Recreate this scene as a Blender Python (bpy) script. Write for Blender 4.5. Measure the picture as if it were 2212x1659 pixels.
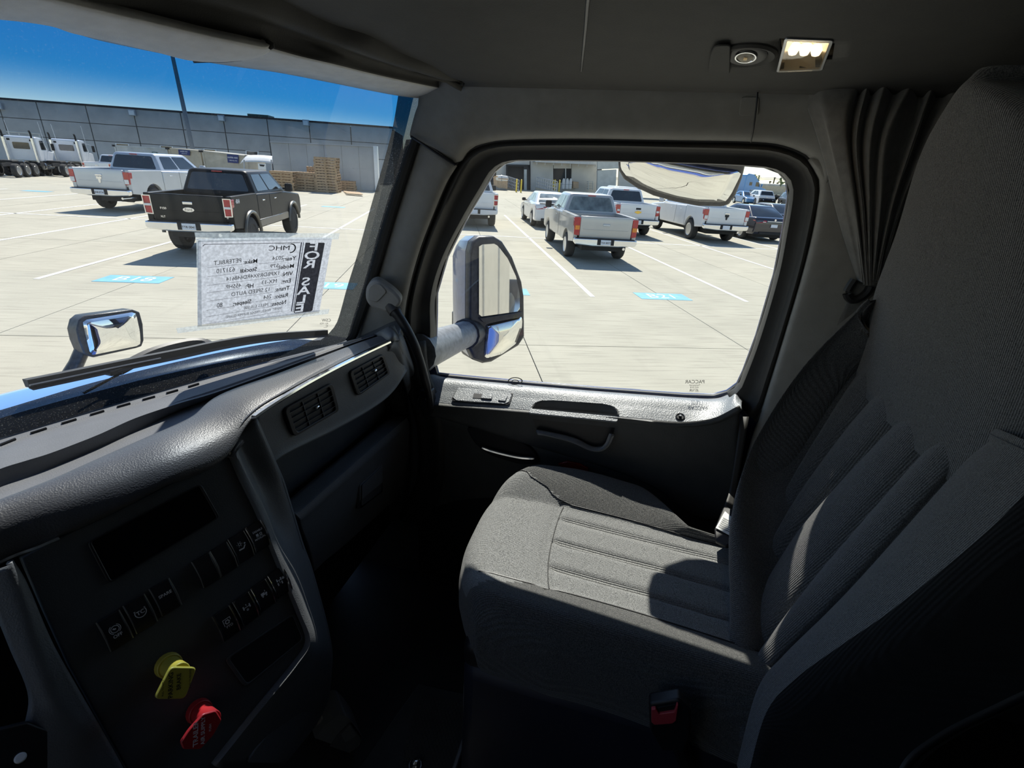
import bpy, bmesh, math, random
from mathutils import Vector, Matrix
random.seed(7)
R_ = math.radians
for _o in list(bpy.data.objects): bpy.data.objects.remove(_o)
SC = bpy.context.scene
COL = SC.collection

# ------------------------------------------------------------------ camera
FPX = 1050.0
CAM = Vector((-0.25, 0.0, 2.3))
_psi, _th, _r = R_(13.0), R_(23.8), R_(3.75)
CF = Vector((math.cos(_psi)*math.cos(_th), math.sin(_psi)*math.cos(_th), -math.sin(_th)))
_R0 = Vector((math.sin(_psi), -math.cos(_psi), 0)); _U0 = _R0.cross(CF)
CR = math.cos(_r)*_R0 + math.sin(_r)*_U0
CU = -math.sin(_r)*_R0 + math.cos(_r)*_U0
cd = bpy.data.cameras.new('camera'); cam = bpy.data.objects.new('camera', cd); COL.objects.link(cam)
cd.sensor_width = 36.0; cd.lens = FPX/2212*36.0; cd.clip_start = 0.02; cd.clip_end = 2000
cam.matrix_world = Matrix(((CR.x, CU.x, -CF.x, CAM.x), (CR.y, CU.y, -CF.y, CAM.y), (CR.z, CU.z, -CF.z, CAM.z), (0, 0, 0, 1)))
SC.camera = cam

# ------------------------------------------------------------------ sky, sun, exposure
W = bpy.data.worlds.new('sky'); SC.world = W; W.use_nodes = True
_n = W.node_tree.nodes; _l = W.node_tree.links
_bg = _n['Background']; _sky = _n.new('ShaderNodeTexSky'); _sky.sky_type = 'NISHITA'
SUN_AZ, SUN_EL = R_(18.0), R_(49.5)
_sky.sun_disc = False; _sky.sun_elevation = SUN_EL; _sky.sun_rotation = R_(90)-SUN_AZ
_sky.air_density = 1.0; _sky.dust_density = 0.05; _sky.ozone_density = 2.5; _sky.altitude = 100
_l.new(_sky.outputs[0], _bg.inputs[0]); _bg.inputs[1].default_value = SKY_STRENGTH = 0.11
sl = bpy.data.lights.new('sun', 'SUN'); so = bpy.data.objects.new('sun', sl); COL.objects.link(so)
sl.energy = 4.6; sl.angle = R_(0.53); sl.color = (1.0, 0.955, 0.87)
SUND = Vector((math.cos(SUN_EL)*math.cos(SUN_AZ), math.cos(SUN_EL)*math.sin(SUN_AZ), math.sin(SUN_EL)))
so.rotation_euler = SUND.to_track_quat('Z', 'Y').to_euler(); so.location = (30, 10, 40)
vs = SC.view_settings; vs.view_transform = 'Standard'; vs.look = 'None'; vs.gamma = 1.0; vs.use_curve_mapping = False
vs.exposure = 0.62

# ------------------------------------------------------------------ measuring: sight line of the survey camera met with a real plane
def ray(x, y): return CF*FPX + CR*(x-1106.0) + CU*(829.5-y)
def _ax(x, y, k, v):
    d = ray(x, y); return CAM + d*((v-CAM[k])/d[k])
def PX(x, y, v): return _ax(x, y, 0, v)
def PY(x, y, v): return _ax(x, y, 1, v)
def PZ(x, y, v=0.0): return _ax(x, y, 2, v)
def PP(x, y, o, n):
    d = ray(x, y); return CAM + d*((o-CAM).dot(n)/d.dot(n))
def PD(x, y, dep): return CAM + ray(x, y)*(dep/FPX)
A_LOT = R_(21.1)
LU = Vector((math.cos(A_LOT), math.sin(A_LOT), 0)); LV = Vector((-math.sin(A_LOT), math.cos(A_LOT), 0))
L0 = Vector((CAM.x, CAM.y, 0))
def L(u, v, z=0.0): return L0 + LU*u + LV*v + Vector((0, 0, z))
def UV(p): q = p-L0; return q.dot(LU), q.dot(LV)

# ------------------------------------------------------------------ materials
def mat(name, col, rough=0.6, metal=0.0, var=0.0, vscale=8.0, bump=0.0, bscale=200.0, btype='noise', spec=0.5, emit=None, estr=0.0,
        col2=None, stretch=None, trans=0.0, coat=0.0, sheen=0.0):
    m = bpy.data.materials.new(name); m.use_nodes = True
    nt = m.node_tree; n = nt.nodes; l = nt.links; b = n['Principled BSDF']
    b.inputs['Base Color'].default_value = (*col, 1); b.inputs['Roughness'].default_value = rough
    b.inputs['Metallic'].default_value = metal; b.inputs['Specular IOR Level'].default_value = spec
    if coat: b.inputs['Coat Weight'].default_value = coat; b.inputs['Coat Roughness'].default_value = 0.05
    if sheen: b.inputs['Sheen Weight'].default_value = sheen
    if emit: b.inputs['Emission Color'].default_value = (*emit, 1); b.inputs['Emission Strength'].default_value = estr
    tc = n.new('ShaderNodeTexCoord')
    src = tc.outputs['Object']
    if stretch:
        mp = n.new('ShaderNodeMapping'); mp.inputs['Scale'].default_value = stretch; l.new(src, mp.inputs[0]); src = mp.outputs[0]
    if var or col2:
        t = n.new('ShaderNodeTexNoise'); t.inputs['Scale'].default_value = vscale; t.inputs['Detail'].default_value = 6
        l.new(src, t.inputs['Vector'])
        r = n.new('ShaderNodeMix'); r.data_type = 'RGBA'
        cr = n.new('ShaderNodeValToRGB'); cr.color_ramp.elements[0].position = 0.35; cr.color_ramp.elements[1].position = 0.65
        l.new(t.outputs[0], cr.inputs[0]); l.new(cr.outputs[0], r.inputs[0])
        c2 = col2 if col2 else tuple(min(1, c*(1+var)) for c in col)
        c1 = col if col2 else tuple(c*(1-var) for c in col)
        r.inputs[6].default_value = (*c1, 1); r.inputs[7].default_value = (*c2, 1)
        l.new(r.outputs[2], b.inputs['Base Color'])
    if bump:
        if btype == 'noise':
            t2 = n.new('ShaderNodeTexNoise'); t2.inputs['Scale'].default_value = bscale; t2.inputs['Detail'].default_value = 3; h = t2.outputs[0]
        elif btype == 'voronoi':
            t2 = n.new('ShaderNodeTexVoronoi'); t2.inputs['Scale'].default_value = bscale; t2.feature = 'SMOOTH_F1'; h = t2.outputs[0]
        else:
            t2 = n.new('ShaderNodeTexWave'); t2.inputs['Scale'].default_value = bscale; t2.inputs['Distortion'].default_value = 0.6; t2.inputs['Detail'].default_value = 1
            t2.bands_direction = btype; h = t2.outputs[0]
        l.new(src, t2.inputs['Vector'])
        bp = n.new('ShaderNodeBump'); bp.inputs['Strength'].default_value = bump; bp.inputs['Distance'].default_value = 0.002
        l.new(h, bp.inputs['Height']); l.new(bp.outputs[0], b.inputs['Normal'])
    return m
def thin_glass(name, tint=(0.96, 0.98, 0.97), refl=0.08, band=None, dust=0.0):
    m = bpy.data.materials.new(name); m.use_nodes = True
    nt = m.node_tree; n = nt.nodes; l = nt.links; n.remove(n['Principled BSDF']); out = n['Material Output']
    tr = n.new('ShaderNodeBsdfTransparent'); tr.inputs[0].default_value = (*tint, 1)
    gl = n.new('ShaderNodeBsdfGlossy'); gl.inputs['Roughness'].default_value = 0.02
    fr = n.new('ShaderNodeLayerWeight'); fr.inputs[0].default_value = 0.5
    pw = n.new('ShaderNodeMath'); pw.operation = 'POWER'; pw.inputs[1].default_value = 5.0; l.new(fr.outputs['Facing'], pw.inputs[0])
    mu = n.new('ShaderNodeMath'); mu.operation = 'MULTIPLY_ADD'; mu.inputs[1].default_value = 0.7; mu.inputs[2].default_value = refl; mu.use_clamp = True
    l.new(pw.outputs[0], mu.inputs[0])
    mx = n.new('ShaderNodeMixShader'); l.new(mu.outputs[0], mx.inputs[0]); l.new(tr.outputs[0], mx.inputs[1]); l.new(gl.outputs[0], mx.inputs[2])
    last = mx
    tc = n.new('ShaderNodeTexCoord')
    if band:   # shade band: tint that deepens with height in the glass
        z0, z1, c = band
        sp = n.new('ShaderNodeSeparateXYZ'); l.new(tc.outputs['Object'], sp.inputs[0])
        mr = n.new('ShaderNodeMapRange'); mr.inputs[1].default_value = z0; mr.inputs[2].default_value = z1; l.new(sp.outputs[2], mr.inputs[0])
        mr.interpolation_type = 'SMOOTHSTEP'
        mc = n.new('ShaderNodeMix'); mc.data_type = 'RGBA'; mc.inputs[6].default_value = (*tint, 1); mc.inputs[7].default_value = (*c, 1)
        l.new(mr.outputs[0], mc.inputs[0]); l.new(mc.outputs[2], tr.inputs[0])
    if dust:
        t = n.new('ShaderNodeTexNoise'); t.inputs['Scale'].default_value = 420; t.inputs['Detail'].default_value = 2; l.new(tc.outputs['Object'], t.inputs[0])
        cr = n.new('ShaderNodeValToRGB'); cr.color_ramp.elements[0].position = 0.60; cr.color_ramp.elements[1].position = 0.78
        l.new(t.outputs[0], cr.inputs[0])
        m2 = n.new('ShaderNodeMath'); m2.operation = 'MULTIPLY_ADD'; m2.inputs[1].default_value = dust; m2.inputs[2].default_value = dust*0.12; l.new(cr.outputs[0], m2.inputs[0])
        df = n.new('ShaderNodeBsdfTranslucent'); df.inputs[0].default_value = (0.8, 0.8, 0.78, 1)
        d2 = n.new('ShaderNodeBsdfDiffuse'); d2.inputs[0].default_value = (0.7, 0.7, 0.68, 1)
        ad = n.new('ShaderNodeMixShader'); l.new(df.outputs[0], ad.inputs[1]); l.new(d2.outputs[0], ad.inputs[2])
        mx2 = n.new('ShaderNodeMixShader'); l.new(m2.outputs[0], mx2.inputs[0]); l.new(last.outputs[0], mx2.inputs[1]); l.new(ad.outputs[0], mx2.inputs[2]); last = mx2
    l.new(last.outputs[0], out.inputs[0])
    return m

# ------------------------------------------------------------------ mesh building
class MB:
    def __init__(s): s.v = []; s.f = []
    def add(s, vs, fs):
        o = len(s.v); s.v += [Vector(q) for q in vs]; s.f += [tuple(i+o for i in q) for q in fs]; return s
    def box(s, c, d, rot=None):
        x, y, z = d[0]/2, d[1]/2, d[2]/2; c = Vector(c)
        vs = [Vector((a*x, b*y, e*z)) for a in (-1, 1) for b in (-1, 1) for e in (-1, 1)]
        if rot is not None: vs = [rot @ q for q in vs]
        return s.add([q+c for q in vs], [(0, 1, 3, 2), (4, 6, 7, 5), (0, 4, 5, 1), (2, 3, 7, 6), (0, 2, 6, 4), (1, 5, 7, 3)])
    def bb(s, x0, x1, y0, y1, z0, z1): return s.box(((x0+x1)/2, (y0+y1)/2, (z0+z1)/2), (x1-x0, y1-y0, z1-z0))
    def tube(s, path, r, n=8, cap=True):
        path = [Vector(p) for p in path]; rings = []
        up = Vector((0, 0, 1))
        for i, p in enumerate(path):
            t = (path[min(i+1, len(path)-1)]-path[max(i-1, 0)]).normalized()
            a = t.cross(up)
            if a.length < 1e-3: a = t.cross(Vector((1, 0, 0)))
            a.normalize(); b = t.cross(a); up = a.cross(t) if abs(t.z) < 0.95 else up
            rr = r[i] if isinstance(r, (list, tuple)) else r
            rings.append([p+a*rr*math.cos(2*math.pi*k/n)+b*rr*math.sin(2*math.pi*k/n) for k in range(n)])
        return s.rings(rings, True, cap)
    def rings(s, rings, closed=True, cap=True):
        n = len(rings[0]); vs = [q for r in rings for q in r]; fs = []
        m = n if closed else n-1
        for i in range(len(rings)-1):
            for k in range(m):
                fs.append((i*n+k, i*n+(k+1) % n, (i+1)*n+(k+1) % n, (i+1)*n+k))
        if cap and closed: fs.append(tuple(range(n-1, -1, -1))); fs.append(tuple((len(rings)-1)*n+k for k in range(n)))
        return s.add(vs, fs)
    def cyl(s, p0, p1, r0, r1=None, n=16):
        p0 = Vector(p0); p1 = Vector(p1); r1 = r0 if r1 is None else r1
        t = (p1-p0).normalized(); a = t.orthogonal().normalized(); b = t.cross(a)
        return s.rings([[p+a*r*math.cos(2*math.pi*k/n)+b*r*math.sin(2*math.pi*k/n) for k in range(n)] for p, r in ((p0, r0), (p1, r1))])
    def lathe(s, o, ax, prof, n=20, cap=True):
        o = Vector(o); t = Vector(ax).normalized(); a = t.orthogonal().normalized(); b = t.cross(a)
        return s.rings([[o+t*h+a*max(r, 1e-4)*math.cos(2*math.pi*k/n)+b*max(r, 1e-4)*math.sin(2*math.pi*k/n) for k in range(n)] for h, r in prof], True, cap)
    def prism(s, poly, off):
        """closed polygon of 3-D points swept along off"""
        n = len(poly); off = Vector(off)
        poly = [Vector(p) for p in poly]
        return s.add(poly+[p+off for p in poly], [tuple(range(n-1, -1, -1)), tuple(range(n, 2*n))]+[(i, (i+1) % n, n+(i+1) % n, n+i) for i in range(n)])
    def frame(s, outer, inner, off):
        """ring between two polygons of equal count, swept along off"""
        n = len(outer); off = Vector(off); o = [Vector(p) for p in outer]; i_ = [Vector(p) for p in inner]
        vs = o+i_+[p+off for p in o]+[p+off for p in i_]; fs = []
        for k in range(n):
            j = (k+1) % n
            fs += [(k, j, n+j, n+k), (2*n+j, 2*n+k, 3*n+k, 3*n+j), (j, k, 2*n+k, 2*n+j), (n+k, n+j, 3*n+j, 3*n+k)]
        return s.add(vs, fs)
    def grid(s, rows):
        n = len(rows[0]); return s.add([q for r in rows for q in r], [(i*n+k, i*n+k+1, (i+1)*n+k+1, (i+1)*n+k) for i in range(len(rows)-1) for k in range(n-1)])
def P2(name, parent=None, m=None, me=None):
    o = bpy.data.objects.new(name, me); COL.objects.link(o)
    if m and me and not me.materials: me.materials.append(m)
    if parent is not None:
        o.parent = parent; o.matrix_parent_inverse = wm(parent).inverted()
    return o
def wm(o):
    b = o.matrix_basis.copy()
    return b if o.parent is None else wm(o.parent) @ o.matrix_parent_inverse @ b
def build(name, mb, m, parent=None, smooth=True, bevel=0.0, bseg=2, thick=0.0, toff=-1.0, sub=0, angle=40, fix=True):
    me = bpy.data.meshes.new(name); me.from_pydata([tuple(v) for v in mb.v], [], mb.f); me.update()
    if fix:
        bm = bmesh.new(); bm.from_mesh(me); bmesh.ops.remove_doubles(bm, verts=bm.verts, dist=1e-6); bmesh.ops.recalc_face_normals(bm, faces=bm.faces); bm.to_mesh(me); bm.free()
    if smooth:
        me.polygons.foreach_set('use_smooth', [True]*len(me.polygons)); me.set_sharp_from_angle(angle=R_(angle))
    o = P2(name, parent, m, me)
    if thick:
        k = o.modifiers.new('solid', 'SOLIDIFY'); k.thickness = thick; k.offset = toff
    if sub:
        k = o.modifiers.new('sub', 'SUBSURF'); k.levels = sub; k.render_levels = sub
    if bevel:
        k = o.modifiers.new('bev', 'BEVEL'); k.width = bevel; k.segments = bseg; k.limit_method = 'ANGLE'; k.angle_limit = R_(35)
    return o
def thing(name, label, cat, loc=(0, 0, 0), rz=0.0, group=None):
    o = bpy.data.objects.new(name, None); COL.objects.link(o); o.location = loc; o.rotation_euler = (0, 0, rz); o.empty_display_size = 0.1
    tag(o, label, cat, group); return o
def tag(o, label=None, cat=None, group=None, kind=None):
    if label: o['label'] = label
    if cat: o['category'] = cat
    if group: o['group'] = group
    if kind: o['kind'] = kind
    return o
def struct(o, label, cat):
    o['kind'] = 'structure'; o['label'] = label; o['category'] = cat; return o
def sthing(name, label, cat, loc=(0, 0, 0)):
    o = thing(name, label, cat, loc); o['kind'] = 'structure'; return o
def clone(o, parent=None, loc=None, rz=None, label=None, share=True):
    c = o.copy(); COL.objects.link(c)
    if parent is not None: c.parent = parent
    if loc is not None: c.location = loc
    if rz is not None: c.rotation_euler = (0, 0, rz)
    if label: c['label'] = label
    for ch in [q for q in o.children]: clone(ch, c)
    return c
def cr_eval(p, t):
    n = len(p)-1; t = min(max(t, 0.0), n-1e-6); i = int(t); f = t-i
    a = p[max(i-1, 0)]; b = p[i]; c = p[i+1]; d = p[min(i+2, n)]
    if i == 0: a = b*2-c
    if i+2 > n: d = c*2-b
    return 0.5*((2*b)+(c-a)*f+(2*a-5*b+4*c-d)*f*f+(3*b-a-3*c+d)*f*f*f)
def resample(pts, n, linear=False):
    pts = [Vector(p) for p in pts]
    if linear == 'idx': return [cr_eval(pts, (len(pts)-1)*i/(n-1)) for i in range(n)]
    if len(pts) == 1: return pts*n
    if linear: ev = lambda t: pts[min(int(t), len(pts)-2)].lerp(pts[min(int(t), len(pts)-2)+1], min(1, t-min(int(t), len(pts)-2)))
    else: ev = lambda t: cr_eval(pts, t)
    K = max(60, n*4); ss = [ev((len(pts)-1)*i/K) for i in range(K+1)]
    d = [0.0]
    for i in range(K): d.append(d[-1]+(ss[i+1]-ss[i]).length)
    out = []; j = 0
    for i in range(n):
        t = d[-1]*i/(n-1)
        while j < K-1 and d[j+1] < t: j += 1
        seg = d[j+1]-d[j]; out.append(ss[j].lerp(ss[j+1], 0 if seg < 1e-9 else (t-d[j])/seg))
    return out
def loft(rows, n=32, m=5, linear=False, lrow=False):
    """smooth sheet through rows of points: n points along each row, m steps from row to row"""
    rr = [resample(r, n, lrow) for r in rows]; out = []
    for i in range(len(rr)-1):
        for k in range(m):
            t = i+k/m
            if linear: out.append([a.lerp(b, k/m) for a, b in zip(rr[i], rr[i+1])])
            else: out.append([cr_eval([r[j] for r in rr], t) for j in range(n)])
    out.append(rr[-1])
    mb = MB(); mb.grid(out); return mb
def face_to(mb, p=CAM):
    """turn a sheet so that its front looks at p"""
    s = 0.0
    for f in mb.f:
        a, b, c = mb.v[f[0]], mb.v[f[1]], mb.v[f[2]]; nn = (b-a).cross(c-a); s += nn.dot(Vector(p)-a)
    if s < 0: mb.f = [tuple(reversed(f)) for f in mb.f]
    return mb
def sheet(name, rows, m, parent=None, n=32, k=5, thick=0.012, linear=False, lrow=False, to=CAM):
    mb = face_to(loft(rows, n, k, linear, lrow), to)
    return build(name, mb, m, parent, thick=thick, fix=False, angle=60)
def rrect(w, h, r, n=4):
    pts = []
    for cx, cy, a0 in ((w/2-r, h/2-r, 0), (-w/2+r, h/2-r, 90), (-w/2+r, -h/2+r, 180), (w/2-r, -h/2+r, 270)):
        for i in range(n+1):
            a = R_(a0+90*i/n); pts.append((cx+r*math.cos(a), cy+r*math.sin(a)))
    return pts
def roundpoly(pts, r, n=3):
    """round the corners of a closed 3-D polygon"""
    out = []; pts = [Vector(p) for p in pts]; N = len(pts)
    for i in range(N):
        p = pts[i]; a = pts[i-1]-p; b = pts[(i+1) % N]-p
        ra = min(r, a.length*0.45); rb = min(r, b.length*0.45)
        s = p+a.normalized()*ra; e = p+b.normalized()*rb
        for k in range(n+1):
            t = k/n; out.append((s*(1-t)**2)+(p*2*t*(1-t))+(e*t*t))
    return out
_txt = {}
def text_mb(body, size=1.0, depth=0.0, align='CENTER', bold=False):
    cu = bpy.data.curves.new('t', 'FONT'); cu.body = body; cu.size = size; cu.align_x = align; cu.align_y = 'CENTER'; cu.extrude = depth; cu.resolution_u = 3
    if bold: cu.offset = size*0.018
    o = bpy.data.objects.new('t', cu); me = bpy.data.meshes.new_from_object(o)
    mb = MB(); mb.add([v.co.copy() for v in me.vertices], [tuple(p.vertices) for p in me.polygons])
    bpy.data.objects.remove(o); bpy.data.curves.remove(cu); bpy.data.meshes.remove(me); return mb
from mathutils.bvhtree import BVHTree
def tree_of(mb): return BVHTree.FromPolygons(mb.v, [tuple(f) for f in mb.f])
def hit(tree, x, y, off=0.0):
    d = ray(x, y).normalized(); p, n, i, t = tree.ray_cast(CAM, d)
    if p is None: p, n, i, t = tree.find_nearest(CAM+d*1.3)
    if n.dot(d) > 0: n = -n
    return p+n*off, n
def proj(p):
    v = Vector(p)-CAM; k = v.dot(CF); return (1106+FPX*v.dot(CR)/k, 829.5-FPX*v.dot(CU)/k)
def inside(pt, poly):
    x, y = pt; c = False; n = len(poly); j = n-1
    for i in range(n):
        xi, yi = poly[i][0], poly[i][1]; xj, yj = poly[j][0], poly[j][1]
        if (yi > y) != (yj > y) and x < (xj-xi)*(y-yi)/(yj-yi)+xi: c = not c
        j = i
    return c
def cut_hole(mb, poly):
    """open the sheet where a fitting is let into it"""
    mb.f = [f for f in mb.f if not inside(proj(sum((mb.v[i] for i in f), Vector())/len(f)), poly)]; return mb
def put(mb, o, ux, uy, uz):
    """carry a flat shape drawn in x, y, z to the place o with axes ux, uy, uz"""
    o = Vector(o); mb.v = [o+Vector(ux)*q.x+Vector(uy)*q.y+Vector(uz)*q.z for q in mb.v]; return mb
def cat_mb(*ms):
    a = MB()
    for q in ms: a.add(q.v, q.f)
    return a
# ------------------------------------------------------------------ palette
M = {}
M['trim'] = mat('warm grey trim plastic', (0.25, 0.242, 0.222), 0.6, var=0.06, vscale=30, bump=0.25, bscale=500)
M['head'] = mat('grey console plastic', (0.062, 0.060, 0.055), 0.7, var=0.06, vscale=25, bump=0.25, bscale=450)
M['visor'] = mat('pale visor vinyl', (0.78, 0.765, 0.72), 0.75, var=0.05, vscale=40, bump=0.3, bscale=600)
M['dash'] = mat('slate dash plastic', (0.105, 0.113, 0.122), 0.5, var=0.05, vscale=30, bump=0.3, bscale=520)
M['dashdark'] = mat('charcoal dash insert', (0.058, 0.063, 0.068), 0.55, var=0.08, vscale=20, bump=0.25, bscale=500)
M['pad'] = mat('grained black pad vinyl', (0.062, 0.064, 0.071), 0.44, var=0.05, vscale=20, bump=0.22, bscale=520, btype='voronoi')
M['deck'] = mat('matte dash deck', (0.12, 0.126, 0.138), 0.7, var=0.05, vscale=20, bump=0.3, bscale=500)
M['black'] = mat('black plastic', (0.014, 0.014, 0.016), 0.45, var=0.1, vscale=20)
M['rubber'] = mat('black seal rubber', (0.030, 0.029, 0.027), 0.55, var=0.1, vscale=30)
M['frit'] = mat('black glass border', (0.012, 0.014, 0.018), 0.25, var=0.2, vscale=60)
M['door'] = mat('door charcoal plastic', (0.072, 0.073, 0.071), 0.5, var=0.06, vscale=25, bump=0.35, bscale=420)
M['sill'] = mat('door rail black plastic', (0.25, 0.265, 0.28), 0.34, var=0.08, vscale=30, bump=0.6, bscale=300)  # black plastic lightened; the rail's sunlit brightness is put into the base colour
M['chrome'] = mat('chrome', (0.85, 0.86, 0.88), 0.12, 1.0, var=0.03, vscale=30)
M['satin'] = mat('satin silver', (0.55, 0.56, 0.58), 0.3, 1.0, var=0.04, vscale=30)
M['fabric'] = mat('heather grey seat cloth', (0.085, 0.088, 0.088), 0.95, col2=(0.35, 0.355, 0.35), vscale=700, bump=0.55, bscale=105, btype='X', sheen=0.2)
M['fabric2'] = mat('ribbed dark seat cloth', (0.032, 0.034, 0.035), 0.95, col2=(0.16, 0.16, 0.155), vscale=600, bump=0.7, bscale=100, btype='X', sheen=0.2)
M['fabricb'] = mat('heather grey backrest cloth', (0.034, 0.036, 0.039), 0.95, col2=(0.15, 0.15, 0.15), vscale=650, bump=0.5, bscale=105, btype='X', sheen=0.2)
M['fabrick'] = mat('shade-blackened seat side cloth', (0.012, 0.0125, 0.014), 0.95, var=.3, vscale=600, bump=0.4, bscale=105, btype='X')  # cloth blackened; the shade on the bolster side is painted into it
M['curtain'] = mat('charcoal curtain cloth', (0.14, 0.135, 0.125), 0.9, var=0.12, vscale=60, bump=0.3, bscale=600, sheen=0.3)
M['carpet'] = mat('dark sleeper fabric', (0.03, 0.03, 0.029), 0.95, var=0.25, vscale=250, bump=0.6, bscale=700)
M['floor'] = mat('black rubber floor', (0.016, 0.016, 0.017), 0.6, var=0.2, vscale=10)
M['mat_'] = mat('rubber floor mat', (0.035, 0.037, 0.038), 0.55, var=0.15, vscale=20)
M['yellow'] = mat('yellow knob plastic', (0.50, 0.42, 0.06), 0.4, var=0.05, vscale=30)
M['red'] = mat('red knob plastic', (0.42, 0.02, 0.025), 0.4, var=0.05, vscale=30)
M['redbutton'] = mat('red release button', (0.55, 0.06, 0.075), 0.4, var=0.05, vscale=40)
M['redlens'] = mat('red reflector', (0.25, 0.01, 0.01), 0.25, var=0.1, vscale=60)
M['print'] = mat('white print', (0.75, 0.76, 0.78), 0.5, var=0.02)
M['inkblack'] = mat('black print', (0.01, 0.01, 0.01), 0.6, var=0.02)
M['ink'] = mat('dark grey toner', (0.035, 0.036, 0.042), 0.7, var=0.1, vscale=80)
M['inkblue'] = mat('blue grey toner', (0.16, 0.17, 0.30), 0.7, var=0.1, vscale=80)
M['paperlabel'] = mat('white cloth label', (0.86, 0.87, 0.84), 0.7, var=0.03, vscale=40)
M['mirror'] = mat('mirror silvering', (0.90, 0.91, 0.90), 0.015, 1.0, var=0.01)
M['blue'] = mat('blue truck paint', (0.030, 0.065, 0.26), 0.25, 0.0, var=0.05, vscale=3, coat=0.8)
M['bluelt'] = mat('light blue hood paint', (0.16, 0.34, 0.70), 0.25, 0.0, var=0.05, vscale=3, coat=0.8)  # truck blue lightened; the sky's gleam on the hood is in this colour
M['alu'] = mat('polished fairing metal', (0.72, 0.70, 0.68), 0.18, 1.0, var=0.05, vscale=5)
M['mirrorblack'] = mat('mirror housing black', (0.030, 0.032, 0.036), 0.4, var=0.35, vscale=60, bump=0.2, bscale=300)
M['mirrorarm'] = mat('mirror arm grey', (0.20, 0.215, 0.235), 0.45, var=0.2, vscale=60)
M['slate'] = mat('slate blue mirror shell', (0.10, 0.135, 0.24), 0.3, var=0.15, vscale=30, coat=0.6)
M['lampglow'] = mat('lamp glow', (1, 0.9, 0.7), 0.4, emit=(1.0, 0.80, 0.50), estr=2.4, var=0.01)
M['reflector'] = mat('lamp reflector', (0.55, 0.50, 0.42), 0.3, 0.7, var=0.03)
M['lens'] = thin_glass('lamp lens', (0.97, 0.95, 0.9), 0.05)
M['wsglass'] = thin_glass('windshield glass', (0.97, 0.985, 0.98), 0.045, band=(2.24, 2.40, (0.022, 0.17, 0.37)), dust=0.05)
M['dglass'] = thin_glass('door glass', (0.95, 0.97, 0.95), 0.05, dust=0.015)
# ------------------------------------------------------------------ the truck cab as a room
def W_Y(x, z): return 1.194-0.428*math.sqrt(x*x+0.1)-0.358*(z-1.83)       # windshield surface: how far ahead at x, z
def WS(px, py, off=0.0):
    d = ray(px, py); lo, hi = 0.2, 3.5
    g = lambda s: (CAM+d*(s/FPX)).y-W_Y((CAM+d*(s/FPX)).x, (CAM+d*(s/FPX)).z)+off
    for _ in range(50):
        m_ = (lo+hi)/2
        if g(m_) < 0: lo = m_
        else: hi = m_
    return CAM+d*(lo/FPX)
def wrow(z, x0, x1, n=25, off=0.0):
    return [Vector((x0+(x1-x0)*i/(n-1), W_Y(x0+(x1-x0)*i/(n-1), z)-off, z)) for i in range(n)]
# --- outer shell
fl = build('floor', MB().bb(-1.05, 1.06, -2.2, 1.0, .87, .92), M['floor']); struct(fl, 'black rubber floor of the cab below the seat', 'floor')
wl = MB().bb(-1.10, -1.05, -2.2, 0.95, .87, 2.66)  # unseen wall, driver window left out to keep fill light off the seat
wl = build('wall_left', wl, M['trim']); struct(wl, 'unseen grey driver-side cab wall, built without its window to hold back light', 'wall')
wb = build('wall_back', MB().bb(-1.10, 1.06, -2.25, -2.2, .87, 2.66), M['carpet']); struct(wb, 'dark fabric back wall of the sleeper', 'wall')
wr = MB().add([(1.0, -2.2, .87), (1.0, -.60, .87), (1.0, -.60, 2.39), (1.0, -.15, 2.43), (1.0, -.15, 2.62), (1.0, -2.2, 2.62), (1.05, -2.2, .87), (1.05, -.60, .87), (1.05, -.60, 2.39), (1.05, -.15, 2.43), (1.05, -.15, 2.62), (1.05, -2.2, 2.62)], [(0, 1, 2, 3, 4, 5), (11, 10, 9, 8, 7, 6), (0, 6, 7, 1), (1, 7, 8, 2), (2, 8, 9, 3), (3, 9, 10, 4), (4, 10, 11, 5), (5, 11, 6, 0)])
wr = build('wall_right', wr, M['carpet']); struct(wr, 'dark fabric sleeper wall behind the passenger seat and curtain', 'wall')
wf = build('wall_front', MB().bb(-1.05, .94, 0.90, 0.95, .87, 1.78), M['black']); struct(wf, 'black firewall below the dashboard', 'wall')
# --- overhead console (ceiling)
lip = [(1000, 186, .42), (1040, 187, .40), (1100, 183, .33), (1180, 181, .24), (1250, 180, .17), (1400, 183, .03), (1560, 186, -.11), (1640, 187, -.18), (1740, 193, -.26)]
edge = [PX(x, y, .90) for x, y, _ in lip]+[Vector((.90, -.75, 2.47)), Vector((.90, -2.2, 2.47))]
edge[0] = PX(1000, 187, .90)
front = [PX(1000, 176, .88), PX(930, 160, .82), PX(860, 138, .75), PX(720, 85, .62), PX(600, 40, .53), PX(500, 0, .46), PX(380, -60, .36), PX(200, -190, .20), Vector((-.1, .52, 2.53)), Vector((-1.05, .52, 2.53))]
def ceil_row(t):
    # rows run from the front lip rearwards; t = 0 at the door edge, 1 at the far (driver) side
    return None
ce = MB()
fr = resample([edge[0]]+front, 150)
rows_c = []
back = resample([Vector((.90, -2.2, 2.47)), Vector((.6, -2.2, 2.52)), Vector((0, -2.2, 2.55)), Vector((-1.05, -2.2, 2.55))], 150)
mid1 = []
TT = [0, .02, .06]+[.06+.36*(k/40)**1.0 for k in range(1, 41)]+[.55, .7, .85, 1]
for i in range(150):
    a = fr[i]; b = back[i]; mid1.append([a.lerp(b, t)+Vector((0, 0, 0.018*math.sin(math.pi*min(1, t*3))*min(1, i/30))) for t in TT])
ce.grid(mid1); face_to(ce); CE_T = tree_of(ce); cut_hole(ce, [(1702, 86), (1795, 90), (1772, 147), (1685, 150)])
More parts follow.
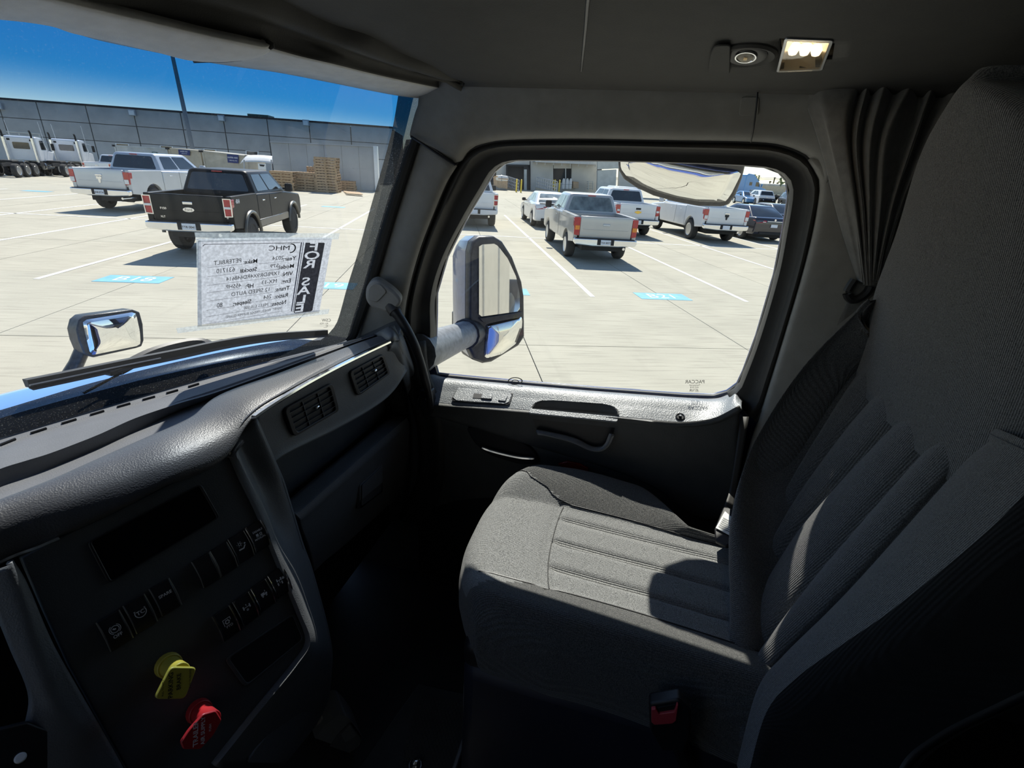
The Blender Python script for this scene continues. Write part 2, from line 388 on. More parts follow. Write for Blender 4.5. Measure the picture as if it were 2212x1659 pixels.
console = build('ceiling', ce, M['head'], thick=0.02, fix=False); struct(console, 'dark grey overhead console above the passenger door', 'ceiling')
# rolled front rim of the console, and the seam across it
rim = sheet('rim', [[p+Vector((0, 0.0, 0.0)) for p in fr[::4]], [p+Vector((0.004, 0.018, 0.012)) for p in fr[::4]], [p+Vector((0.004, 0.03, 0.07)) for p in fr[::4]]], M['head'], console, n=40, k=4, thick=0.01)
seamp = [PX(1253, 180, .899), PX(1254, 172, .86)] + [PP(x, y, Vector((.9, 0, 2.468)), Vector((-.05, 0, 1)).normalized())-Vector((0, 0, .001)) for x, y in ((1256, 150), (1260, 110), (1266, 50), (1270, 0), (1275, -40))]
build('seam', MB().tube([p+Vector((0, 0, -0.0005)) for p in seamp[2:]], 0.0022, 6), M['black'], console)
roofo = build('roof_panel', MB().bb(-1.10, 1.08, -2.25, 0.50, 2.62, 2.68), M['blue'])
tag(roofo, 'blue roof panel of the truck cab, above the console', 'roof', kind='structure')
# headers between windshield top and console
lowpx = [(0, 40), (60, 45), (112, 52), (150, 66), (200, 84), (300, 106), (375, 121), (420, 130), (500, 143), (600, 157), (700, 176), (800, 196), (860, 207), (900, 212)]
low = [WS(x, y, .012) for x, y in lowpx]
uppx = [(0, -45), (60, -22), (130, 0), (230, 24), (330, 47), (440, 73), (520, 91), (577, 102), (650, 122), (720, 138), (800, 158), (880, 176), (950, 190), (1002, 198)]
upp = []
for i, (x, y) in enumerate(uppx):
    z_ = low[i].z+0.035
    upp.append(PZ(x, y, z_) if ray(x, y).z > 0 else low[i]+Vector((0, -.1, .03)))
upp = [PY(x, y, l.y-0.13+0.06*max(0, (i-9)/4)) for i, ((x, y), l) in enumerate(zip(uppx, low))]
tops = [PY(x, y, u.y-0.05) for (x, y), u in zip([(0, -160), (90, -120), (180, -80), (280, -55), (380, -32), (470, -8), (560, 22), (640, 48), (720, 82), (790, 108), (860, 135), (920, 155), (970, 172), (1004, 186)], upp)]
hdr = sheet('trim_1', [low, [a.lerp(b, .5)+Vector((0, 0, -.004)) for a, b in zip(low, upp)], upp], M['visor'], n=60, k=5, thick=0.012)
struct(hdr, 'pale grey windshield header lip curving along the top of the windshield', 'trim')
hd2 = sheet('trim_2', [upp, [a+Vector((0, -.003, .012)) for a in upp], [a.lerp(b, .5)+Vector((0, .01, .01)) for a, b in zip(upp, tops)], tops, [p+Vector((0, -.02, .05)) for p in tops]], M['head'], n=60, k=4, thick=0.012)
struct(hd2, 'dark recess strip between the pale header lip and the overhead console', 'trim')
# sun visor folded up against the header
vis_up = [(-60, -44), (0, -30), (60, -16), (130, 1), (230, 25), (330, 48), (440, 74), (520, 91), (570, 101), (583, 97)]
vis_lo = [(-60, 32), (0, 36), (60, 42), (112, 51), (150, 65), (230, 83), (330, 107), (417, 127), (520, 123), (583, 101)]
def on_hdr(x, y, off): 
    p, n = hit(HDR_T, x, y, off); return p
HDR_T = tree_of(loft([[WS(x, y, .012)+(WS(x, y, .012)-l)*0 for (x, y), l in zip([(-120, 30)]+lowpx, [low[0]]+low)], [u for u in [upp[0]+Vector((-.08, .02, 0))]+upp]], 80, 8, lrow='idx'))
vu = [PY(x, y, low[0].y-.17-.002*i) for i, (x, y) in enumerate(vis_up)]; vl = [PY(x, y, WS(x, y).y-.045) for x, y in vis_lo]
vu = [PY(x, y, l.y-.10+.05*max(0, (i-7)/2)) for i, ((x, y), l) in enumerate(zip(vis_up, vl))]
visor = thing('sun_visor', 'pale grey sun visor folded up along the top of the windshield', 'sun visor', vl[3])
sheet('visor_panel', [vl, [a.lerp(b, .12)+Vector((0, 0, -.006)) for a, b in zip(vl, vu)], [a.lerp(b, .5)+Vector((0, 0, -.008)) for a, b in zip(vl, vu)], [a.lerp(b, .9)+Vector((0, 0, -.004)) for a, b in zip(vl, vu)], vu], M['visor'], visor, n=50, k=4, thick=.012, lrow='idx')
build('visor_edge', MB().tube(resample([vl[7], vl[8], vl[9], vu[9]], 16), .006, 6), M['head'], visor)
# filler above the windshield outside the header
hf = MB(); ra = wrow(2.52, -1.0, 1.02, 30); rb = [Vector((p.x, .45, 2.66)) for p in ra]
build('roof_cap', cat_mb(face_to(loft([[p+Vector((0, .03, .0)) for p in ra], [a.lerp(b, .5)+Vector((0, .06, .05)) for a, b in zip(ra, rb)], rb], 30, 4), Vector((0, 3, 5)))), M['blue'], roofo, thick=.012, fix=False)
# --- windshield
ws = build('window_1', face_to(loft([wrow(1.80, -1.0, .975), wrow(2.0, -1.0, .962), wrow(2.2, -1.0, .95), wrow(2.46, -1.0, .94)], 40, 6, linear=True)), M['wsglass'], fix=False)
struct(ws, 'tinted truck windshield with a blue shade band', 'window')
fpx = [(860, 207), (853, 250), (845, 290), (826, 360), (800, 450), (775, 540), (750, 620), (735, 675), (726, 700), (712, 718), (690, 735), (640, 733), (560, 745), (470, 762), (380, 782), (280, 806), (180, 832), (80, 862), (0, 886), (-120, 920)]
fin = [WS(x, y, .004) for x, y in fpx]
fox = [(905, 207), (900, 260), (890, 300), (868, 365), (840, 455), (812, 550), (785, 640), (768, 690), (757, 722), (745, 737), (700, 750), (640, 765), (560, 785), (470, 809), (380, 836), (280, 864), (180, 893), (80, 924), (0, 948), (-120, 985)]
fout = [WS(x, y, .004) for x, y in fox]
fritm = thin_glass('dusty black border of the glass', (0.07, 0.08, 0.09), 0.05, dust=0.16)
fb = build('glass_border', face_to(loft([fin, [a.lerp(b, .5) for a, b in zip(fin, fout)], fout], 80, 3)), fritm, ws, fix=False)
gask = MB().tube([p+Vector((-.002, -.012, 0)) for p in resample(fout[:10], 40)], 0.011, 8)
build('gasket', gask, M['rubber'], ws)
# --- side window opening: glass edge (in the door plane)
Wpx = [(930, 800), (931, 720), (932, 640), (955, 560), (1000, 470), (1040, 402), (1058, 372), (1080, 354), (1105, 347), (1140, 346), (1330, 348), (1480, 352), (1600, 357), (1660, 362), (1692, 374), (1708, 392), (1712, 425), (1700, 500), (1680, 600), (1640, 735), (1610, 815), (1597, 842), (1575, 858), (1545, 866), (1480, 864), (1400, 858), (1280, 849), (1150, 838), (1040, 828), (960, 820), (935, 817)]
Opx = [(868, 850), (872, 735), (880, 650), (908, 545), (945, 445), (968, 392), (986, 356), (1015, 326), (1050, 312), (1105, 305), (1250, 303), (1430, 306), (1620, 310), (1690, 318), (1742, 340), (1765, 372), (1775, 415), (1760, 500), (1735, 600), (1695, 735), (1668, 822), (1650, 880), (1630, 910), (1580, 920), (1480, 912), (1400, 900), (1280, 890), (1150, 880), (1040, 870), (960, 865), (900, 860)]
Wp = [PX(x, y, 1.03) for x, y in Wpx]; Op = [PX(x, y, .985) for x, y in Opx]
Wout = [p+Vector((.035, 0, 0)) for p in Wp]
g_ = MB(); g_.add([p+Vector((.02, 0, 0)) for p in Wp], [tuple(range(len(Wp)))])
win2 = build('window_2', g_, M['dglass'], fix=False, smooth=False); struct(win2, 'passenger door window glass looking over the car park', 'window')
# weather seal: only the upper arch, the rail covers the bottom
ia = list(range(0, 23))
seal = sheet('trim_3', [[Op[i] for i in ia], [Op[i]+Vector((.012, 0, 0)) for i in ia], [Op[i].lerp(Wp[i], .25)+Vector((-.004, 0, 0)) for i in ia], [Op[i].lerp(Wp[i], .45)+Vector((.012, 0, 0)) for i in ia], [Op[i].lerp(Wp[i], .9)+Vector((0, 0, 0)) for i in ia], [Wp[i] for i in ia], [Wout[i] for i in ia]], M['rubber'], n=90, k=3, thick=.008)
struct(seal, 'black rubber door seal arching around the passenger window', 'trim')
# --- cantrail above the door, A-pillar and B-pillar trim
ct_low = [Op[i] for i in range(6, 17)]
ct_up = [PX(905, 212, .93), PX(960, 196, .915), PX(1004, 188, .905)]+[PX(x, y, .905) for x, y in ((1060, 186), (1120, 182), (1250, 180), (1400, 183), (1560, 186), (1640, 187), (1740, 193), (1850, 198))]
ctu = resample(ct_up, 40); ctl = resample([PX(888, 300, .95), PX(940, 325, .965)]+ct_low, 40)
can = sheet('trim_4', [[p+Vector((.012, 0, .004)) for p in ctl], [p+Vector((-.004, 0, .004)) for p in ctl], [a.lerp(b, .18)+Vector((-.012, 0, 0)) for a, b in zip(ctl, ctu)], [a.lerp(b, .6)+Vector((-.006, 0, 0)) for a, b in zip(ctl, ctu)], ctu, [p+Vector((-.02, 0, .05)) for p in ctu]], M['trim'], n=60, k=5, thick=.01)
struct(can, 'grey cantrail trim above the passenger window', 'trim')
build('seam', MB().tube([PX(1637, 192, .897), PX(1634, 230, .90), PX(1628, 275, .92), PX(1622, 306, .968)], .0018, 6), M['black'], can)
can_mb = loft([ctl, [a.lerp(b, .18)+Vector((-.012, 0, 0)) for a, b in zip(ctl, ctu)], [a.lerp(b, .6)+Vector((-.006, 0, 0)) for a, b in zip(ctl, ctu)], ctu], 60, 5); CAN_T = tree_of(can_mb)
acq = [hit(CAN_T, x, y, .001)[0] for x, y in ((1601, 208), (1640, 208), (1638, 248), (1596, 248))]
build('access_cover', MB().prism(roundpoly(acq, .006), hit(CAN_T, 1618, 228)[1]*.002), M['trim'], can, bevel=.001)
aout = [Op[i] for i in (0, 1, 2, 3, 4, 5, 6)][::-1]
aout = [PX(986, 358, .975), PX(965, 392, .975), PX(942, 445, .975), PX(904, 545, .975), PX(877, 650, .975), PX(869, 735, .975), PX(866, 800, .975)]
ain = [p+Vector((0, -.016, 0)) for p in (WS(889, 302), WS(878, 340), WS(862, 390), WS(834, 480), WS(800, 600), WS(772, 690), WS(758, 735))]
ap = sheet('trim_5', [[p+Vector((.0, .03, 0)) for p in ain], ain, [a.lerp(b, .35)+Vector((-.012, -.012, 0)) for a, b in zip(ain, aout)], [a.lerp(b, .8)+Vector((-.012, -.006, 0)) for a, b in zip(ain, aout)], aout, [p+Vector((.015, .005, 0)) for p in aout]], M['trim'], n=40, k=5, thick=.01)
struct(ap, 'grey A-pillar trim between the windshield and the door', 'trim')
build('seam', MB().tube([WS(888, 295, .03), PX(915, 312, .93), PX(950, 335, .945), PX(984, 356, .962)], .003, 6), M['black'], ap)
bin_ = [PX(1750, 345, .975), PX(1774, 385, .975), PX(1776, 415, .975), PX(1762, 500, .975), PX(1737, 600, .975), PX(1697, 735, .975), PX(1652, 880, .975), PX(1625, 960, .975), PX(1600, 1050, .975), PX(1585, 1130, .975)]
bout = [Vector((.93, -.60, p.z+.02)) for p in bin_]
bp_ = sheet('trim_6', [[p+Vector((.02, .0, 0)) for p in bin_], bin_, [p+Vector((-.012, -.02, 0)) for p in bin_], [a.lerp(b, .45)+Vector((-.01, 0, 0)) for a, b in zip(bin_, bout)], bout, [p+Vector((.1, -.02, 0)) for p in bout]], M['trim'], n=40, k=5, thick=.01)
struct(bp_, 'grey B-pillar trim behind the passenger window', 'trim')
# dark painted strip of the door frame seen beside the B-pillar
# --- passenger door inner panel
dr = sthing('door_1', 'charcoal passenger door panel with lit rail under the window', 'door', (1.0, .1, 1.05))
railW = [PX(x, y, 1.03) for x, y in ((925, 812), (960, 820), (1040, 828), (1150, 838), (1280, 849), (1400, 858), (1480, 864), (1545, 866), (1575, 858), (1590, 850), (1603, 862))]
railF = [PX(x, y, .945) for x, y in ((900, 868), (950, 877), (1040, 884), (1150, 893), (1250, 900), (1340, 906), (1420, 914), (1480, 918), (1540, 912), (1580, 895), (1600, 882))]
railD = [PX(x, y, .955) for x, y in ((900, 890), (950, 903), (1040, 928), (1110, 950), (1200, 976), (1290, 1002), (1370, 1030), (1430, 1060), (1475, 1095), (1530, 1120), (1590, 1100))]
POCK = [(1150, 882), (1158, 872), (1172, 867), (1200, 867), (1300, 874), (1322, 879), (1333, 888), (1335, 897), (1240, 889)]
rail_mb = face_to(loft([[p+Vector((.05, 0, -.012)) for p in railW], railW, [a.lerp(b, .5)+Vector((0, 0, .002)) for a, b in zip(railW, railF)], [a.lerp(b, .9) for a, b in zip(railW, railF)]], 220, 16)); RAIL_T = tree_of(rail_mb); cut_hole(rail_mb, POCK)
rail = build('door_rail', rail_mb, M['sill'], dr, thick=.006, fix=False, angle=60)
pan_up = sheet('upper_panel', [[a.lerp(b, .9) for a, b in zip(railW, railF)], railF, [p+Vector((.002, 0, -.008)) for p in railF], [a.lerp(b, .5)+Vector((.004, 0, 0)) for a, b in zip(railF, railD)], railD, [p+Vector((.018, 0, -.004)) for p in railD]], M['door'], dr, n=60, k=5, thick=.006)
lowr = [Vector((.985, p.y, .91)) for p in railD]
pan_lo = sheet('lower_panel', [[p+Vector((.016, 0, .01)) for p in railD], [a.lerp(b, .4)+Vector((.006, 0, 0)) for a, b in zip(railD, lowr)], lowr], M['door'], dr, n=40, k=6, thick=.01)
# ------------------------------------------------------------------ outer skin of the truck (keeps stray light out, and is what the mirrors show)
body = thing('truck_body', 'blue outer skin of the truck itself, seen as the door edge and in the mirrors', 'truck', (1.08, -.5, .6))
N_ = len(Wout)
yc = sum(p.y for p in Wout)/N_; zc = sum(p.z for p in Wout)/N_
def outer_pt(p):
    dy, dz = p.y-yc, p.z-zc; k = 9.0
    if abs(dy) > 1e-6: k = min(k, ((.98-yc)/dy) if dy > 0 else ((-.62-yc)/dy))
    if abs(dz) > 1e-6: k = min(k, ((2.64-zc)/dz) if dz > 0 else ((.62-zc)/dz))
    return Vector((1.085, yc+dy*k, zc+dz*k))
skin_i = [Vector((1.075, p.y, p.z)) for p in Wout]
skin_o = [outer_pt(p) for p in Wout]
# keep the skin behind the windshield corner
for p in skin_o:
    if p.z > 1.80: p.y = min(p.y, W_Y(.97, p.z)+.0)
mb = MB(); n = N_
for a, b in ((skin_i, skin_o),):
    mb.grid([a+[a[0]], [p.lerp(q, .5) for p, q in zip(a, b)]+[a[0].lerp(b[0], .5)], b+[b[0]]])
build('door_skin', mb, M['blue'], body, thick=.006, fix=False)
rv = MB(); rv.grid([[p for p in Wout]+[Wout[0]], skin_i+[skin_i[0]]]); build('door_reveal', rv, M['rubber'], body, fix=False)
# outer corners that close the sides
build('side_corner', MB().bb(1.065, 1.085, -.70, -.58, .62, 2.64), M['blue'], body); build('side_corner', MB().bb(1.065, 1.085, .50, .96, .62, 1.62), M['blue'], body)
build('cowl_corner', face_to(loft([[Vector((.955, W_Y(.955, z)-.01, z)) for z in (1.60, 1.8, 2.0, 2.2, 2.44, 2.6)], [Vector((1.04, W_Y(.97, z)-.03, z)) for z in (1.60, 1.8, 2.0, 2.2, 2.44, 2.6)], [Vector((1.085, W_Y(.97, z)-.09, z)) for z in (1.60, 1.8, 2.0, 2.2, 2.44, 2.6)]], 20, 3), Vector((5, 5, 2))), M['blue'], body, thick=.006, fix=False)
build('header_side', MB().bb(1.065, 1.085, -2.19, .50, 2.40, 2.64), M['blue'], body)
# sleeper side behind the door with polished fairing panels and rivet lines
for k in range(3):
    y1 = -.72-k*.85; build('sleeper_panel', MB().bb(1.07, 1.10, y1-.84, y1, .75, 2.75), M['alu'], body, bevel=.004)
    build('joint_strip', MB().bb(1.098, 1.108, y1-.012, y1+.004, .75, 2.75), M['satin'], body)
build('side_fairing', MB().bb(.95, 1.12, -5.2, -.70, .38, .82), M['alu'], body, bevel=.02)
for y in (-4.4, -5.7):
    w_ = build('wheel', MB().lathe((.72, y, .51), (1, 0, 0), [(0, .28), (0, .47), (.03, .51), (.25, .51), (.28, .47), (.28, .30), (.18, .26), (.18, 0)], 36), M['rubber'], body)
    build('rim', MB().lathe((.93, y, .51), (1, 0, 0), [(-.05, .29), (.06, .29), (.07, .27), (.02, .24), (-.02, .14), (.05, .11), (.07, .06), (.07, 0)], 28), M['chrome'], w_)
# bonnet and cowl beyond the windshield
hd_px = [(-150, 915), (-60, 885), (0, 868), (100, 842), (200, 818), (290, 797), (400, 775), (500, 757), (600, 742), (650, 738), (684, 738), (700, 745)]
hood_e = [WS(x, y, 0)+Vector((0, .10, -.008)) for x, y in hd_px]
cen = [Vector((-1.0, hood_e[0].y+.3, hood_e[0].z))]
hr0 = [PY(x, y, p.y) for (x, y), p in zip(hd_px, hood_e)]
hr1 = [p+Vector((.010, .05, -.004)) for p in hr0]
hr2 = [p+Vector((.02, .12, -.05)) for p in hr0]
hr3 = [Vector((p.x*.92, p.y+.5, p.z-.16)) for p in hr0]
hr4 = [Vector((p.x*.75, p.y+1.3, p.z-.42)) for p in hr0]
hr5 = [Vector((p.x*.72, p.y+1.45, p.z-.9)) for p in hr0]
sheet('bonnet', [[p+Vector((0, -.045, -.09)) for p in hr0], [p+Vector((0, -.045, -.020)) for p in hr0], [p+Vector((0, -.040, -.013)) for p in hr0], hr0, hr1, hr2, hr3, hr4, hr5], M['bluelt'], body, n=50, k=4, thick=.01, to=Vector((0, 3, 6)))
sheet('cowl_tray', [[p+Vector((0, .02, -.05)) for p in hr0], [p.lerp(WS(x, y+70, 0), .5)+Vector((0, .02, -.05)) for p, (x, y) in zip(hr0, hd_px)], [WS(x, y+90, -.02)+Vector((0, 0, -.03)) for x, y in hd_px]], M['black'], body, n=40, k=3, thick=.01)
fw = MB().lathe((.72, 2.1, .51), (1, 0, 0), [(0, .28), (0, .47), (.03, .51), (.25, .51), (.28, .47), (.28, .30), (.18, .26), (.18, 0)], 36)
build('wheel', fw, M['rubber'], body)
build('fender', MB().prism([(.70, 1.35, .75), (.70, 1.55, 1.15), (.70, 2.1, 1.28), (.70, 2.6, 1.05), (.70, 2.75, .6), (.70, 2.62, .6), (.70, 2.45, .95), (.70, 2.1, 1.08), (.70, 1.7, .98), (.70, 1.5, .72)], (.34, 0, 0)), M['blue'], body, bevel=.03)
build('underframe', MB().bb(-.5, .5, -6.3, 2.9, .55, .85), M['black'], body)
build('sill_skirt', MB().bb(.9, 1.085, -.7, .96, .35, .66), M['blue'], body, bevel=.01)
# ------------------------------------------------------------------ dashboard
dash = thing('dashboard', 'slate grey truck dashboard with a grained black top pad and chrome strips', 'dashboard', (.3, .75, 1.3))
def row_z(pts, z): return [PZ(x, y, z) for x, y in pts]
def row_y(pts): return [PY(x, y, v) for x, y, v in pts]
rA = [WS(x, y, .015) for x, y in ((-70, 968), (0, 946), (60, 929), (130, 908), (250, 873), (375, 836), (450, 816), (560, 787), (650, 766), (735, 741), (800, 722))]
rB = row_z([(-70, 990), (0, 961), (60, 938), (130, 916), (250, 880), (375, 845), (450, 822), (560, 790), (650, 768), (736, 742), (806, 722)], 1.848)
rC = row_z([(-70, 1045), (0, 1013), (60, 994), (114, 977), (210, 940), (293, 903), (385, 872), (472, 846), (600, 800), (742, 748), (812, 724)], 1.872)
rT = row_z([(-70, 1092), (0, 1052), (60, 1030), (120, 1006), (215, 966), (300, 928), (392, 884), (470, 850), (604, 803), (745, 750), (814, 726)], 1.850)
rD = row_z([(-70, 1122), (0, 1086), (60, 1062), (126, 1035), (225, 990), (320, 948), (408, 908), (474, 856), (608, 806), (748, 752), (816, 728)], 1.872)
sheet('dash_deck', [rA, rB, [p+Vector((0, 0, -.004)) for p in [a.lerp(b, .06) for a, b in zip(rB, rC)]], [a.lerp(b, .45)+Vector((0, 0, .003)) for a, b in zip(rB, rC)], rC, [a.lerp(b, .35)+Vector((0, 0, -.008)) for a, b in zip(rC, rT)], rT, [a.lerp(b, .6)+Vector((0, 0, -.006)) for a, b in zip(rT, rD)], rD], M['deck'], dash, n=90, k=3, thick=.01, linear=True, lrow='idx')
sb = [rB[0].lerp(rB[-1], i/1) for i in (0, 1)]
for i in range(9):     # stitched seam slots along the deck
    a, b = resample(rB[:7], 19)[2*i], resample(rB[:7], 19)[2*i+1]
    build('seam_slot', MB().tube([a+Vector((0, -.001, .0005)), a.lerp(b, .5)+Vector((0, -.001, .0005)), b+Vector((0, -.001, .0005))], .0022, 6), M['black'], dash)
chy = [(520, 958, .600), (536, 925, .600), (547, 902, .600), (578, 880.5, .598), (643, 840, .592), (708, 804, .585), (773, 771.5, .575), (840, 740, .565)]
q0 = rD
q_last = row_y([(-70, 1245, .735), (0, 1212, .718), (60, 1188, .702), (124, 1163, .682), (250, 1106, .645), (358, 1050, .618), (470, 1002, .602), (545, 903, .602), (643, 841, .594), (773, 772.5, .577), (843, 740, .567)])
q1 = [a.lerp(b, .08)+Vector((0, -.004, .012)) for a, b in zip(q0, q_last)]
q2 = [a.lerp(b, .3)+Vector((0, -.020, .022)) for a, b in zip(q0, q_last)]
q3 = [a.lerp(b, .58)+Vector((0, -.032, .022)) for a, b in zip(q0, q_last)]
q4 = [a.lerp(b, .85)+Vector((0, -.026, .010)) for a, b in zip(q0, q_last)]
for i, k in ((7, .75), (8, .55), (9, .45), (10, .4)):
    for q, c in ((q1, (0, -.004, .012)), (q2, (0, -.020, .022)), (q3, (0, -.032, .022)), (q4, (0, -.026, .010))): q[i] = q[i]-Vector(c)*(1-k)
pad = sheet('top_pad', [[p+Vector((0, .004, -.012)) for p in q0], q0, q1, q2, q3, q4, q_last, [p+Vector((0, .02, -.004)) for p in q_last]], M['pad'], dash, n=110, k=5, thick=.008, lrow='idx')
# end cap of the pad at the door side
ecap = sheet('end_cap', [[PY(x, y, v) for x, y, v in ((808, 722, .66), (822, 714, .62), (838, 706, .60), (852, 702, .62))], [PY(x, y, v) for x, y, v in ((828, 742, .60), (838, 733, .57), (850, 722, .56), (860, 722, .58))], [PY(x, y, v) for x, y, v in ((838, 745, .566), (846, 741, .56), (854, 737, .555), (864, 735, .56))]], M['dash'], dash, n=16, k=5, thick=.006)
ecap2 = sheet('end_trim', [[PX(x, y, .965) for x, y in ((745, 738), (800, 712), (850, 690), (868, 690))], [PX(x, y, .93) for x, y in ((800, 722), (825, 712), (850, 704), (866, 712))], [PX(x, y, .90) for x, y in ((812, 728), (830, 722), (850, 722), (862, 735))]], M['dash'], dash, n=20, k=5, thick=.006)
# chrome strips
def strip(name, pts, w, m, parent=dash, up=(0, -.3, 1)):
    p = resample(pts, 30); u = Vector(up).normalized()*w; o = Vector((0, -1, .1)).normalized()*.004
    return build(name, MB().rings([[q-u*.5-o, q-u*.5+o, q+o*1.6, q+u*.5+o, q+u*.5-o] for q in p], True, True), m, parent)
strip('chrome_strip', [PY(x, y, v-.006) for x, y, v in chy[2:]], .0085, M['chrome'])
strip('chrome_strip', [PY(x, y, v-.006) for x, y, v in ((500, 982, .600), (510, 968, .600), (521, 955, .600))], .010, M['chrome'])
strip('chrome_strip', [PY(x, y, v-.008) for x, y, v in ((-30, 1226, .722), (28, 1200, .708), (75, 1183, .694), (122, 1163, .682))], .007, M['satin'])
# passenger fascia
f0 = row_y([(547, 903, .602), (643, 841, .594), (708, 805, .587), (773, 772.5, .577), (842, 741, .567), (858, 737, .566), (872, 760, .570)])
f1 = row_y([(587, 1003, .588), (617, 981, .586), (675, 952, .583), (730, 925, .580), (808, 880, .574), (850, 845, .570), (880, 800, .572)])
f2 = [p+Vector((0, .012, -.006)) for p in f1]
f3 = [p+Vector((0, .075, -.012)) for p in f1]
gt = row_y([(640, 1113, .60), (651, 1106, .60), (700, 1062, .60), (750, 1018, .60), (810, 965, .60), (860, 921, .60), (880, 904, .60)])
f4 = [Vector((p.x+.004, .675, p.z-.015)) for p in gt]
FA_T = tree_of(loft([f0, [a.lerp(b, .4)+Vector((0, .006, 0)) for a, b in zip(f0, f1)], [a.lerp(b, .88)+Vector((0, .003, 0)) for a, b in zip(f0, f1)], f1], 50, 5, lrow='idx'))
sheet('vent_fascia', [[p+Vector((0, .02, .004)) for p in f0], f0, [a.lerp(b, .4)+Vector((0, .006, 0)) for a, b in zip(f0, f1)], [a.lerp(b, .88)+Vector((0, .003, 0)) for a, b in zip(f0, f1)], f1, f2], M['dash'], dash, n=50, k=5, thick=.006, lrow='idx')
sheet('recess_panel', [f2, f3, [a.lerp(b, .5) for a, b in zip(f3, f4)], f4], M['dashdark'], dash, n=40, k=4, thick=.006, lrow='idx')
def on_fascia(x, y, off=0.0):
    return hit(FA_T, x, y, off)[0]
def vent(corners, slider):
    c = [on_fascia(x, y, .0065) for x, y in corners]
    ve = build('air_vent', MB().frame(roundpoly([c[0]+(c[0]-c[2])*.03, c[1]+(c[1]-c[3])*.03, c[2]+(c[2]-c[0])*.03, c[3]+(c[3]-c[1])*.03], .012), roundpoly([c[0].lerp(c[2], .05), c[1].lerp(c[3], .05), c[2].lerp(c[0], .05), c[3].lerp(c[1], .05)], .008), (0, .008, 0)), M['black'], dash, bevel=.0015)
    build('vent_back', MB().prism([q+Vector((0, .0052, 0)) for q in c], (0, .002, 0)), M['black'], ve)
    for k in range(1, 5):
        a = c[0].lerp(c[3], k/5); b = c[1].lerp(c[2], k/5)
        a, b = a.lerp(b, .03), b.lerp(a, .03)
        build('louver', MB().prism([a+Vector((0, .000, .0012)), b+Vector((0, .000, .0012)), b+Vector((0, .005, -.001)), a+Vector((0, .005, -.001))], (0, .0006, -.0014)), M['dash'], ve)
    for k in (1, 2):
        a = c[0].lerp(c[1], k/3); b = c[3].lerp(c[2], k/3)
        build('divider', MB().prism([a+Vector((0, .002, 0)), b+Vector((0, .002, 0)), b+Vector((.0006, .005, 0)), a+Vector((.0006, .005, 0))], (.002, 0, 0)), M['dashdark'], ve)
    s = on_fascia(*slider, .006)
    build('slider', MB().box(s, (.011, .008, .006)), M['chrome'], ve, bevel=.002)
vent([(612, 882), (711, 828), (726, 886), (632, 941)], (679, 879))
vent([(753, 802), (823, 765), (837, 806), (770, 853)], (805, 799))
# glove box
gl_t = [p for p in gt]
gl_b = row_y([(676, 1236, .655), (700, 1212, .655), (740, 1180, .655), (790, 1135, .655), (840, 1090, .655), (885, 1048, .655), (897, 1036, .655)])
glove = build('glove_box_door', face_to(loft([[p+Vector((0, .05, .002)) for p in gl_t], [p+Vector((0, .006, .004)) for p in gl_t], gl_t, [a.lerp(b, .06)+Vector((0, -.006, 0)) for a, b in zip(gl_t, gl_b)], [a.lerp(b, .16)+Vector((0, -.004, 0)) for a, b in zip(gl_t, gl_b)], [a.lerp(b, .5)+Vector((0, -.008, 0)) for a, b in zip(gl_t, gl_b)], [a.lerp(b, .92)+Vector((0, -.004, 0)) for a, b in zip(gl_t, gl_b)], gl_b, [p+Vector((0, .03, 0)) for p in gl_b]], 40, 4, lrow='idx')), M['dash'], dash, thick=.012, fix=False)
hq = [PY(x, y, .607) for x, y in ((777, 1048), (826, 1003), (827, 1062), (778, 1100))]
hn = Vector((0, -1, .35)).normalized()
hd = build('handle', MB().frame(roundpoly([q for q in hq], .008), roundpoly([hq[0].lerp(hq[2], .07), hq[1].lerp(hq[3], .07), hq[2].lerp(hq[0], .07), hq[3].lerp(hq[1], .07)], .006), -hn*.012), M['dash'], glove, bevel=.002)
build('pull_flap', MB().prism(roundpoly([hq[0].lerp(hq[2], .05), hq[1].lerp(hq[3], .05), hq[2].lerp(hq[1], .38).lerp(hq[3].lerp(hq[0], .38), .04), hq[3].lerp(hq[0], .38).lerp(hq[2], .04)], .004), hn*.004), M['dash'], glove, bevel=.0015)
lo = [hq[3].lerp(hq[0], .36), hq[2].lerp(hq[1], .36), hq[2], hq[3]]
build('finger_recess', MB().prism(roundpoly(lo, .006), -hn*.002), M['dashdark'], glove)
build('dash_core', MB().bb(.30, 1.0, .70, .89, 1.12, 1.80), M['black'], dash)
# right closing trim of the dash along the door
cap_a = row_y([(842, 741, .566), (858, 737, .566), (872, 765, .575), (884, 800, .585), (893, 850, .595), (897, 900, .602), (899, 960, .615), (897, 1030, .65), (885, 1090, .66)])
cap_b = [PX(x, y, v) for x, y, v in ((856, 712, .945), (868, 722, .955), (884, 765, .965), (897, 805, .97), (907, 850, .975), (914, 900, .98), (916, 960, .985), (914, 1040, .985), (902, 1100, .985))]
cap_c = row_y([(836, 760, .570), (850, 765, .572), (862, 790, .58), (868, 812, .59), (880, 850, .60), (886, 890, .606), (888, 960, .62), (886, 1036, .655), (874, 1092, .66)])
sheet('side_trim', [cap_c, [a.lerp(b, .5)+Vector((0, -.006, 0)) for a, b in zip(cap_c, cap_a)], cap_a, [a.lerp(b, .4)+Vector((0, -.004, 0)) for a, b in zip(cap_a, cap_b)], cap_b, [p+Vector((.01, .05, 0)) for p in cap_b]], M['dash'], dash, n=40, k=4, thick=.006, lrow='idx')
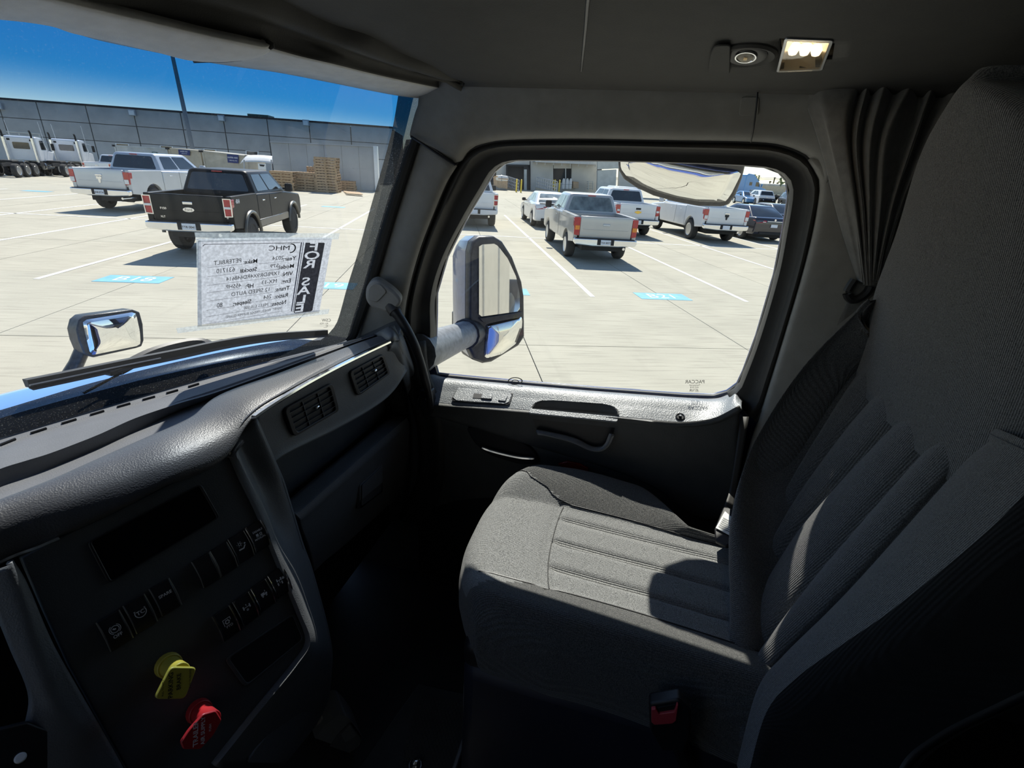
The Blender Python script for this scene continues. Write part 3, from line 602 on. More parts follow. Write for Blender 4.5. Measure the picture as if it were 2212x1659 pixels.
# ---------------- centre stack, turned to the driver
SO = PY(505, 985, .6); _a = R_(19); SL = Vector((math.cos(_a), -math.sin(_a), 0)); _nh = Vector((-math.sin(_a), -math.cos(_a), 0))
SD = Vector((0, 0, -math.cos(R_(25))))+_nh*math.sin(R_(25)); SN = SD.cross(SL).normalized()
if SN.dot(CAM-SO) < 0: SN = -SN
def ST(x, y, h=0.0): return PP(x, y, SO+SN*h, SN)
def SAB(x, y, h=0.0):
    p = ST(x, y, h)-SO; return p.dot(SL), p.dot(SD)
stq = [ST(x, y) for x, y in ((500, 985), (560, 1100), (600, 1200), (648, 1320), (668, 1385), (640, 1440), (560, 1540), (480, 1640), (420, 1720), (330, 1760), (250, 1620), (150, 1440), (95, 1320), (45, 1205), (124, 1163), (250, 1104), (358, 1049))]
stack = build('switch_panel', MB().prism(stq, -SN*.02), M['dashdark'], dash, bevel=.002)
tag(stack, 'charcoal switch panel')
# recessed dark screen
sq = [ST(x, y, .001) for x, y in ((187, 1172), (433, 1045), (474, 1117), (234, 1261))]
scr = build('screen_frame', MB().frame(roundpoly(sq, .006), roundpoly([sq[0].lerp(sq[2], .025), sq[1].lerp(sq[3], .025), sq[2].lerp(sq[0], .025), sq[3].lerp(sq[1], .025)], .004), SN*.003), M['black'], dash, bevel=.001)
build('screen', MB().prism(roundpoly([sq[0].lerp(sq[2], .025), sq[1].lerp(sq[3], .025), sq[2].lerp(sq[0], .025), sq[3].lerp(sq[1], .025)], .004), SN*.0012), mat('dark screen glass', (.006, .006, .007), .12, var=.05), scr)
# lower dark pocket
pq = [ST(x, y, .0) for x, y in ((484, 1424), (636, 1322), (660, 1378), (528, 1486))]
build('pocket', MB().frame(roundpoly(pq, .008), roundpoly([pq[0].lerp(pq[2], .05), pq[1].lerp(pq[3], .05), pq[2].lerp(pq[0], .05), pq[3].lerp(pq[1], .05)], .006), SN*.002), M['dashdark'], dash, bevel=.001)
build('pocket_floor', MB().prism([pq[0].lerp(pq[2], .05), pq[1].lerp(pq[3], .05), pq[2].lerp(pq[0], .05), pq[3].lerp(pq[1], .05)], SN*.0008), M['black'], dash)
# rocker switches
def icon(kind):
    mb = MB()
    def ring(r0, r1, a0=0, a1=360, n=20, c=(0, 0)):
        o = [(c[0]+r1*math.cos(R_(a0+(a1-a0)*i/n)), c[1]+r1*math.sin(R_(a0+(a1-a0)*i/n)), 0) for i in range(n+1)]
        q = [(c[0]+r0*math.cos(R_(a0+(a1-a0)*i/n)), c[1]+r0*math.sin(R_(a0+(a1-a0)*i/n)), 0) for i in range(n+1)]
        mb.grid([o, q])
    def rect(x0, x1, y0, y1): mb.add([(x0, y0, 0), (x1, y0, 0), (x1, y1, 0), (x0, y1, 0)], [(0, 1, 2, 3)])
    def txt(s, size, x=0, y=0, bold=False):
        t = text_mb(s, size, bold=bold); mb.add([v+Vector((x, y, 0)) for v in t.v], t.f)
    if kind == 'off':
        ring(.0042, .0050); ring(.0060, .0067, 120, 240); ring(.0060, .0067, -60, 60); rect(-.0012, .0012, -.0008, .0008); rect(-.0024, -.0004, 0, .0018); txt('OFF', .006, 0, -.0098, True)
    elif kind == 'tc':
        ring(.0062, .0072, -210, 30); txt('TC', .0075, 0, 0, True); rect(-.0072, -.0050, .004, .0048); rect(.0050, .0072, .004, .0048)
    elif kind == 'spare': txt('SPARE', .0062, 0, .002, True)
    elif kind == 'lamp':
        ring(.0016, .0024, c=(-.002, .004)); [rect(-.0022+.004*math.cos(a)-.0003, -.0022+.004*math.cos(a)+.0003, .004+.004*math.sin(a)-.0008, .004+.004*math.sin(a)+.0008) for a in (0, 1, 2, 3.1, 4.2, 5.2)]
        mb.add([(-.006, -.006, 0), (.002, -.006, 0), (.006, -.001, 0), (.0045, 0, 0), (.0012, -.004, 0), (-.006, -.0035, 0)], [(0, 1, 2, 3, 4, 5)]); ring(0.0001, .0014, c=(.0055, .002), n=10)
    elif kind == 'manual':
        txt('DISABLE', .0046, 0, .0065, True); txt('MANUAL', .0046, 0, -.0065, True); rect(-.005, -.001, -.002, .002); ring(.0012, .0022, c=(.003, 0)); rect(-.0055, .0055, -.0034, -.0028)
    elif kind == 'pto':
        ring(.0020, .0032); rect(-.0058, -.005, -.005, .0055); rect(-.0058, .0058, .0050, .0058); rect(.005, .0058, .001, .0055); txt('PTO', .0052, 0.001, -.0075, True); [rect(.0036*math.cos(k)-.0005, .0036*math.cos(k)+.0005, .0036*math.sin(k)-.0005, .0036*math.sin(k)+.0005) for k in (0, 1.05, 2.1, 3.14, 4.2, 5.25)]
    elif kind == 'axle':
        rect(-.0045, .0045, .0004, .0014); rect(-.006, -.004, -.002, .004); rect(.004, .006, -.002, .004); ring(.0006, .0018, c=(0, -.004), n=10)
        rect(-.0005, .0005, .003, .006)
    elif kind == 'truck':
        rect(-.005, .001, -.002, .003); rect(.0016, .005, -.002, .0012); ring(.0004, .0014, c=(-.003, -.0035), n=10); ring(.0004, .0014, c=(.003, -.0035), n=10); rect(.002, .003, .003, .006)
    elif kind == 'diff':
        rect(-.006, -.004, .001, .006); rect(-.006, -.004, -.006, -.001); rect(.001, .003, .001, .006); rect(.001, .003, -.006, -.001); rect(-.004, .001, .002, .003); rect(-.0018, -.0010, -.003, .003); ring(.0010, .0018, 0, 180, 10, c=(.006, .003)); rect(.0042, .0078, .0005, .003)
    return mb
def rocker(x, y, ic=None, chrome=False):
    a, b = SAB(x, y); o = SO+SL*a+SD*b; w, h = .0125, .0235; up = -SD
    mb = MB()
    prof = [(-h, .0), (-h, .004), (-.004, .0085), (.006, .0075), (h, .0035), (h, 0)]
    mb.rings([[o+SL*s*w+up*q+SN*z for q, z in prof] for s in (-1, 1)], True, True)
    sw = build('rocker_switch', mb, M['black'], dash, bevel=.0012)
    for s in (-1, 1):
        build('side_edge', MB().tube([o+SL*s*(w+.0006)+up*q+SN*(z+.0012) for q, z in ((h, .0030), (.010, .0075), (-.004, .0095), (-h*.9, .005))], .0017 if chrome else .0007, 6), M['chrome'] if chrome else M['satin'], sw)
    if ic: build('icon', put(icon(ic), o+up*.004+SN*.0092, SL, up, SN), M['print'], sw, smooth=False, fix=False)
    return sw
for x, y, ic in ((247, 1362, 'off'), (302, 1326, 'tc'), (356, 1290, 'spare'), (444, 1232, None), (482, 1208, None), (519, 1183, 'lamp')): rocker(x, y, ic)
rocker(556, 1158, 'manual', True)
for x, y, ic in ((488, 1346, 'pto'), (530, 1315, 'axle'), (567, 1286, 'truck'), (602, 1258, 'diff')): rocker(x, y, ic, True)
# brake knobs
def knob(name, lab, corners, hgt, neck, m, lines, inkm, r, tdir):
    q = [ST(x, y, hgt) for x, y in corners]; c = sum(q, Vector())/len(q)
    kn = build(name, MB().prism(roundpoly(q, r), SN*.006), m, dash, bevel=.0015); tag(kn, lab)
    n0 = ST(*neck, 0); build('shaft', MB().cyl(n0, n0+SN*(hgt+.001), .0135, .0125, 20).cyl(n0, n0+SN*.012, .017, .016, 20), m, kn, bevel=.001)
    ty = SN.cross(tdir).normalized()
    for s, size, dx, dy in lines:
        build('lettering', put(text_mb(s, size, bold=True), c+tdir*dx+ty*dy+SN*.0066, tdir, ty, SN), inkm, kn, smooth=False, fix=False)
kc = [ST(x, y, .05) for x, y in ((330, 1508), (365, 1438.6), (422.5, 1439.7), (396.6, 1507.5))]
td = ((kc[1]-kc[0])*.78+(kc[2]-kc[1])*(-.42)).normalized()
knob('parking_brake_knob', 'yellow diamond parking brake knob', ((330, 1508), (365, 1438.6), (422.5, 1439.7), (396.6, 1507.5)), .05, (362, 1436), M['yellow'],
     [('PARKING', .0078, 0, .0075), ('BRAKE', .0070, .001, -.002), ('PULL TO APPLY', .0030, 0, .0165), ('PUSH TO RELEASE', .0030, 0, -.0155)], M['inkblack'], .006, td)
knob('trailer_air_knob', 'red eight-sided trailer air supply knob', ((387, 1601), (404, 1575), (435, 1540), (463, 1532), (476, 1553), (458, 1586), (430, 1616), (393, 1616)), .05, (428, 1535), M['red'],
     [('TRAILER', .0085, 0, .007), ('AIR SUPPLY', .0070, 0, -.002), ('PUSH', .004, 0, -.011)], M['print'], .003, td)
# frame around the switch panel with the sun-lit outer rib
fl_ = [ST(x, y, .002) for x, y in ((503, 980), (528, 1035), (560, 1100), (592, 1180), (622, 1252), (650, 1320), (670, 1385), (640, 1440), (560, 1540), (470, 1655))]
fr_ = [PY(x, y, v) for x, y, v in ((546, 904, .604), (588, 1002, .582), (604, 1048, .578), (624, 1112, .570), (645, 1180, .556), (668, 1245, .54), (704, 1380, .515), (709, 1450, .53), (692, 1540, .55), (600, 1660, .52))]
fm_ = [a.lerp(b, .45)+Vector((0, .018*(1 if i < 4 else .2), 0)) for i, (a, b) in enumerate(zip(fl_, fr_))]
sheet('stack_frame', [[p-SN*.012 for p in fl_], fl_, fm_, [a.lerp(b, .9) for a, b in zip(fl_, fr_)], fr_, [p+Vector((.010, .012, 0)) for p in fr_], [p+Vector((.012, .10, 0))*(.35 if i < 2 else 1) for i, p in enumerate(fr_)], [p+Vector((.0, .05 if i < 2 else .28, -.05 if i < 2 else 0)) for i, p in enumerate(fr_)]], M['dash'], dash, n=60, k=5, thick=.006, lrow='idx')
build('panel_gap', MB().tube([p+SN*.0005 for p in fl_[:8]], .0035, 6), M['black'], dash)
# driver-side cluster bezel left of the panel
bz = [[ST(x, y, .004) for x, y in ((28, 1208), (60, 1262), (110, 1380), (165, 1480), (240, 1610), (300, 1720))], [ST(x, y, .010) for x, y in ((18, 1222), (38, 1280), (75, 1400), (120, 1520), (150, 1570), (170, 1720))], [ST(x, y, .0) for x, y in ((-40, 1240), (-20, 1300), (20, 1400), (60, 1500), (50, 1580), (30, 1720))]]
sheet('cluster_bezel', bz, M['dash'], dash, n=30, k=5, thick=.006, lrow='idx')
ib = [ST(x, y, .006) for x, y in ((-60, 1590), (60, 1560), (140, 1590), (190, 1720), (-60, 1720))]
build('lower_control', MB().prism(ib, -SN*.01), M['black'], dash, bevel=.002)
build('round_button', MB().cyl(ST(44, 1637, .006), ST(44, 1637, .011), .0058, .005, 20), M['print'], dash, bevel=.001)
# lower pocket door on the side of the stack, and the bracket by the footwell
lp = [PY(x, y, v-.012) for x, y, v in ((692, 1436, .535), (698, 1510, .55), (610, 1650, .52), (530, 1650, .50))]
build('lower_door', MB().prism(roundpoly(lp, .02), Vector((.004, .01, 0))), M['dash'], dash, bevel=.003)
# ------------------------------------------------------------------ passenger seat
seat = thing('passenger_seat', 'heather grey cloth passenger seat with stitched channels, partly in sun', 'seat', (.64, -.05, 1.05))
def cush_z(u, v):     # u: 0 inner .. 1 outer, v: 0 back .. 1 front
    z = 1.515+.028*v-.018*max(0, v-.75)**1*4*.35
    bo = max(0, (u-.70)/.30); bi = max(0, (.20-u)/.20)
    z += .040*math.sin(min(1, bo*1.25)*math.pi/1.6)*(.35+.65*min(1, v*1.6)) + .018*math.sin(min(1, bi*1.2)*math.pi/1.6)
    if v < .70:
        for g in (.30, .455, .61):
            d = (u-g)/.012; z -= .011*math.exp(-d*d)*min(1, (.70-v)/.04)
            if abs(u-g) < .078: z += .004*math.cos((u-g)/.078*math.pi/2)*0
    d = (v-.70)/.012
    if .17 < u < .72: z -= .004*math.exp(-d*d)
    return z
def plan(u, v):
    xi = .372+.015*math.sin(v*math.pi); xo = .91
    k = min(1, max(0, (.46-v)/.42)); k = k*k*(3-2*k); xe = xo-.225*k
    yf = .185+.095*(max(0.0, 1-abs(2*u-1)**2.6))
    yb = -.345
    xm = xi+(xo-xi)*.70; x = xi+(xo-xi)*u if u <= .70 else xm+(max(xe, xm+.02)-xm)*(u-.70)/.30
    y = yb+(yf-yb)*v
    x += (.64-x)*.22*max(0, v-.72)**1.3*2.0
    return x, y
NU, NV = 70, 64
rows = []
for j in range(NV+1):
    v = j/NV; rw = []
    for i in range(NU+1):
        u = i/NU; x, y = plan(u, v); z = cush_z(u, v)
        e = min(u, 1-u)*.53/.045; ef = (1-v)*.55/.06
        rnd = 0
        for q in (e, ef):
            if q < 1: rnd += 1-math.sqrt(max(0, 1-(1-q)**2))
        z -= .055*min(1.15, rnd); rw.append(Vector((x, y, z)))
    rows.append(rw)
def ring_of(dz, grow):
    out = []
    for rw in rows: out.append(rw[0])
    r = [rw[0] for rw in rows]+rows[-1][1:]+[rw[-1] for rw in rows[::-1]][1:]
    return [Vector((.64+(p.x-.64)*grow, p.y+(p.y+.05)*(grow-1), p.z+dz)) for p in r]
split_i0, split_i1 = int(.205*NU), int(.72*NU)
def sub_grid(i0, i1, j0, j1): return [[rows[j][i].copy() for i in range(i0, i1+1)] for j in range(j0, j1+1)]
jf = int(.70*NV)
# boundary of the two cloths: the outer bolster widens towards the back of the thigh line
cu = build('seat_cushion', MB().grid(rows), M['fabric'], seat, fix=False, angle=180)
cu.data.materials.append(M['fabric2'])
for p in cu.data.polygons:
    i = p.index % NU; j = p.index//NU; u = (i+.5)/NU; v = (j+.5)/NV
    lim = .72+.18*max(0, (v-.70)/.30)**1.0
    if u > lim or u < .19-.10*max(0, (v-.75)/.25): p.material_index = 1
cu.data.flip_normals() if False else None
skirt = build('cushion_side', MB().grid([ring_of(0, 1), ring_of(-.03, 1.012), ring_of(-.07, 1.010), ring_of(-.12, .985), ring_of(-.16, .93)]), M['fabric2'], seat, fix=False, angle=180)
wl_ = [rows[int(j)][split_i1+0]+Vector((0, 0, .0015)) for j in range(0, jf)]
build('seam', MB().tube([rows[j][split_i1]+Vector((0, 0, .0006)) for j in range(0, jf+1, 3)]+[rows[min(NV, jf+k)][int((.72+.18*(k/(NV-jf)))*NU)]+Vector((0, 0, .0006)) for k in range(2, NV-jf+1, 2)], .0016, 6), M['black'], seat)
build('seam', MB().tube([rows[j][split_i0-1]+Vector((0, 0, .0006)) for j in range(0, NV-2, 3)], .0016, 6), M['black'], seat)
build('seam', MB().tube([rows[jf][i]+Vector((0, 0, .0012)) for i in range(split_i0-1, split_i1+1, 3)], .0012, 6), M['fabric2'], seat)
# seat pan, suspension and plinth
build('seat_pan', MB().bb(.40, .88, -.36, .22, 1.35, 1.42), M['black'], seat, bevel=.02)
build('seat_base', MB().bb(.395, .90, -.38, .22, .92, 1.36), mat('seat plinth navy plastic', (.022, .026, .045), .5, var=.1), seat, bevel=.03)
# backrest on its leaning plane
BN = Vector((0, 1, .32)).normalized()
def BK(x, y, off=0.0):
    return PP(x, y, Vector((0, -.33, 1.5))+BN*off, BN)
G0 = [(1905, 748), (1838, 824), (1740, 984), (1684, 1094), (1629, 1254), (1614, 1390), (1610, 1500)]
G1 = [(1958, 775), (1844, 898), (1746, 1033), (1690, 1130), (1655, 1203), (1623, 1303), (1612, 1520)]
G2 = [(2022, 824), (1893, 947), (1746, 1107), (1690, 1185), (1640, 1275), (1622, 1360), (1613, 1540)]
G3 = [(2099, 883), (1991, 972), (1807, 1180), (1730, 1275), (1666, 1365), (1636, 1420), (1615, 1560)]
G4 = [(2151, 926), (2053, 1033), (1868, 1242), (1790, 1325), (1700, 1415), (1650, 1480), (1608, 1640)]
GI = [(2290, 985), (2130, 1150), (1930, 1315), (1830, 1385), (1720, 1465), (1655, 1540), (1612, 1690)]
GO = [(1880, 650), (1738, 792), (1645, 930), (1606, 1020), (1592, 1110), (1612, 1260), (1612, 1480)]; GOO = (.07, .105, .115, .11, .10, .05, .02)
def colc(px, off): return [BK(x, y, off) for x, y in px]
def halfway(a, b, off, t=.5): return [p.lerp(q, t)+BN*off for p, q in zip(colc(a, 0), colc(b, 0))]
def extend(c, top):    # carry a column up into the plain head section
    return [top]+c
cols = []
gO = [Vector((min(p.x, .955), p.y, p.z)) for p in [BK(x, y, o) for (x, y), o in zip(GO, GOO)]]
outer_back = [p+Vector((.03, -.16, 0)) for p in gO]; outer_mid = [p+Vector((.035, -.06, 0)) for p in gO]
def groove(px, nb0, nb1):      # a crisp stitched valley between two padded ribs
    c = colc(px, 0)
    return [[p.lerp(q, .16)+BN*.004 for p, q in zip(c, colc(nb0, 0))], [p-BN*.009 for p in c], [p.lerp(q, .16)+BN*.004 for p, q in zip(c, colc(nb1, 0))]]
cols += [outer_back, outer_mid, gO, [a.lerp(b, .5)+BN*.035 for a, b in zip(gO, colc(G0, 0))], [a.lerp(b, .93)+BN*.008 for a, b in zip(gO, colc(G0, 0))], colc(G0, -.008), [p.lerp(q, .16)+BN*.004 for p, q in zip(colc(G0, 0), colc(G1, 0))], halfway(G0, G1, .013)]
cols += groove(G1, G0, G2)+[halfway(G1, G2, .013)]+groove(G2, G1, G3)+[halfway(G2, G3, .013)]+groove(G3, G2, G4)+[halfway(G3, G4, .013), [p.lerp(q, .16)+BN*.004 for p, q in zip(colc(G4, 0), colc(G3, 0))]]
cols += [colc(G4, -.008), [p.lerp(q, .12)+BN*.008 for p, q in zip(colc(G4, 0), colc(GI, .05))], [p.lerp(q, .5)+BN*.014 for p, q in zip(colc(G4, 0), colc(GI, .05))], colc(GI, .05), [p-BN*.04+Vector((-.020, 0, -.01)) for p in colc(GI, .05)], [p+Vector((-.015, -.2, -.02)) for p in colc(GI, .05)]]
bmesh_cols = [c[:] for c in cols]
side_cols = cols[-3:]; side_cols = [side_cols[0], side_cols[0].__class__(a.lerp(b, .5)+BN*.012 for a, b in zip(cols[-3], cols[-2]))]+cols[-2:]
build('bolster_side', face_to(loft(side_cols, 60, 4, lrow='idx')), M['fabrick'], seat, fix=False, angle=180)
bk = build('backrest', face_to(loft(cols[:-2], 60, 5, lrow='idx'), Vector((.6, 3, 2))), M['fabricb'], seat, fix=False, angle=180)
NH = len(cols)
# plain upper section and head rest, narrower and leaning forward
ho = [PY(x, y, v) for x, y, v in ((1893, 668, -.50), (1908, 612, -.492), (1952, 500, -.475), (2008, 335, -.45), (2088, 222, -.43), (2150, 172, -.43))]
hi_ = [Vector((1.26-p.x, p.y, p.z-.005)) for p in ho]
def hcol(t, fwd, dy=0): return [a.lerp(b, t)+Vector((0, fwd*(1-.15*i/5), 0)) for i, (a, b) in enumerate(zip(ho, hi_))]
base_y = [c[0] for c in cols]
hc = [[p+Vector((.02, -.17, -.02)) for p in ho], [p+Vector((.012, -.07, 0)) for p in ho], ho, hcol(.10, .030), hcol(.3, .042), hcol(.5, .044), hcol(.7, .042), hcol(.9, .030), hi_, [p+Vector((-.012, -.07, 0)) for p in hi_], [p+Vector((-.02, -.17, -.02)) for p in hi_]]
for c in hc:
    t = c[-1]; c.append(t+Vector((0, -.02, .015))); c.append(t+Vector((0, -.10, .012)))
    c.insert(0, c[0]+Vector((0, -.012, -.14)))
sheet('headrest', hc, M['fabricb'], seat, n=40, k=5, thick=.01, lrow='idx', to=Vector((.6, 3, 2)))
tp = [cols[i][0] for i in range(2, NH-2)]
lowe = [p+BN*.006 for p in tp]
upe = resample([ho[0]+Vector((0, .0, .03)), hcol(.3, .030)[0]+Vector((0, 0, .03)), hcol(.7, .030)[0]+Vector((0, 0, .03)), hi_[0]+Vector((0, 0, .03))], len(tp))
sheet('shoulder_panel', [[p-BN*.004-Vector((0, 0, .004)) for p in tp], lowe, [a.lerp(b, .35)+BN*.012 for a, b in zip(lowe, upe)], upe, [p+Vector((0, -.02, .05)) for p in upe]], M['fabricb'], seat, n=60, k=4, thick=.01, lrow='idx', to=Vector((.6, 3, 2)))
build('piping', MB().tube([c[0]+BN*.004 for c in cols[5:-5]], .0025, 6), M['fabric2'], seat)
build('back_shell', face_to(loft([[p+Vector((.0, -.15, 0)) for p in cols[2]], [p+Vector((0, -.17, 0)) for p in cols[12]], [p+Vector((0, -.15, 0)) for p in cols[-2]]], 30, 4, lrow='idx'), Vector((.6, -3, 2))), M['black'], seat, fix=False, thick=.01)
# buckle
bq = lambda x, y: PX(x, y, .335)
bo = bq(1452, 1560)
bmx = Matrix.Rotation(R_(8), 3, 'X')
bu_ = build('belt_buckle', MB().prism(roundpoly([bq(1401, 1521), bq(1467, 1511), bq(1494, 1538), bq(1493, 1585), bq(1478, 1626), bq(1430, 1622), bq(1404, 1580)], .006), (.022, 0, 0)), M['black'], seat, bevel=.004)
bt = [bq(x, y)-Vector((.006, 0, 0)) for x, y in ((1407, 1526), (1416, 1525), (1424, 1536), (1456, 1531), (1462, 1516), (1465, 1517), (1460, 1550), (1452, 1556), (1414, 1559), (1407, 1553))]
tag(build('release_button', MB().prism(bt, (.012, 0, 0)), M['redbutton'], bu_, bevel=.002), 'red release button')
build('latch_slot', MB().prism([bq(1420, 1527)-Vector((.002, 0, 0)), bq(1458, 1520)-Vector((.002, 0, 0)), bq(1456, 1530)-Vector((.002, 0, 0)), bq(1424, 1535)-Vector((.002, 0, 0))], (.004, 0, 0)), M['inkblack'], bu_)
build('buckle_stalk', MB().tube([bq(1452, 1590)+Vector((.02, 0, 0)), bq(1470, 1640)+Vector((.03, 0, 0)), bq(1490, 1720)+Vector((.05, 0, 0))], .016, 8), M['black'], seat)
# seat belt with its label by the B-pillar
belt = thing('seat_belt', 'black seat belt webbing and anchor with a white printed label beside the seat', 'seat belt', (.80, -.33, 1.5))
tgc = PX(1570, 1132, .76); tn = Vector((-.3, .3, .9)).normalized()
tg = [PP(x, y, tgc, tn) for x, y in ((1566, 1104), (1582, 1118), (1592, 1135), (1593, 1143), (1584, 1160), (1546, 1140))]
strap = [PP(x, y, tgc-tn*.004, tn) for x, y in ((1572, 1070), (1588, 1078), (1598, 1130), (1590, 1165), (1570, 1180), (1545, 1168), (1543, 1142), (1560, 1100))]
build('anchor_cover', MB().prism(strap, -tn*.012), M['black'], belt, bevel=.003)
lbl = build('label', MB().prism(tg, -tn*.002), M['paperlabel'], belt); tag(lbl, 'white printed warning label')
la, lb = (tg[4]-tg[5]).normalized(), (tg[0]-tg[5]).normalized()
for k in range(6):
    o = tg[5]+lb*(.006+.0052*k)+la*.004+tn*.0012; ln = .030-.002*k
    build('print_line', MB().add([o, o+la*ln, o+la*ln+lb*.0014, o+lb*.0014], [(0, 1, 2, 3)]), M['ink'], lbl, smooth=False, fix=False)
build('webbing', face_to(loft([[PX(1600, 900, .955), PX(1618, 900, .955)], [PX(1580, 1040, .86), PX(1594, 1045, .86)], [PX(1566, 1092, .772), PX(1586, 1102, .772)]], 4, 4)), M['rubber'], belt, thick=.002, fix=False)
# curtain tied back at the B-pillar
cur = thing('curtain', 'charcoal sleeper curtain gathered and tied at the B-pillar', 'curtain', (.9, -.5, 2.1))
TOP = [(1733, 200, .92), (1752, 186, .90), (1790, 186, .88), (1850, 182, .875), (1862, 172, .90), (1878, 168, .87), (1893, 168, .90), (1915, 168, .86), (1945, 166, .90), (1975, 166, .865), (2000, 168, .91), (2022, 166, .87), (2040, 185, .91), (2065, 195, .88), (2092, 214, .92)]
MID = [(1775, 330, .93), (1788, 300, .90), (1795, 296, .885), (1826, 270, .87), (1838, 300, .90), (1850, 300, .87), (1862, 300, .895), (1880, 300, .86), (1900, 300, .885), (1915, 300, .86), (1965, 290, .90), (1978, 290, .87), (1990, 290, .90), (2010, 300, .88), (2030, 320, .91)]
LOW = [(1812, 480, .94), (1826, 470, .91), (1838, 470, .90), (1850, 460, .885), (1856, 460, .905), (1864, 460, .885), (1870, 460, .90), (1878, 460, .88), (1888, 460, .895), (1902, 450, .875), (1916, 450, .90), (1928, 445, .88), (1940, 440, .90), (1948, 440, .89), (1958, 445, .91)]
BOT = [(1852, 606, .94), (1858, 608, .925), (1864, 611, .92), (1868, 613, .912), (1871, 615, .918), (1874, 616, .910), (1877, 617, .918), (1880, 617, .910), (1883, 616, .916), (1886, 614, .910), (1889, 612, .918), (1892, 610, .910), (1896, 606, .918), (1900, 602, .915), (1905, 598, .922)]
crow = [[PX(x, y, v) for x, y, v in r] for r in (TOP, MID, LOW, BOT)]
sheet('drape', crow, M['curtain'], cur, n=140, k=14, thick=.004, lrow='idx')
tb = [PX(x, y, .935) for x, y in ((1846, 604), (1834, 622), (1830, 636), (1842, 648), (1860, 642), (1874, 630), (1880, 618))]
build('tie_band', MB().tube(resample(tb, 16), .009, 8), M['black'], cur)
build('curtain_tail', face_to(loft([[PX(x, y, .935) for x, y in ((1850, 606), (1872, 614), (1900, 604))], [PX(x, y, .94) for x, y in ((1836, 640), (1862, 645), (1905, 650))], [PX(x, y, .95) for x, y in ((1800, 720), (1850, 730), (1905, 740))]], 10, 4)), M['curtain'], cur, thick=.004, fix=False)
build('curtain_track', MB().tube([PX(1735, 196, .90), PX(1860, 172, .895), PX(2040, 168, .89), PX(2300, 190, .88)], .006, 6), M['black'], cur)
# ------------------------------------------------------------------ door fittings
def rail_pt(x, y, off=0.0):     # on the sloping top of the door rail
    a = PX(1150, 838, 1.03); b = PX(1150, 893, .945); c = PX(1480, 864, 1.03)
    n = (b-a).cross(c-a).normalized()
    if n.z < 0: n = -n
    return PP(x, y, a+n*off, n), n
def rp(pts, off=0.0): return [rail_pt(x, y, off)[0] for x, y in pts]
RN = rail_pt(1150, 860)[1]
swq = rp(((990, 838), (1000, 839), (1102, 850), (1106, 854), (1100, 870), (1090, 874), (985, 866), (978, 860)), .003)
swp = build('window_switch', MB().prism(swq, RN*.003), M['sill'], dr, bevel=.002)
build('switch_rim', MB().tube(resample(swq+[swq[0]], 40), .0016, 6), M['black'], swp)
build('rocker_well', MB().prism(rp(((1024, 850), (1064, 853), (1062, 863), (1021, 860)), .006), RN*.001), M['black'], swp)
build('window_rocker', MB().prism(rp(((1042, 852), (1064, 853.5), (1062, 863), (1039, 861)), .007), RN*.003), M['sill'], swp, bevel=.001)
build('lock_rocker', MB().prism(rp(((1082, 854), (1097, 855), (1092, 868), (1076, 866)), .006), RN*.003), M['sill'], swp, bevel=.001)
# grab pocket in the rail
pk = [hit(RAIL_T, x, y, .0025)[0] for x, y in POCK]
pocket = build('grab_pocket', MB().rings([resample(q+[q[0]], 50, True)[:-1] for q in ([p+Vector((.0, 0, .001))+(p-sum(pk, Vector())/len(pk))*.035 for p in pk], pk, [p+Vector((-.002, 0, -.006)) for p in pk], [p+Vector((-.008, 0, -.05)) for p in pk])], True, False), M['door'], dr, fix=False)
build('pocket_floor', MB().add([p+Vector((-.008, 0, -.048)) for p in pk], [tuple(range(len(pk)))]), M['black'], pocket, fix=False)
lipq = rp(((1146, 885), (1336, 903), (1334, 914), (1142, 895)), .004)
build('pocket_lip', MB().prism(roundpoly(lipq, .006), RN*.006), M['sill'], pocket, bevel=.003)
def pan(x, y, off=0.0): return PP(x, y, Vector((.952-off, 0, 1.6)), Vector((1, 0, -.02)).normalized())
# lower grip, sun-lit from behind the rail
gp = [pan(x, y, .012) for x, y in ((1158, 928), (1180, 931), (1240, 945), (1275, 962), (1295, 965), (1308, 956), (1320, 935))]
gp2 = [pan(x, y, .030) for x, y in ((1163, 936), (1186, 941), (1236, 955), (1272, 971), (1296, 973), (1311, 962), (1322, 938))]
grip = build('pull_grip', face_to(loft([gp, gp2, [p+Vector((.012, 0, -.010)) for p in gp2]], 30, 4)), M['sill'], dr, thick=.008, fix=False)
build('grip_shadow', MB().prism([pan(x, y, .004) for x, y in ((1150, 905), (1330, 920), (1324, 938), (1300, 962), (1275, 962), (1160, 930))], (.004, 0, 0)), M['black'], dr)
# inner latch
lt = [PX(x, y, .958) for x, y in ((1004, 922), (1050, 928), (1110, 945), (1150, 970), (1168, 1003), (1120, 1003), (1060, 985), (1028, 962))]
latch = build('latch_cup', MB().prism(roundpoly(lt, .02), (.012, 0, 0)), M['black'], dr, bevel=.003)
build('latch_lever', MB().tube(resample([PX(x, y, .945) for x, y in ((1041, 967), (1060, 974), (1090, 982), (1125, 989), (1155, 991))], 14), [.004]+[.0055]*12+[.004], 8), M['chrome'], latch)
rl = [PX(x, y, .955) for x, y in ((1205, 1003), (1225, 997), (1250, 1002), (1270, 1012), (1272, 1019), (1245, 1020), (1218, 1014))]
tag(build('reflector', MB().prism(rl, (.008, 0, 0)), M['redlens'], dr, bevel=.002), 'dark red reflector')
c0, n0 = rail_pt(1469, 901, .004)
bt_ = build('lock_button', MB().lathe(c0, n0, [(0, .012), (.003, .012), (.004, .010), (.002, .008), (.002, .004), (.006, .0035), (.006, 0)], 20), M['black'], dr)
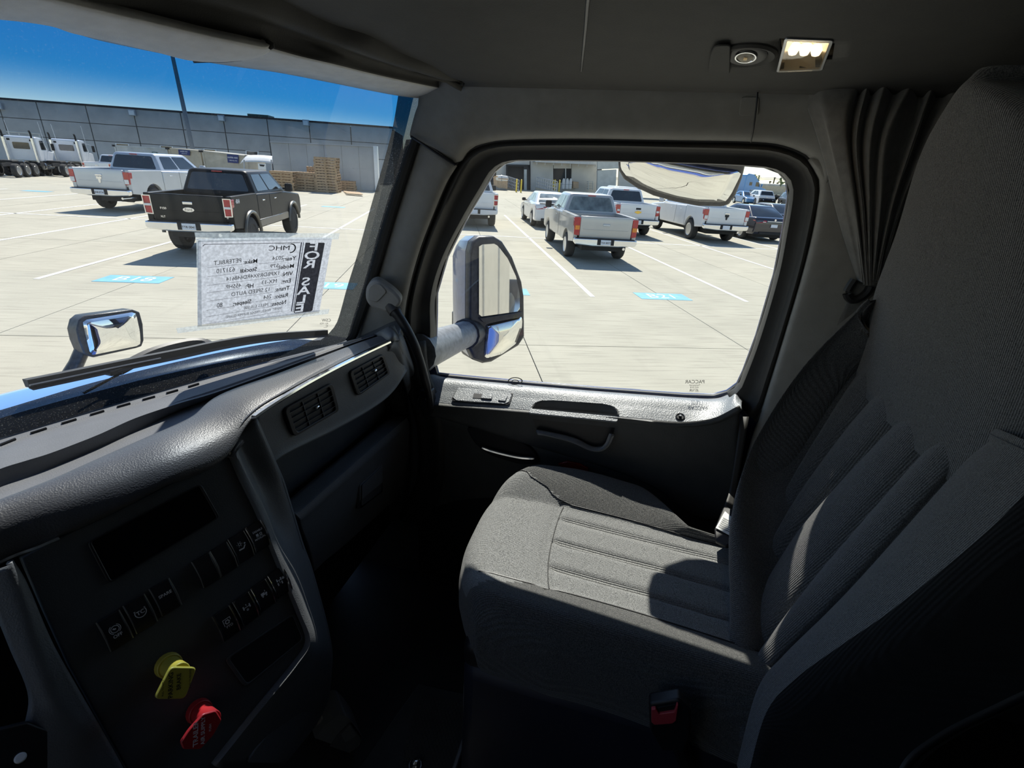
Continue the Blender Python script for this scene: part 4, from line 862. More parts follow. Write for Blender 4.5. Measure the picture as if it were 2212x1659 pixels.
build('button_pin', MB().lathe(c0+n0*.005, n0, [(0, .003), (.003, .0028), (.003, 0)], 12), M['satin'], bt_)
# speaker arch on the lower panel
arch = [PX(x, y, .972) for x, y in ((900, 1130), (930, 1100), (980, 1082), (1040, 1074), (1110, 1072), (1180, 1080))]
build('map_pocket', MB().prism(arch+[Vector((.972, arch[-1].y, .95)), Vector((.972, arch[0].y, .95))], (.01, 0, 0)), M['black'], dr, bevel=.004)
# ------------------------------------------------------------------ grab handle on the A-pillar
gh = thing('grab_handle', 'grey and black curved grab handle on the A-pillar', 'handle', (.9, .6, 2.0))
br = [PX(x, y, .885) for x, y in ((790, 622), (800, 608), (815, 604), (850, 628), (868, 648), (864, 662), (838, 678), (800, 664), (789, 648))]
bk_ = build('bracket', MB().prism(roundpoly(br, .012), (.05, .02, 0)), M['trim'], gh, bevel=.008, bseg=3)
build('bracket_cap', MB().prism(roundpoly([p+Vector((-.003, 0, 0)) for p in (br[0].lerp(br[3], .1), br[1].lerp(br[4], .1), br[2].lerp(br[5], .15), br[2].lerp(br[5], .45), br[7].lerp(br[3], .3), br[8].lerp(br[4], .1))], .008), (.006, 0, 0)), M['trim'], bk_, bevel=.002)
hp = resample([PX(x, y, v) for x, y, v in ((845, 660, .90), (856, 676, .892), (872, 700, .89), (892, 738, .89), (906, 775, .895), (917, 815, .90), (926, 850, .91), (930, 880, .925))], 30)
build('grip_bar', MB().tube(hp, [.016]*3+[.013]*10+[.012]*10+[.010]*7, 12), M['black'], gh)
build('ferrule', MB().tube([hp[0], hp[1], hp[2]], .0185, 12), M['rubber'], gh)
ft = [PX(x, y, .94) for x, y in ((902, 845), (930, 845), (936, 880), (930, 898), (912, 898), (905, 880))]
ft_ = build('foot', MB().prism(ft, (.03, .0, 0)), M['black'], gh, bevel=.004)
build('screw', MB().cyl(PX(921, 862, .938), PX(921, 862, .930), .004, .003, 12), M['satin'], ft_)
# door seal below the pillar, running down to the floor
ds = [PX(x, y, .965) for x, y in ((872, 735), (880, 800), (900, 850), (918, 900), (928, 960), (926, 1030), (912, 1080), (885, 1130))]
kick = build('kick_panel', MB().bb(1.0, 1.03, .45, .90, .92, 1.66), M['door'], dr)
sl_ = sheet('trim_7', [[p+Vector((.02, .05, 0)) for p in ds], [p+Vector((0, .03, 0)) for p in ds], ds, [p+Vector((-.004, -.035, 0)) for p in ds], [p+Vector((.02, -.06, 0)) for p in ds]], M['rubber'], n=30, k=4, thick=.008)
struct(sl_, 'black rubber door seal running down beside the dashboard', 'trim')
# ------------------------------------------------------------------ lamps in the overhead console
def con(x, y, off=0.0):     # underside of the console
    return hit(CE_T, x, y, off)[0]
CN = hit(CE_T, 1700, 118)[1]
sp = thing('reading_lamp', 'round swivelling spot lamp beside the lit dome lamp', 'lamp', con(1608, 120))
cen_ = con(1612, 118, .0)
build('bezel', MB().lathe(cen_, CN, [(-.004, .046), (.002, .046), (.005, .042), (.002, .034), (.0, .031)], 32), M['head'], sp)
build('swivel', MB().lathe(cen_, (CN+Vector((-.15, .05, 0))).normalized(), [(-.008, .034), (.001, .031), (.004, .024), (.002, .017)], 28), M['black'], sp)
build('ring', MB().lathe(cen_+CN*.002, (CN+Vector((-.15, .05, 0))).normalized(), [(0, .017), (.003, .016), (.003, .014), (.0, .012)], 24), M['chrome'], sp)
build('lens', MB().lathe(cen_+CN*.002, (CN+Vector((-.3, .1, 0))).normalized(), [(0, .013), (.003, .011), (.004, .0)], 20), mat('small lamp lens', (.35, .30, .20), .15, var=.3, vscale=100), sp)
build('bulb', MB().box(cen_+CN*.006, (.005, .005, .003)), mat('warm lamp chip', (.8, .6, .3), .4, emit=(1, .75, .4), estr=.12, var=.02), sp)
sb_ = [con(x, y, .003) for x, y in ((1545, 90), (1580, 88), (1578, 152), (1530, 152), (1536, 108))]
build('switch_button', MB().prism(roundpoly(sb_, .008), CN*.003), M['head'], sp, bevel=.002)
dm = thing('dome_lamp', 'lit rectangular dome lamp with three bright bulbs above the window', 'lamp', con(1740, 118))
dq = [con(x, y, .002) for x, y in ((1697, 82), (1799, 86), (1775, 149), (1679, 153))]
build('housing', MB().frame(roundpoly([dq[i]+(dq[i]-dq[(i+2) % 4])*.02 for i in range(4)], .006), roundpoly([dq[i].lerp(dq[(i+2) % 4], .05) for i in range(4)], .004), CN*-.010), M['satin'], dm, bevel=.001)
inn = [dq[i].lerp(dq[(i+2) % 4], .05) for i in range(4)]; bk4 = [dq[i].lerp(dq[(i+2) % 4], .20)+CN*-.018 for i in range(4)]
rf = build('reflector_bowl', MB().grid([inn+[inn[0]], bk4+[bk4[0]]]).add(bk4, [(0, 1, 2, 3)]), M['reflector'], dm, fix=False, smooth=False)
ctr = sum(dq, Vector())/4; ax_ = (dq[1]-dq[0]).normalized()
for k in (-1, 0, 1):
    b_ = build('bulb', MB().lathe(ctr+ax_*k*.0165+CN*-.016, CN, [(0, .0085), (.007, .008), (.013, .0055), (.015, 0)], 12), M['lampglow'], dm)
build('lens', MB().prism([dq[i].lerp(dq[(i+2) % 4], .04)+CN*.001 for i in range(4)], CN*.0012), M['lens'], dm, smooth=False)
lp_ = bpy.data.lights.new('dome_light', 'AREA'); lp_.energy = .05; lp_.size = .05; lp_.shape = 'SQUARE'; lp_.color = (1, .78, .5)
lo_ = bpy.data.objects.new('dome_light', lp_); COL.objects.link(lo_); lo_.location = ctr+CN*.006; lo_.rotation_euler = (-CN).to_track_quat('Z', 'Y').to_euler(); lo_.parent = dm; lo_.matrix_parent_inverse = wm(dm).inverted()
# ------------------------------------------------------------------ floor mat, footwell bracket
mt = thing('floor_mat', 'black rubber floor mat with scalloped tread in front of the seat', 'mat', (.45, .3, .92))
mq = [PZ(x, y, 0.923) for x, y in ((790, 1640), (905, 1480), (1035, 1508), (975, 1680), (940, 1800), (700, 1780))]
build('mat_sheet', MB().prism(mq, (0, 0, .008)), M['mat_'], mt, bevel=.003)
mx0 = [PZ(x, y, 0.931) for x, y in ((905, 1500), (1022, 1515), (975, 1690), (850, 1690))]
tb_ = MB()
for i in range(26):
    for j in range(14):
        p = mx0[0].lerp(mx0[3], (i+.5)/26).lerp(mx0[1].lerp(mx0[2], (i+.5)/26), (j+.5+(.5 if i % 2 else 0))/14.5)
        a = (mx0[1]-mx0[0]).normalized(); b = (mx0[3]-mx0[0]).normalized(); r = .0075
        tb_.add([p+a*r*math.cos(t)+b*r*1.1*math.sin(t) for t in [math.pi*k/5 for k in range(6)]]+[p+Vector((0, 0, .003))], [(k, k+1, 6) for k in range(5)])
tag(build('tread_scallops', tb_, M['mat_'], mt), kind='stuff')
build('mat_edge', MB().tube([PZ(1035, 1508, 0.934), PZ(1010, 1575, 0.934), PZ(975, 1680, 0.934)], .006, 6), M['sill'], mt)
cb = thing('console_bracket', 'slate grey moulded holder below the switch panel', 'holder', PX(720, 1590, .42))
cbp = [PX(x, y, .40) for x, y in ((668, 1640), (676, 1600), (700, 1568), (726, 1548), (748, 1546), (766, 1566), (784, 1592), (776, 1612), (740, 1640), (700, 1680))]
cm_ = build('shell', MB().prism(roundpoly(cbp, .012), (.05, .06, 0)), M['dash'], cb, bevel=.008, bseg=3)
build('front_face', MB().prism(roundpoly([PX(x, y, .398) for x, y in ((700, 1628), (730, 1585), (755, 1560), (782, 1594), (772, 1612), (735, 1640))], .006), (-.004, 0, 0)), M['dashdark'], cb, bevel=.002)
build('tab', MB().prism(roundpoly([PX(x, y, .393) for x, y in ((738, 1584), (756, 1564), (772, 1586), (748, 1602))], .004), (-.003, 0, 0)), M['dash'], cb, bevel=.001)
build('bracket_stem', MB().tube([PX(700, 1545, .42), PX(694, 1562, .42), PX(686, 1600, .42)], .010, 8), M['trim'], cb)
vb = thing('valve_block', 'grey plate with a round black valve beside the floor mat', 'valve', PX(1065, 1645, .42))
build('plate', MB().prism([PX(x, y, .42) for x, y in ((1050, 1625), (1090, 1630), (1078, 1690), (1030, 1690))], (.01, 0, 0)), M['mat_'], vb, bevel=.002)
build('valve', MB().cyl(PX(1060, 1643, .42), PX(1060, 1643, .405), .010, .009, 16), M['black'], vb, bevel=.001)
cp = thing('chrome_cap', 'small chrome fitting on the floor mat edge', 'fitting', PZ(897, 1655, 0.95))
build('cap', MB().lathe(PZ(897, 1656, 0.932), (0, 0, 1), [(0, .014), (.010, .014), (.016, .009), (.022, .008), (.024, 0)], 18), M['chrome'], cp)
build('knurl', MB().lathe(PZ(897, 1656, 0.932), (0, 0, 1), [(.004, .0155), (.007, .0155)], 12), M['satin'], cp)
# ------------------------------------------------------------------ for-sale sheet taped inside the windshield
sg_c = [(718, 513.5), (428.8, 516), (427, 702), (690, 672.6)]      # reading order seen from outside: top start, top end, bottom end, bottom start
sale = thing('sale_sheet', 'printed for sale sheet taped to the windshield, seen from behind', 'sign', WS(570, 600, .006))
def SG(u, v, off=.0):     # u along the reading direction 0..1, v down 0..1
    a = Vector((*sg_c[0], 0)).lerp(Vector((*sg_c[1], 0)), u); b = Vector((*sg_c[3], 0)).lerp(Vector((*sg_c[2], 0)), u)
    p = a.lerp(b, v); sag = 3.0*math.sin(math.pi*u)*(v-.5); return WS(p.x, p.y+sag, .004+off)
def paper_mat(name, col, tr=.6, tint=(1, 1, 1)):
    m = bpy.data.materials.new(name); m.use_nodes = True; nt = m.node_tree; n = nt.nodes; l = nt.links; n.remove(n['Principled BSDF'])
    d = n.new('ShaderNodeBsdfDiffuse'); t = n.new('ShaderNodeBsdfTranslucent'); x = n.new('ShaderNodeMixShader'); x.inputs[0].default_value = tr
    tc = n.new('ShaderNodeTexCoord'); no = n.new('ShaderNodeTexNoise'); no.inputs['Scale'].default_value = 170; no.inputs['Detail'].default_value = 4; l.new(tc.outputs['Object'], no.inputs[0])
    r = n.new('ShaderNodeValToRGB'); r.color_ramp.elements[0].position = .38; r.color_ramp.elements[1].position = .66; r.color_ramp.elements[0].color = (*[c*.72 for c in col], 1); r.color_ramp.elements[1].color = (*col, 1); l.new(no.outputs[0], r.inputs[0])
    l.new(r.outputs[0], d.inputs[0]); l.new(r.outputs[0], t.inputs[0]); l.new(d.outputs[0], x.inputs[1]); l.new(t.outputs[0], x.inputs[2])
    if tint is None: 
        tp = n.new('ShaderNodeBsdfTransparent'); y = n.new('ShaderNodeMixShader'); y.inputs[0].default_value = .45; l.new(x.outputs[0], y.inputs[1]); l.new(tp.outputs[0], y.inputs[2]); x = y
    l.new(x.outputs[0], n['Material Output'].inputs[0]); return m
M['paper'] = paper_mat('backlit white paper', (.62, .64, .68)); M['tape'] = paper_mat('clear packing tape', (.62, .70, .74), .6, None)
build('paper', face_to(MB().grid([[SG(i/14, j/10) for i in range(15)] for j in range(11)])), M['paper'], sale, fix=False)
def tape(pts):
    q = [WS(x, y, .0065) for x, y in pts]; build('tape_strip', face_to(MB().grid([[q[0].lerp(q[1], i/6) for i in range(7)], [q[3].lerp(q[2], i/6) for i in range(7)]])), M['tape'], sale, fix=False)
tape([(420, 502), (734, 504), (731, 517), (424, 523)]); tape([(380, 709), (712, 667), (709, 678), (384, 720)])
tape([(424, 520), (434, 520), (436, 704), (427, 704)])
def sflat(name, polys, m, off=.0012, par=None):
    mb = MB()
    for pl in polys: mb.add([SG(u, v, off) for u, v in pl], [tuple(range(len(pl)))])
    return build(name, mb, m, par or sale, smooth=False, fix=False)
# dark band with the two words stacked letter by letter
def rr(u0, u1, v0, v1): return [(u0, v0), (u1, v0), (u1, v1), (u0, v1)]
sflat('blue_rule', [[(.208, .062), (.213, .062), (.222, .965), (.217, .965)], [(.222, .062), (.230, .062), (.238, .955), (.230, .955)]], M['inkblue'], .0013)
sflat('border_rule', [rr(.235, .955, .064, .070), [(.955, .064), (.970, .085), (.966, .09), (.952, .071)]], M['ink'], .0013)
def stext(name, s, u, v, hu, hv, m, off=.0016, bold=True, align='LEFT', slope=0.0):
    t = text_mb(s, 1.0, 0, align, bold); mb = MB()
    mb.add([SG(u+q.x*hu, v-q.y*hv+slope*q.x*hu, off) for q in t.v], t.f); return build(name, mb, m, sale, smooth=False, fix=False)
letters = []
for k, ch in enumerate('FOR SALE'):
    if ch == ' ': continue
    t = text_mb(ch, 1.0, 0, 'CENTER', True); letters.append([[(.126+.006*k+t.v[i].x*.15, .125+.1145*k-t.v[i].y*.150) for i in f] for f in t.f])
band = [(.050, .075), (.060, .067), (.195, .067), (.205, .5), (.213, .975), (.20, .985), (.070, .985), (.060, .97)]
from mathutils.geometry import delaunay_2d_cdt
cv, cedge = [], []
def loop_in(pts):
    o = len(cv); cv.extend(Vector(p) for p in pts); n = len(pts); cedge.extend((o+i, o+(i+1) % n) for i in range(n))
bl = []
for a, b in zip(band, band[1:]+band[:1]): bl += [(a[0]+(b[0]-a[0])*i/12, a[1]+(b[1]-a[1])*i/12) for i in range(12)]
loop_in(bl)
for lt_ in letters:
    for f in lt_: loop_in(f)
ov, oe, of = delaunay_2d_cdt(cv, cedge, [], 0, 1e-5)[:3]
tri = MB(); keep = []
for f in of:
    c = sum((ov[i] for i in f), Vector((0, 0)))/len(f)
    if inside(c, bl) and not any(inside(c, g) for lt_ in letters for g in lt_): keep.append(tuple(f))
tri.add([SG(p.x, p.y, .0012) for p in ov], keep)
build('title_band', tri, paper_mat('toner band on backlit paper', (.10, .10, .115)), sale, smooth=False, fix=False)
stext('logo', 'MHC', .305, .135, .075, .085, M['ink'], bold=False)
sw = [( .262+.05*(1-math.cos(t))*1.4, .135-.052*math.sin(t)) for t in [0.2+k*.23 for k in range(-7, 9)]]
sflat('logo_swoosh', [[(.262+.040*(1-math.cos(t)), .137+.062*math.sin(t)), (.262+.040*(1-math.cos(t+.22)), .137+.062*math.sin(t+.22)), (.272+.032*(1-math.cos(t+.22)), .137+.050*math.sin(t+.22)), (.272+.032*(1-math.cos(t)), .137+.050*math.sin(t))] for t in [-1.6+.2*k for k in range(16)]]+[[(.30, .082), (.40, .078), (.40, .081), (.30, .087)]], M['ink'], .0014)
sl = .10
for s, u, v, b in (('Year:', .252, .265, 1), ('Make:', .545, .285, 1), ('Model:', .258, .365, 1), ('Stock#', .545, .385, 1), ('VIN:', .262, .460, 1), ('Eng:', .268, .552, 1), ('HP:', .560, .585, 1), ('Trans:', .272, .645, 1), ('Ratio:', .278, .735, 1), ('Sleeper:', .570, .775, 1), ('Notes:', .285, .825, 1)): stext('field_name', s, u, v, .046, .070, M['ink'], slope=.10)
for s, u, v, h in (('2024', .345, .255, 1), ('PETERBILT', .668, .272, 1.05), ('579', .378, .352, 1), ('631710', .715, .375, 1.1), ('1XPBDR9X4RD648614', .362, .448, .98), ('MX-13', .378, .545, 1), ('455HP', .66, .572, 1), ('12 SPEED AUTO', .425, .645, 1), ('264', .41, .735, 1), ('80', .80, .790, 1.1), ('MILES 610,000', .43, .832, .75), ('SMART WHEEL FRIDGE BUMPER GUARD', .315, .895, .58)): stext('field_value', s, u, v, .044*h, .068*h, M['ink'], bold=False, slope=.10)
sflat('rules', [[(a, v), (b, v+(b-a)*.10), (b, v+(b-a)*.10+.003), (a, v+.003)] for a, b, v in ((.34, .53, .300), (.66, .93, .312), (.37, .54, .397), (.68, .93, .420), (.36, .93, .490), (.37, .54, .585), (.65, .93, .605), (.40, .93, .680), (.40, .56, .770), (.70, .93, .815), (.40, .93, .860), (.31, .93, .935))], M['ink'], .0013)
# maker's etching on the glasses
def etch(host, name, lines, fn, ink):
    for s, x, y, h in lines:
        t = text_mb(s, 1.0, 0, 'CENTER'); mb = MB(); mb.add([fn(x-q.x*h, y-q.y*h) for q in t.v], t.f); build(name, mb, ink, host, smooth=False, fix=False)
ge = mat('grey glass etching', (.10, .10, .10), .6, var=.1, vscale=40)
etch(ws, 'etched_mark', (('CSW', 705, 692, 9), ('AS1 M26', 700, 699, 5), ('E2', 706, 704, 5), ('-----', 703, 707, 5)), lambda x, y: WS(x, y, .003), ge)
etch(win2, 'etched_mark', (('PACCAR', 1501, 825, 11), ('Tempered', 1501, 832, 5.5), ('AS2 M18', 1500, 837, 5), ('DOT 18', 1499, 842, 5), ('(E)  43R', 1499, 844, 6)), lambda x, y: PX(x, y, 1.046), ge)
def ell(cx, cy, a, b, a2, b2, n=28): 
    mb = MB(); mb.grid([[PX(cx+a*math.cos(2*math.pi*k/n), cy+b*math.sin(2*math.pi*k/n), 1.046) for k in range(n+1)], [PX(cx+a2*math.cos(2*math.pi*k/n), cy+b2*math.sin(2*math.pi*k/n), 1.046) for k in range(n+1)]]); return mb
stk = thing('oval_sticker', 'small oval sticker low on the door window', 'sticker', PX(1113, 823, 1.046))
build('outer_ring', ell(1113, 823, 16, 8, 13.5, 6.2), ge, stk, fix=False); build('inner_ring', ell(1113, 824, 8, 4, 6, 2.6), ge, stk, fix=False)
# ------------------------------------------------------------------ wiper
wp = thing('windshield_wiper', 'black wiper blade resting along the bottom of the windshield', 'wiper', WS(400, 770, -.03))
def WO(x, y, o=-.03): return WS(x, y, o)
wb1 = [WO(x, y) for x, y in ((57, 830), (150, 811), (260, 788), (380, 764), (480, 743), (580, 728), (705, 719))]
wq = resample(wb1, 40)
build('blade', MB().rings([[p+Vector((0, .006, .009)), p+Vector((0, -.006, .009)), p+Vector((0, -.005, -.006)), p+Vector((0, .005, -.006))] for p in wq], True, True), M['rubber'], wp)
build('rubber_lip', MB().rings([[p+Vector((0, -.003, -.004)), p+Vector((0, -.012, -.010)), p+Vector((0, -.002, -.008))] for p in wq], True, True), M['black'], wp)
build('blade_edge', MB().tube([p+Vector((0, -.007, -.001)) for p in wq[:14]], .0022, 5), M['satin'], wp)
build('wiper_arm', MB().tube(resample([WO(255, 800, -.045), WO(330, 762, -.07), WO(400, 743, -.08), WO(440, 741, -.07), WO(452, 748, -.05)], 20), [.012]*20, 8), M['black'], wp)
cl_ = build('blade_clip', MB().box(WO(258, 797, -.03), (.05, .02, .012)), M['black'], wp, bevel=.003); build('washer_tube', MB().tube([WO(262, 806, -.03), WO(225, 826, -.02), WO(180, 850, -.02)], .0025, 5), M['rubber'], wp)
# ------------------------------------------------------------------ mirrors
def plane_for(c, refl):
    d = (c-CAM).normalized(); r = Vector(refl).normalized(); return (r-d).normalized()
# bonnet mirror
hm_c = PD(236, 722, 1.75); hn_ = plane_for(hm_c, (.30, -.93, -.14))
hm = thing('bonnet_mirror', 'small square convex mirror standing on the truck bonnet', 'mirror', hm_c)
def HM(x, y, o=0.0): return PP(x, y, hm_c+hn_*o, hn_)
hout = [HM(x, y) for x, y in ((168, 692), (180, 682), (284, 668), (300, 674), (307, 700), (309, 735), (304, 748), (292, 752), (200, 772), (180, 764), (168, 735), (163, 712))]
houseM = build('housing', MB().rings([[p+hn_*.006 for p in hout], hout, [p-hn_*.05 for p in hout], [hm_c+(p-hm_c)*.55-hn_*.10 for p in hout]]), M['mirrorblack'], hm, bevel=.004)
gq = resample([HM(x, y, .008) for x, y in ((179, 696), (184, 691), (288, 674), (294, 678), (302, 715), (304, 742), (298, 747), (200, 767), (194, 760), (185, 725), (179, 696))], 40, True)
gc_ = sum(gq, Vector())/len(gq)
def dome(q, c, n, h):
    rings = [[c+(p-c)*t+n*h*(1-t*t) for p in q] for t in (1, .8, .6, .4, .2, .02)]; return MB().rings(rings, True, True)
build('mirror_glass', dome(gq[:-1], gc_, hn_, .006), M['mirror'], hm, angle=180)
build('mirror_stem', MB().tube([HM(178, 755, -.04), HM(165, 785, -.05), HM(140, 830, -.06), HM(120, 870, -.06)], [.022, .022, .026, .03], 10), M['mirrorblack'], hm)
# big door mirror
dm_c = PX(1060, 645, 1.52); dn_ = plane_for(dm_c, (-.16, -.97, -.18))
dmm = thing('door_mirror', 'tall blue-backed truck door mirror with flat and convex glasses', 'mirror', dm_c)
def DMp(x, y, o=0.0): return PP(x, y, dm_c+dn_*o, dn_)
fo = [(1014, 545), (1020, 522), (1034, 511), (1066, 510), (1084, 521), (1106, 555), (1126, 608), (1131, 640), (1132, 727), (1120, 745), (1062, 780), (1043, 783), (1022, 775), (1013, 755), (1013, 640)]
fi = [DMp(x, y, .004) for x, y in fo]; fc = sum(fi, Vector())/len(fi)
build('frame_rim', MB().rings([[fc+(p-fc)*.965+dn_*.006 for p in fi], fi, [p-dn_*.03 for p in fi]]), M['mirrorblack'], dmm, bevel=.004)
bk_r = [[p-dn_*.03 for p in fi], [fc+(p-fc)*.97-dn_*.10+Vector((0, .0, 0)) for p in fi], [fc+(p-fc)*.80-dn_*.17 for p in fi], [fc+(p-fc)*.4-dn_*.20 for p in fi]]
bs_ = build('back_shell', MB().rings(bk_r, True, True), M['slate'], dmm)
lowb = [DMp(x, y, -.032) for x, y in ((1012, 700), (1133, 690), (1133, 728), (1120, 747), (1062, 782), (1043, 785), (1020, 777), (1011, 757))]
build('lower_shell', MB().rings([lowb, [p-dn_*.08 for p in lowb], [fc+(p-fc)*.85-dn_*.172 for p in lowb]], True, True), M['mirrorblack'], dmm, bevel=.006)
ug = resample([DMp(x, y, .008) for x, y in ((1033, 532), (1036, 528), (1066, 526), (1074, 531), (1095, 558), (1113, 597), (1121, 636), (1121, 669), (1118, 672), (1038, 683), (1033, 680), (1033, 532))], 50, True)
build('flat_glass', MB().add([p+dn_*.006 for p in ug[:-1]], [tuple(range(len(ug)-1))]), M['mirror'], dmm, fix=False, smooth=False)
lg = resample([DMp(x, y, .008) for x, y in ((1050, 702), (1054, 700), (1124, 683), (1127, 690), (1126, 706), (1113, 742), (1083, 764), (1051, 773), (1045, 769), (1050, 702))], 50, True)
lc = sum(lg, Vector())/len(lg); build('convex_glass', dome([p+dn_*.005 for p in lg[:-1]], lc+dn_*.005, dn_, .012), M['mirror'], dmm, angle=180)
build('glass_divider', MB().prism([DMp(x, y, .006) for x, y in ((1032, 686), (1124, 672), (1125, 683), (1048, 697), (1040, 694))], dn_*.014), M['mirrorblack'], dmm, bevel=.002)
a0 = PX(1005, 722, 1.42); a1 = PX(930, 752, 1.10); build('mirror_arm', MB().tube([a1+(a1-a0)*.3, a1, a1.lerp(a0, .6), a0, a0+(a0-a1)*.3], [.060, .057, .052, .050, .048], 14), M['mirrorarm'], dmm); build('arm_cuff', MB().tube([a0, a0+(a0-a1)*.30], [.058, .062], 14), M['mirrorblack'], dmm)
# look-down mirror over the window
kd_c = PX(1470, 402, 1.235); kn_ = Vector((-.57, .02, -.82)).normalized()
kd = thing('look_down_mirror', 'curved convex look-down mirror hanging over the door window', 'mirror', kd_c)
def KD(x, y, o=0.0): return PP(x, y, kd_c+kn_*o, kn_)
ko = [KD(x, y) for x, y in ((1334, 340), (1336, 366), (1346, 384), (1372, 402), (1410, 420), (1460, 434), (1510, 443), (1560, 444), (1576, 440), (1590, 420), (1603, 385), (1609, 360), (1608, 348), (1560, 336), (1480, 332), (1400, 332), (1350, 335))]
kc_ = sum(ko, Vector())/len(ko)
build('housing', MB().rings([[kc_+(p-kc_)*.97+kn_*.006 for p in ko], ko, [p-kn_*.02 for p in ko], [kc_+(p-kc_)*.75-kn_*.06 for p in ko], [kc_+(p-kc_)*.3-kn_*.075 for p in ko]], True, True), M['mirrorblack'], kd, bevel=.004)
kg = resample([KD(x, y, .008) for x, y in ((1340, 345), (1341, 364), (1352, 379), (1378, 397), (1414, 413), (1462, 427), (1512, 436), (1556, 437), (1569, 434), (1580, 418), (1594, 390), (1601, 376), (1597, 371), (1589, 369), (1540, 363), (1500, 356), (1470, 350), (1420, 340), (1380, 336), (1350, 338), (1340, 345))], 60, True)
kgc = sum(kg, Vector())/len(kg); build('convex_glass', dome(kg[:-1], kgc, kn_, .012), M['mirror'], kd, angle=180)
build('mount_bracket', MB().tube([KD(1480, 345, -.05), Vector((1.085, KD(1480, 345).y, 2.50))], .018, 8), M['mirrorblack'], kd)
# ------------------------------------------------------------------ concrete car park
def concrete(name, col, fine=True, joints=False):
    m = bpy.data.materials.new(name); m.use_nodes = True; nt = m.node_tree; n = nt.nodes; l = nt.links; b = n['Principled BSDF']
    b.inputs['Roughness'].default_value = .85; b.inputs['Specular IOR Level'].default_value = .3
    ge = n.new('ShaderNodeNewGeometry'); mp = n.new('ShaderNodeMapping'); mp.inputs['Rotation'].default_value = (0, 0, -A_LOT); l.new(ge.outputs['Position'], mp.inputs[0])
    def noise(scale, det, st=(1, 1, 1), lo=.35, hi=.65):
        m2 = n.new('ShaderNodeMapping'); m2.inputs['Scale'].default_value = st; l.new(mp.outputs[0], m2.inputs[0])
        t = n.new('ShaderNodeTexNoise'); t.inputs['Scale'].default_value = scale; t.inputs['Detail'].default_value = det; l.new(m2.outputs[0], t.inputs['Vector'])
        c = n.new('ShaderNodeValToRGB'); c.color_ramp.elements[0].position = lo; c.color_ramp.elements[1].position = hi; l.new(t.outputs[0], c.inputs[0]); return c.outputs[0]
    def mix(fac, a, c, amt):
        k = n.new('ShaderNodeMath'); k.operation = 'MULTIPLY'; k.inputs[1].default_value = amt; l.new(fac, k.inputs[0])
        x = n.new('ShaderNodeMix'); x.data_type = 'RGBA'; l.new(k.outputs[0], x.inputs[0])
        if isinstance(a, tuple): x.inputs[6].default_value = (*a, 1)
        else: l.new(a, x.inputs[6])
        x.inputs[7].default_value = (*c, 1); return x.outputs[2]
    dk = tuple(q*.80 for q in col); lt = tuple(min(1, q*1.12) for q in col)
    o = mix(noise(.35, 6), col, dk, .5)
    o = mix(noise(1.4, 8, (1, .6, 1), .45, .7), o, lt, .5)
    o = mix(noise(3.0, 10, (7.0, .45, 1), .50, .66), o, tuple(q*.68 for q in col), .6)      # broom drag and drips
    o = mix(noise(.9, 5, (.25, 2.2, 1), .60, .74), o, tuple(q*.60 for q in col), .35)       # tyre rub in the lanes
    o = mix(noise(38, 3, (1, 1, 1), .58, .75), o, tuple(q*.72 for q in col), .25)
    l.new(o, b.inputs['Base Color'])
    t = n.new('ShaderNodeTexNoise'); t.inputs['Scale'].default_value = 120; l.new(mp.outputs[0], t.inputs['Vector'])
    bp = n.new('ShaderNodeBump'); bp.inputs['Strength'].default_value = .25; bp.inputs['Distance'].default_value = .004; l.new(t.outputs[0], bp.inputs['Height']); l.new(bp.outputs[0], b.inputs['Normal'])
    return m
M['conc'] = concrete('broomed concrete', (0.45, 0.42, 0.335))
M['conc2'] = concrete('broomed concrete, next pour', (0.435, 0.41, 0.33))
M['joint'] = mat('joint filler', (.10, .09, .08), .9, var=.2, vscale=3)
M['white'] = mat('road marking white', (.72, .72, .69), .75, var=.08, vscale=6)
M['bluepaint'] = mat('pale blue stall paint', (.16, .42, .58), .7, var=.10, vscale=5)
lot = sthing('ground', 'pale concrete car park of jointed slabs', 'ground', (0, 0, -.1))
gb = MB(); gb.bb(-160, 420, -300, 330, -.30, -.03); build('sub_base', gb, M['joint'], lot)
ang = A_LOT
U0, V0, SU, SV = 10.2-3.65*4, 5.69-3.4*10, 3.65, 3.4
base_me = None
for i in range(13):
    for j in range(19):
        u0 = U0+SU*i; v0 = V0+SV*j
        if base_me is None:
            pts = [LU*a+LV*b for a, b in ((.006, .006), (SU-.006, .006), (SU-.006, SV-.006), (.006, SV-.006))]
            s0 = build('concrete_slab', MB().prism([p+Vector((0, 0, -.06)) for p in pts], (0, 0, .06)), M['conc'], lot, smooth=False, bevel=0)
            base_me = s0.data; me2 = base_me.copy(); me2.materials[0] = M['conc2']; s0.location = L(u0, v0)
        else:
            s = P2('concrete_slab', lot, None, me2 if random.random() < .4 else base_me); s.location = L(u0, v0, -random.random()*.003)
UE, VE = U0+SU*13, V0+SV*19
far = MB()
for (a, b, c, d) in ((UE, 330, -250, 250), (U0-120, UE, VE, 250), (U0-120, UE, -250, V0), (U0-120, U0, V0, VE)):
    far.prism([L(a, c, -.05), L(b, c, -.05), L(b, d, -.05), L(a, d, -.05)], (0, 0, .048))
tag(build('outer_paving', far, M['conc'], lot, smooth=False), kind='stuff')
def paint(name, q, m, h=.003): return build(name, MB().prism([Vector((p.x, p.y, .0006)) for p in q], (0, 0, h)), m, lot, smooth=False)
def uline(v, ua, ub, w=.05): return paint('painted_line', [L(ua, v-w), L(ub, v-w), L(ub, v+w), L(ua, v+w)], M['white'])
for k in range(13): uline(14.2+3.4*3-3.415*k, 9.6, 27.6)
